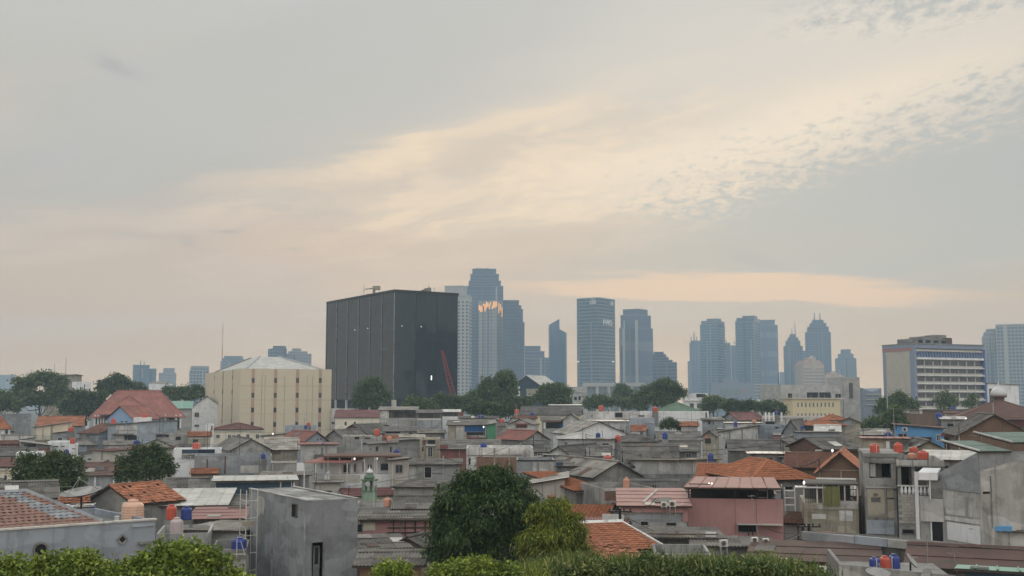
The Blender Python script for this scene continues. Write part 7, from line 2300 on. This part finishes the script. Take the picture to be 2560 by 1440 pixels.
# pipe frame around the strapped tank
p = at(597, 1385, 66)
fr = thing('pipe_frame', 'white pipe frame around the blue tank beside the grey tower', 'pipe', p)
h_ = at(597, 1342, 66).z - p.z
MB().bar((-.12, -.02, -.2), (-.12, -.02, h_), .022, 6).bar((-.12, -.02, h_ * .95), (.35, .1, h_ * .98), .022, 6).bar((.1, -.02, h_ * .75), (.38, 0, -.1), .02, 6).bar((-.35, .0, -.02), (.4, .05, -.02), .03, 6).build('pipe', 'trim', fr)


# ------------------------------------------------------------------ air conditioners, dishes, aerials, poles
def aircon(label, px, py, wpx, d, rz=0.0):
    p = at(px, py, d)
    k = wpx / FOC * d
    o = thing('air_conditioner', label, 'air conditioner', p, R(rz), 'outdoor air conditioner units')
    hh = k * .82
    MB().box(-k / 2, k / 2, 0, k * .4, 0, hh).build('casing', 'acw', o)
    n = 16
    cx, cz, r = -k * .1, hh * .5, hh * .38
    mb = MB()
    for i in range(n):
        t0, t1 = 2 * math.pi * i / n, 2 * math.pi * (i + 1) / n
        mb.bar((cx + r * math.cos(t0), -.01, cz + r * math.sin(t0)), (cx + r * math.cos(t1), -.01, cz + r * math.sin(t1)), .02, 4)
    for q in range(-2, 3):
        mb.bar((cx - r, -.012, cz + q * r * .33), (cx + r, -.012, cz + q * r * .33), .008, 4)
    mb.build('grille', 'steel', o)
    MB().add([(cx + r * .95 * math.cos(2 * math.pi * i / n), -.006, cz + r * .95 * math.sin(2 * math.pi * i / n)) for i in range(n)], [tuple(range(n))]).build('fan_recess', 'dark', o)
    MB().box(-k * .45, -k * .35, .02, k * .38, -.8, 0).box(k * .35, k * .45, .02, k * .38, -.8, 0).build('bracket', 'steel', o)


aircon('white air conditioner, left of the pair on the pink wing', 1661, 1268, 15, 77.4)
aircon('white air conditioner, right of the pair on the pink wing', 1682, 1267, 17, 77.2)
aircon('white air conditioner on the grey roof below the pink house', 1811, 1367, 20, 62, 14)
aircon('white air conditioner below the pink wall on the grey roof', 1888, 1358, 17, 63, 14)
aircon('white air conditioner half seen right of the grey roof pair', 1916, 1360, 16, 63.2, 14)
aircon('white air conditioner on the bright blue house wall', 2263, 1078, 11, 147.4)
aircon('white air conditioner under the mossy maroon roof by the hedge', 2056, 1436, 23, 46, 10)
aircon('pale air conditioner half hidden by hedge tips', 1962, 1410, 16, 52, 6)


def dish(label, px, py, rpx, d, az_, el_, mast=2.0, mat='greyw', deep=.22):
    p = at(px, py, d)
    r = rpx / FOC * d
    o = thing('satellite_dish', label, 'satellite dish', (p.x, p.y, p.z))
    n, m_ = 20, 4
    vs, fs = [], []
    for j in range(m_ + 1):
        rr = r * max(.02, j / m_)
        for k in range(n):
            t = 2 * math.pi * k / n
            vs.append((rr * math.cos(t), rr * math.sin(t), r * deep * (j / m_) ** 2))
    for j in range(m_):
        for k in range(n):
            fs.append((j * n + k, j * n + (k + 1) % n, (j + 1) * n + (k + 1) % n, (j + 1) * n + k))
    q = Vector((math.sin(az_) * math.cos(el_), math.cos(az_) * math.cos(el_), math.sin(el_))).to_track_quat('Z', 'Y').to_matrix().to_4x4()
    me = MB().add(vs, fs).add([(x, y, z - .03) for x, y, z in vs], [tuple(reversed(f)) for f in fs])
    ob = me.build('reflector', mat, o, True)
    ob.matrix_basis = q
    f_ = MB()
    for k in range(3):
        t = 2 * math.pi * k / 3 + .5
        f_.bar((r * .9 * math.cos(t), r * .9 * math.sin(t), r * deep), (0, 0, r * .85), r * .018, 5)
    f_.lathe([(r * .05, r * .78), (r * .07, r * .9), (r * .03, r * .95)], 8)
    f_.build('feed_arm', 'steel', o).matrix_basis = q
    MB().bar((0, 0.05, -.02), (0, .15, -mast), max(.04, r * .05), 6).build('pole', 'blackmetal', o)
    return o


dish('wide grey mesh satellite dish lying flat behind the brown tile roof', 203, 1238, 49, 70, R(205), R(78), 2.2, 'conc', .2)
dish('white satellite dish tilted beside the three tanks at the bottom', 2277, 1404, 21, 48.5, R(120), R(38), 1.2, 'greyw', .25)
dish('pale satellite dish lying low on the bottom parapet house', 2195, 1436, 30, 46, R(170), R(76), 1.0, 'greyw', .2)
dish('small white dish standing at the bottom edge right of the lying dish', 2318, 1437, 16, 46, R(250), R(25), 1.0, 'greyw', .25)
dish('small round dish beside the air conditioner pair on the pink wing', 1706, 1263, 6, 78, R(160), R(30), .8)


def aerial(label, px, ybot, ytop, d, bars=4, lean=0.0, wpx=26):
    p = at(px, ybot, d)
    h = at(px, ytop, d).z - p.z
    o = thing('tv_antenna', label, 'antenna', (p.x, p.y, p.z))
    MB().bar((0, 0, -1.5), (lean, 0, h), .022, 5).build('pole', 'steel', o)
    w_ = wpx / FOC * d
    if bars:
        mb = MB().bar((lean - w_ * .5, 0, h * .96), (lean + w_ * .5, 0, h * .99), .014, 4)
        for k in range(bars):
            x = lean - w_ * .45 + w_ * .9 * k / max(1, bars - 1)
            mb.bar((x, -.22, h * .96 + .02), (x, .22, h * .99), .008, 4)
        mb.build('element', 'steel', o)


aerial('tall white roof pole in front of the grey doorway shed', 1108, 1200, 1142, 120, 0)
aerial('white mast on the long white and brick house', 1188, 1170, 1100, 122, 3, 0, 12)
aerial('aerial with dark crossbars standing before the pink house wall', 1903, 1330, 1238, 70, 4, -.55, 16)
aerial('thin aerial above the wavy grey roofs', 1451, 1195, 1172, 108, 0)
aerial('slanting white aerial over the maroon roof at lower right', 2404, 1436, 1382, 50, 3, -.3, 28)
aerial('tall thin white pole before the bottom fascia boards', 2320, 1420, 1336, 52, 0)
aerial('white aerial with crossbars at the left leafy tree', 147, 1262, 1216, 68, 4, 0, 60)
aerial('white L shaped pole on the long white house', 1626, 1030, 1010, 259, 2, 0, 14)
for k, px in enumerate((1914, 1923, 1934, 1954)):
    p = at(px, 1040, 227)
    o = MB().box(-.15, .15, -.15, .15, -1, at(px, 1031, 227).z - p.z).build('roof_post', 'white', None, loc=p)
    tag(o, ('leftmost', 'second', 'third', 'rightmost')[k] + ' short white post on the flat white roof at right', 'post', 'posts on the flat white roof')


def upole(label, px, ytop, d, arms=2, h=8.6):
    p = at(px, ytop, d)
    o = thing('utility_pole', label, 'utility pole', (p.x, p.y, 0))
    MB().bar((0, 0, 0), (0, 0, p.z), .13, 8, 0, .09).build('pole', 'blackmetal', o)
    for k in range(arms):
        z = p.z - .25 - k * .75
        mb = MB().box(-.75, .75, -.05, .05, z, z + .09)
        for x in (-.65, -.25, .25, .65):
            mb.lathe([(.04, .09), (.06, .14), (.03, .24)], 6, (x, 0, z))
        mb.build('crossarm', 'blackmetal', o)
    return p


p1 = upole('dark utility pole with crossarms before the pink house', 1550, 1270, 71, 3)
p2 = upole('utility pole with cables at the tan patched house corner', 2022, 1308, 70, 2)
rn = random.Random(9)
w_ = MB()
for (a, b, sag) in (((p2.x, p2.y, p2.z - .2), at(1900, 1348, 62), .5), ((p2.x, p2.y, p2.z - .3), at(1920, 1322, 66), .3), ((p2.x, p2.y, p2.z - .1), at(2066, 1330, 66), .2), ((p1.x, p1.y, p1.z - .3), (p2.x, p2.y, p2.z - .4), 1.6), ((p1.x, p1.y, p1.z - .3), at(1640, 1245, 76), .5)):
    a, b = Vector(a), Vector(b)
    pts = [a.lerp(b, t) - Vector((0, 0, sag * 4 * t * (1 - t))) for t in np.linspace(0, 1, 13)]
    for q0, q1 in zip(pts, pts[1:]):
        w_.bar(q0, q1, .018, 4)
o = w_.build('power_cable', 'blackmetal')
tag(o, 'thin black cables strung between the two utility poles and the pink house', 'cable')

rn = random.Random(77)
k = 0
NO_AERIAL = {18, 29, 38, 53, 54, 64, 69, 74, 108, 113, 116, 118, 77, 97}
AEN = {}
for bi, (F_, zE_, lab) in enumerate(BOXES):
    if lab and 'shack' not in lab and len(lab.split()) <= 11 and 90 < F_.d < 260 and rn.random() < .36 and k < 34:
        k += 1
        if bi in NO_AERIAL:
            rn.random()
            continue
        q = F_.ctr
        o = thing('tv_antenna', 'thin aerial standing over the ' + lab, 'antenna', (q.x + rn.uniform(-.3, .3) * F_.w, q.y, zE_ - .2), rn.uniform(0, 3))
        AEN[bi] = o.name
        h = rn.uniform(2.2, 4.2)
        MB().bar((0, 0, -.5), (rn.uniform(-.15, .15), 0, h), .03, 5).build('pole', rn.choice(('steel', 'trim', 'blackmetal')), o)
        mb = MB().bar((-.6, 0, h - .1), (.6, 0, h - .05), .018, 4)
        for j in range(4):
            mb.bar((-.5 + j * .33, -.25, h - .07), (-.5 + j * .33, .25, h - .07), .012, 4)
        mb.build('element', 'steel', o)
for i, (xa, ya, da, xb, yb, db, lab) in enumerate(((1108, 1143, 120, 1451, 1173, 108, 'sagging cable from the tall white roof pole towards the wavy grey roofs'), (1495, 1110, 120, 1776, 1135, 121, 'thin cable from the small asbestos roof aerial to the beige roof'), (40, 1180, 140, 480, 1150, 150, 'thin cable crossing behind the two leafy trees at left'), (2152, 1180, 93, 2250, 1215, 78, 'short cable from the rough orange tiles to the balustrade'), (1870, 1165, 112, 2062, 1100, 128, 'cable over the orange hipped roof behind the pink house'))):
    a, b = at(xa, ya, da), at(xb, yb, db)
    pts = [a.lerp(b, t) - Vector((0, 0, .9 * 4 * t * (1 - t))) for t in np.linspace(0, 1, 17)]
    mb = MB()
    for q0, q1 in zip(pts, pts[1:]):
        mb.bar(q0, q1, .022, 4)
    tag(mb.build('cable', 'blackmetal'), lab, 'cable')

rn = random.Random(404)
cand = [(F_, z_, l_) for (F_, z_, l_) in BOXES if 85 < F_.d < 250 and l_ and 'shack' not in l_ and len(l_.split()) <= 11]
rn.shuffle(cand)
for A_, za_, l_ in cand[:18]:
    near_ = sorted(cand, key=lambda t_: (t_[0].ctr - A_.ctr).length)[2:7]
    B_, zb_, _l = near_[rn.randrange(len(near_))]
    a, b = Vector((A_.FL.x, A_.FL.y, za_ + .9)), Vector((B_.FR.x, B_.FR.y, zb_ + 1.2))
    mb = MB()
    pts = [a.lerp(b, t) - Vector((0, 0, .7 * 4 * t * (1 - t))) for t in np.linspace(0, 1, 13)]
    for q0, q1 in zip(pts, pts[1:]):
        mb.bar(q0, q1, .025, 4)
    mb.bar(a - Vector((0, 0, 1.2)), a + Vector((0, 0, .1)), .04, 5).bar(b - Vector((0, 0, 1.5)), b + Vector((0, 0, .1)), .04, 5)
    tag(mb.build('cable', 'blackmetal'), 'thin cable from the ' + l_, 'cable', 'thin cables strung across the rooftops')

# lit lamps seen between the roofs
for (px, py, d, lab) in ((1209, 1067.5, 203, 'bright white lamp hanging in the blue tarpaulin stall'), (682, 1084.5, 208, 'small lit lamp on the shed at the foot of the beige block'), (2415, 1048, 168, 'white curved lamp hood beside the cream flat roof')):
    p = at(px, py, d)
    o = MB().lathe([(.05, -.16), (.13, -.05), (.13, .08), (.04, .16)], 8).bar((0, 0.1, -2.5), (0, .1, -.2), .04, 4, 1).build('lamp', ['bulb', 'steel'], None, loc=p)
    tag(o, lab, 'lamp')

# bottom right: parapet house below the three tanks
F = Frame(2098, 2390, 47, -10, 5, None, 1420)
r_ = thing('house', 'low concrete parapet house in front of the three bottom tanks', 'house', (F.ctr.x, F.ctr.y, 0), F.rot)
X, Y = F.w / 2, F.l / 2
zt = F.z(2390, 1440, 0, 1) + .0
zt2 = F.z(2098, 1410, 0, 0)
MB().add([(-X, -Y, 0), (X, -Y, 0), (X, -Y, zt), (-X, -Y, zt2), (-X, -Y + .15, 0), (X, -Y + .15, 0), (X, -Y + .15, zt), (-X, -Y + .15, zt2)], [(0, 1, 2, 3), (3, 2, 6, 7), (5, 4, 7, 6), (4, 0, 3, 7), (1, 5, 6, 2)]).build('parapet', 'conc', r_)
MB().box(-X, X, -Y + .16, Y, 0, zt2 - .55).build('wall', 'concd', r_)
MB().box(-X, -X + .15, -Y + .16, Y, zt2 - .549, zt2 - .02).build('parapet', 'concd', r_)

# ------------------------------------------------------------------ trees
def Z(py, d):
    return CAM_H - (py - 1005) / FOC * d


def blobs_from(spec, d, x0):
    """spec of (px, py, rx px, rz px, depth offset m) -> crown lobes in metres relative to the trunk foot"""
    o = []
    for (px, py, rx, rz, dd) in spec:
        p = at(px, py, d + dd)
        s_ = (d + dd) / FOC
        o.append((p.x - x0.x, p.y - x0.y, p.z - x0.z, rx * s_, (rx + rz) / 2 * s_, rz * s_))
    return o


def ptree(label, name, d, foot_px, spec, n, ll, lw, mat, tr=.25, shrink=1.0, **kw):
    p = at(foot_px, 1100, d)
    x0 = Vector((p.x, d, 0))
    bl = blobs_from(spec, d, x0)
    bl = [b[:3] + tuple(q * shrink for q in b[3:]) for b in bl]
    zc = min(b[2] for b in bl)
    return tree(label, name, x0, bl, n, ll, lw, mat, max(1.5, zc * .9), tr, **kw)


ptree('large dark mango tree in the middle foreground', 'mango_tree', 60, 1215, [
    (1200, 1228, 70, 55, 0), (1265, 1225, 65, 50, .5), (1150, 1270, 62, 60, 0), (1215, 1290, 95, 75, -.8), (1290, 1290, 60, 70, 0), (1120, 1330, 50, 55, 0), (1180, 1360, 85, 60, -.8),
    (1265, 1370, 85, 60, -.6), (1115, 1385, 48, 40, 0), (1235, 1190, 40, 22, .3), (1165, 1200, 30, 20, .2), (1320, 1330, 45, 60, .5), (1110, 1280, 28, 35, .2), (1200, 1405, 110, 35, -.4)],
    52000, .24, .055, 'lf_mango', .3, droop=1.0, seed=5, clump=9, spread=.12, inner=.62)
ptree('yellow green mango tree with drooping new leaves beside the dark one', 'mango_tree', 57, 1395, [
    (1380, 1300, 55, 48, 0), (1345, 1310, 35, 40, .2), (1420, 1320, 40, 40, 0), (1370, 1355, 65, 50, -.4), (1435, 1365, 42, 45, 0), (1400, 1400, 75, 40, -.3), (1330, 1375, 40, 45, .2), (1388, 1268, 28, 20, .1), (1450, 1400, 35, 35, .1)],
    24000, .22, .05, 'lf_young', .2, droop=1.2, seed=8, clump=10, spread=.11, inner=.62)
NB = dict(droop=.25, clump=8, spread=.13, inner=.6)
ptree('bright green leafy tree at the bottom left corner', 'leafy_tree', 38, 40, [
    (10, 1438, 60, 32, 0), (60, 1451, 55, 28, .2), (-40, 1466, 70, 50, 0), (40, 1491, 100, 45, -.3)], 12000, .15, .095, 'lf_near', .2, seed=11, **NB)
ptree('bright green leafy tree in front of the blue grey wall', 'leafy_tree', 37, 180, [
    (150, 1431, 60, 33, 0), (200, 1426, 52, 30, .2), (110, 1456, 45, 30, 0), (235, 1456, 42, 32, 0), (170, 1486, 110, 50, -.3)], 16000, .15, .095, 'lf_near', .2, seed=12, **NB)
ptree('tallest bright green leafy tree left of the grey tower', 'leafy_tree', 36.5, 440, [
    (425, 1409, 62, 40, 0), (470, 1406, 48, 36, .2), (380, 1434, 52, 36, 0), (520, 1426, 45, 32, .1), (310, 1441, 45, 34, 0), (560, 1461, 55, 28, 0), (440, 1466, 130, 55, -.4), (300, 1476, 60, 40, 0), (590, 1481, 40, 25, 0), (505, 1396, 14, 10, .1)], 30000, .15, .095, 'lf_near', .22, seed=13, **NB)
ptree('bright green shrub top left of the mango tree at the bottom edge', 'leafy_shrub', 40, 970, [(968, 1440, 42, 20, 0), (1000, 1448, 30, 16, 0)], 4500, .13, .07, 'lf_near', .1, seed=14, **NB)
ptree('bright green shrub below the mango tree at the bottom edge', 'leafy_shrub', 40, 1150, [(1120, 1440, 50, 22, 0), (1175, 1430, 60, 24, 0), (1220, 1440, 45, 22, 0), (1280, 1445, 60, 20, .2)], 9000, .13, .07, 'lf_near', .1, seed=15, **NB)
# hedge of vines along the bottom right
d = 40
p = at(1700, 1100, d)
x0 = Vector((p.x, d, 0))
sp = [(1370 + 46 * k, 1476 - 16 * math.sin(k * .9) ** 2 - (10 if k < 13 else 0) - (5 if k % 3 else 0), 62, 46, .4 * math.sin(k * 2.1)) for k in range(15)]
bl = blobs_from(sp, d, x0)
hd = thing('hedge', 'tangled vine covered hedge with long grassy shoots along the bottom right', 'hedge', x0)
link('foliage', quads_mesh('foliage', leaves(bl, 46000, .14, .075, .5, 21, 7, .14, .62), 'lf_vine'), hd)['kind'] = 'stuff'
rg = np.random.default_rng(31)
V = []
for (bx_, by_, bz_, rx_, ry_, rz_) in bl:
    for k in range(150):
        x = bx_ + rg.normal() * rx_ * .7
        y = by_ + rg.normal() * ry_ * .5
        z = bz_ + rz_ * (.55 + .35 * rg.random())
        h_ = .18 + .42 * rg.random() ** 2
        lx, ly = rg.normal() * .16, rg.normal() * .12
        wv = .012 + .012 * rg.random()
        V += [(x - wv, y, z), (x + wv, y, z), (x + lx * .5 + wv * .7, y + ly * .5, z + h_ * .6), (x + lx * .5 - wv * .7, y + ly * .5, z + h_ * .6)]
        V += [(x + lx * .5 - wv * .7, y + ly * .5, z + h_ * .6), (x + lx * .5 + wv * .7, y + ly * .5, z + h_ * .6), (x + lx * 1.4, y + ly * 1.3, z + h_), (x + lx * 1.4 - .004, y + ly * 1.3, z + h_)]
link('grass_shoot', quads_mesh('grass_shoot', np.array(V), 'lf_vine'), hd)['kind'] = 'stuff'
mb = MB()
for b in bl[::2]:
    mb.bar((b[0], b[1] + .2, 0), (b[0] + .1, b[1], b[2]), .06, 6, 0, .03)
mb.build('stem', 'bark', hd)
# long arching grass leaves at the left end of the hedge
V = []
p = at(1345, 1446, 38.5)
for k in range(70):
    a = rg.uniform(-1.2, 1.2)
    L_ = rg.uniform(.4, .95)
    x = rg.normal() * .22
    y = rg.normal() * .15
    pts = []
    for t in (0, .35, .7, 1.0):
        pts.append((x + math.sin(a) * L_ * t * .8, y + .1 * t, L_ * (t - .45 * abs(a) * t * t)))
    for i in range(3):
        w0, w1 = .018 * (1 - i / 3.2), .018 * (1 - (i + 1) / 3.2)
        (xa, ya, za), (xb, yb, zb) = pts[i], pts[i + 1]
        V += [(xa - w0, ya, za), (xa + w0, ya, za), (xb + w1, yb, zb), (xb - w1, yb, zb)]
gr = thing('grass_clump', 'arching clump of long yellow green grass left of the hedge', 'plant', p)
link('blades', quads_mesh('blades', np.array(V), 'lf_young'), gr)['kind'] = 'stuff'
MB().bar((0, 0, -p.z), (0, 0, .05), .12, 6).build('stem', 'bark', gr)

MID = dict(shrink=.88, droop=.35, clump=7, spread=.24, inner=.62)
ptree('dark leafy tree with aerials poking out at left', 'leafy_tree', 112, 125, [
    (80, 1182, 45, 38, 0), (125, 1172, 50, 38, 0), (175, 1175, 38, 35, 0), (60, 1210, 30, 28, .5), (120, 1210, 70, 40, -.8), (185, 1205, 32, 36, 0), (70, 1150, 20, 18, .3), (140, 1142, 18, 12, .2)], 14000, .34, .15, 'lf_dark', .3, seed=41, **MID)
ptree('round dark leafy tree below the white gabled house', 'leafy_tree', 124, 365, [
    (360, 1150, 42, 30, 0), (395, 1160, 38, 34, 0), (330, 1168, 36, 34, 0), (365, 1185, 62, 32, -.8), (415, 1178, 24, 24, 0), (385, 1128, 22, 16, .2), (310, 1190, 22, 20, .3)], 13000, .34, .15, 'lf_dark', .3, seed=42, **MID)
ptree('dark creeper shrub against the white wall in the middle', 'shrub', 218, 1675, [(1660, 1066, 14, 12, 0), (1680, 1064, 18, 14, 0), (1695, 1068, 10, 10, .3), (1672, 1054, 18, 5, .2)], 2600, .4, .2, 'lf_dark', .1, seed=43, **MID)
FAR = dict(shrink=.84, droop=.3, clump=7, spread=.5, inner=.6)
group = 'trees along the far edge of the rooftops'
FT = [
 ('spreading dark tree, largest of the left tree mass', 395, 95, [(60, 965, 32, 26, 0), (100, 955, 40, 22, 0), (140, 962, 32, 26, 0), (85, 1000, 60, 30, -1), (150, 1000, 40, 32, -1), (45, 1000, 35, 30, 0), (118, 940, 24, 10, 0)], 9000, 'lf_far', .85, .5),
 ('bushy tree at the far left edge of the tree mass', 380, 10, [(5, 1005, 30, 24, 0), (30, 1020, 30, 22, 0), (-15, 1020, 30, 24, 0)], 3500, 'lf_far', .8, .45),
 ('dark tree under the flat white block', 370, 205, [(200, 1000, 38, 26, 0), (240, 1005, 34, 26, 0), (175, 1025, 35, 28, 0), (225, 1035, 40, 28, -1)], 6000, 'lf_dark', .8, .45),
 ('open crowned tree with sky gaps above the red mansion', 400, 290, [(270, 962, 26, 13, 0), (300, 955, 24, 15, 0), (285, 945, 18, 8, 0), (322, 964, 16, 10, 0), (255, 975, 20, 12, 0), (290, 980, 40, 18, -1)], 3300, 'lf_dark', .9, .5),
 ('small feathery tree just right of the open crowned tree', 410, 343, [(343, 968, 16, 9, 0), (352, 980, 18, 12, 0)], 900, 'lf_dark', .8, .4),
 ('row of bushes behind the mint green roof', 390, 455, [(430, 982, 30, 14, 0), (470, 980, 30, 15, 0), (495, 985, 22, 18, 0), (450, 995, 45, 14, -1)], 4200, 'lf_far', .8, .4),
 ('round feathery tree in front of the black cube', 330, 932, [(930, 965, 32, 24, 0), (912, 985, 28, 26, 0), (955, 990, 24, 24, 0), (930, 1005, 40, 22, -1), (905, 1010, 20, 18, 0)], 6500, 'lf_far', .6, .28),
 ('low rounded tree right of the feathery tree at the black cube', 320, 1050, [(1045, 1012, 32, 16, 0), (1070, 1020, 24, 14, 0), (1020, 1022, 22, 14, 0)], 3000, 'lf_far', .6, .35),
 ('dark low tree under the red boom crane', 345, 1110, [(1100, 1005, 35, 18, 0), (1135, 1010, 26, 20, 0), (1110, 1025, 45, 20, 0)], 4000, 'lf_dark', .7, .4),
 ('tall dark tree right of the black cube', 350, 1250, [(1255, 955, 32, 25, 0), (1225, 972, 34, 24, 0), (1275, 975, 28, 30, 0), (1240, 1000, 60, 26, -1), (1190, 1000, 40, 24, 0), (1265, 938, 18, 9, 0), (1170, 1015, 30, 24, 0)], 9000, 'lf_far', .75, .42),
 ('low dark trees below the tall dark tree', 300, 1230, [(1200, 1025, 48, 22, 0), (1260, 1030, 42, 20, 0), (1305, 1018, 35, 20, 0)], 5000, 'lf_dark', .65, .4),
 ('bushy tree right of the white roofed shop house', 360, 1390, [(1375, 978, 30, 16, 0), (1405, 985, 28, 18, 0), (1360, 995, 30, 18, 0), (1400, 1005, 42, 16, 0), (1395, 968, 22, 8, 0)], 5000, 'lf_far', .75, .42),
 ('bluish feathery tree below the white columned hall', 480, 1555, [(1555, 972, 16, 12, 0), (1545, 990, 18, 14, 0), (1570, 985, 16, 14, 0)], 1700, 'lf_far', .9, .4),
 ('large round green tree below the stepped dark glass tower', 360, 1655, [(1655, 965, 32, 18, 0), (1625, 985, 32, 22, 0), (1685, 985, 28, 24, 0), (1655, 1002, 50, 22, -1), (1600, 1000, 26, 18, 0)], 8000, 'lf_far', .7, .38),
 ('olive low trees left of the round green tree', 400, 1520, [(1500, 1005, 38, 14, 0), (1545, 1010, 42, 16, 0), (1590, 1015, 35, 16, 0), (1480, 1015, 26, 14, 0)], 4500, 'lf_far', .7, .4),
 ('olive tree behind the green hipped roof', 380, 1785, [(1780, 1005, 24, 15, 0), (1800, 1015, 24, 16, 0), (1770, 1022, 24, 14, 0)], 2600, 'lf_vine', .7, .35),
 ('row of dark bushes left of the grey block', 345, 1880, [(1835, 1020, 34, 14, 0), (1880, 1018, 36, 15, 0), (1925, 1020, 34, 16, 0), (1948, 1030, 20, 18, 0)], 5500, 'lf_dark', .7, .38),
 ('rounded tree in front of the cream office end wall', 310, 2238, [(2240, 1005, 34, 17, 0), (2215, 1018, 28, 18, 0), (2268, 1018, 30, 18, 0), (2240, 1028, 48, 16, -1), (2252, 992, 16, 8, 0)], 6500, 'lf_far', .6, .34),
 ('sprawling tree below the rounded office tree', 240, 2205, [(2235, 1045, 26, 14, 0), (2200, 1060, 36, 14, 0), (2240, 1062, 30, 14, 0), (2165, 1072, 28, 12, 0), (2240, 1030, 10, 12, 0)], 5000, 'lf_far', .5, .28),
 ('thin tree in front of the office windows', 330, 2360, [(2360, 985, 14, 9, 0), (2350, 1000, 18, 12, 0), (2378, 1000, 18, 12, 0), (2365, 1015, 32, 14, 0)], 900, 'lf_far', .6, .32),
 ('second thin tree at the right end of the office', 335, 2432, [(2432, 996, 12, 10, 0), (2425, 1012, 20, 14, 0)], 400, 'lf_far', .6, .32),
]
for i, (lab, dd, fp_, spec, n, mat, ll, lw) in enumerate(FT):
    ptree(lab, 'leafy_tree' if 'bush' not in lab else 'bush', dd, fp_, spec, int(n * 1.7), ll, lw, mat, .4, seed=60 + i, group=group, **FAR)

# ------------------------------------------------------------------ haze
mb = MB().box(-1500, 1500, -40, 2420, -1, 190)
hz = mb.build('haze', 'dark')
hz['kind'] = 'stuff'
m = bpy.data.materials.new('haze')
m.use_nodes = True
m.node_tree.nodes.clear()
t = NT(m.node_tree)
pv = t.node('ShaderNodeVolumePrincipled')
pv.inputs['Color'].default_value = (0.60, 0.82, 1.0, 1)
pv.inputs['Density'].default_value = 0.00029
pv.inputs['Anisotropy'].default_value = 0.0
ou = t.node('ShaderNodeOutputMaterial')
t.l.new(pv.outputs[0], ou.inputs['Volume'])
hz.data.materials.clear()
hz.data.materials.append(m)
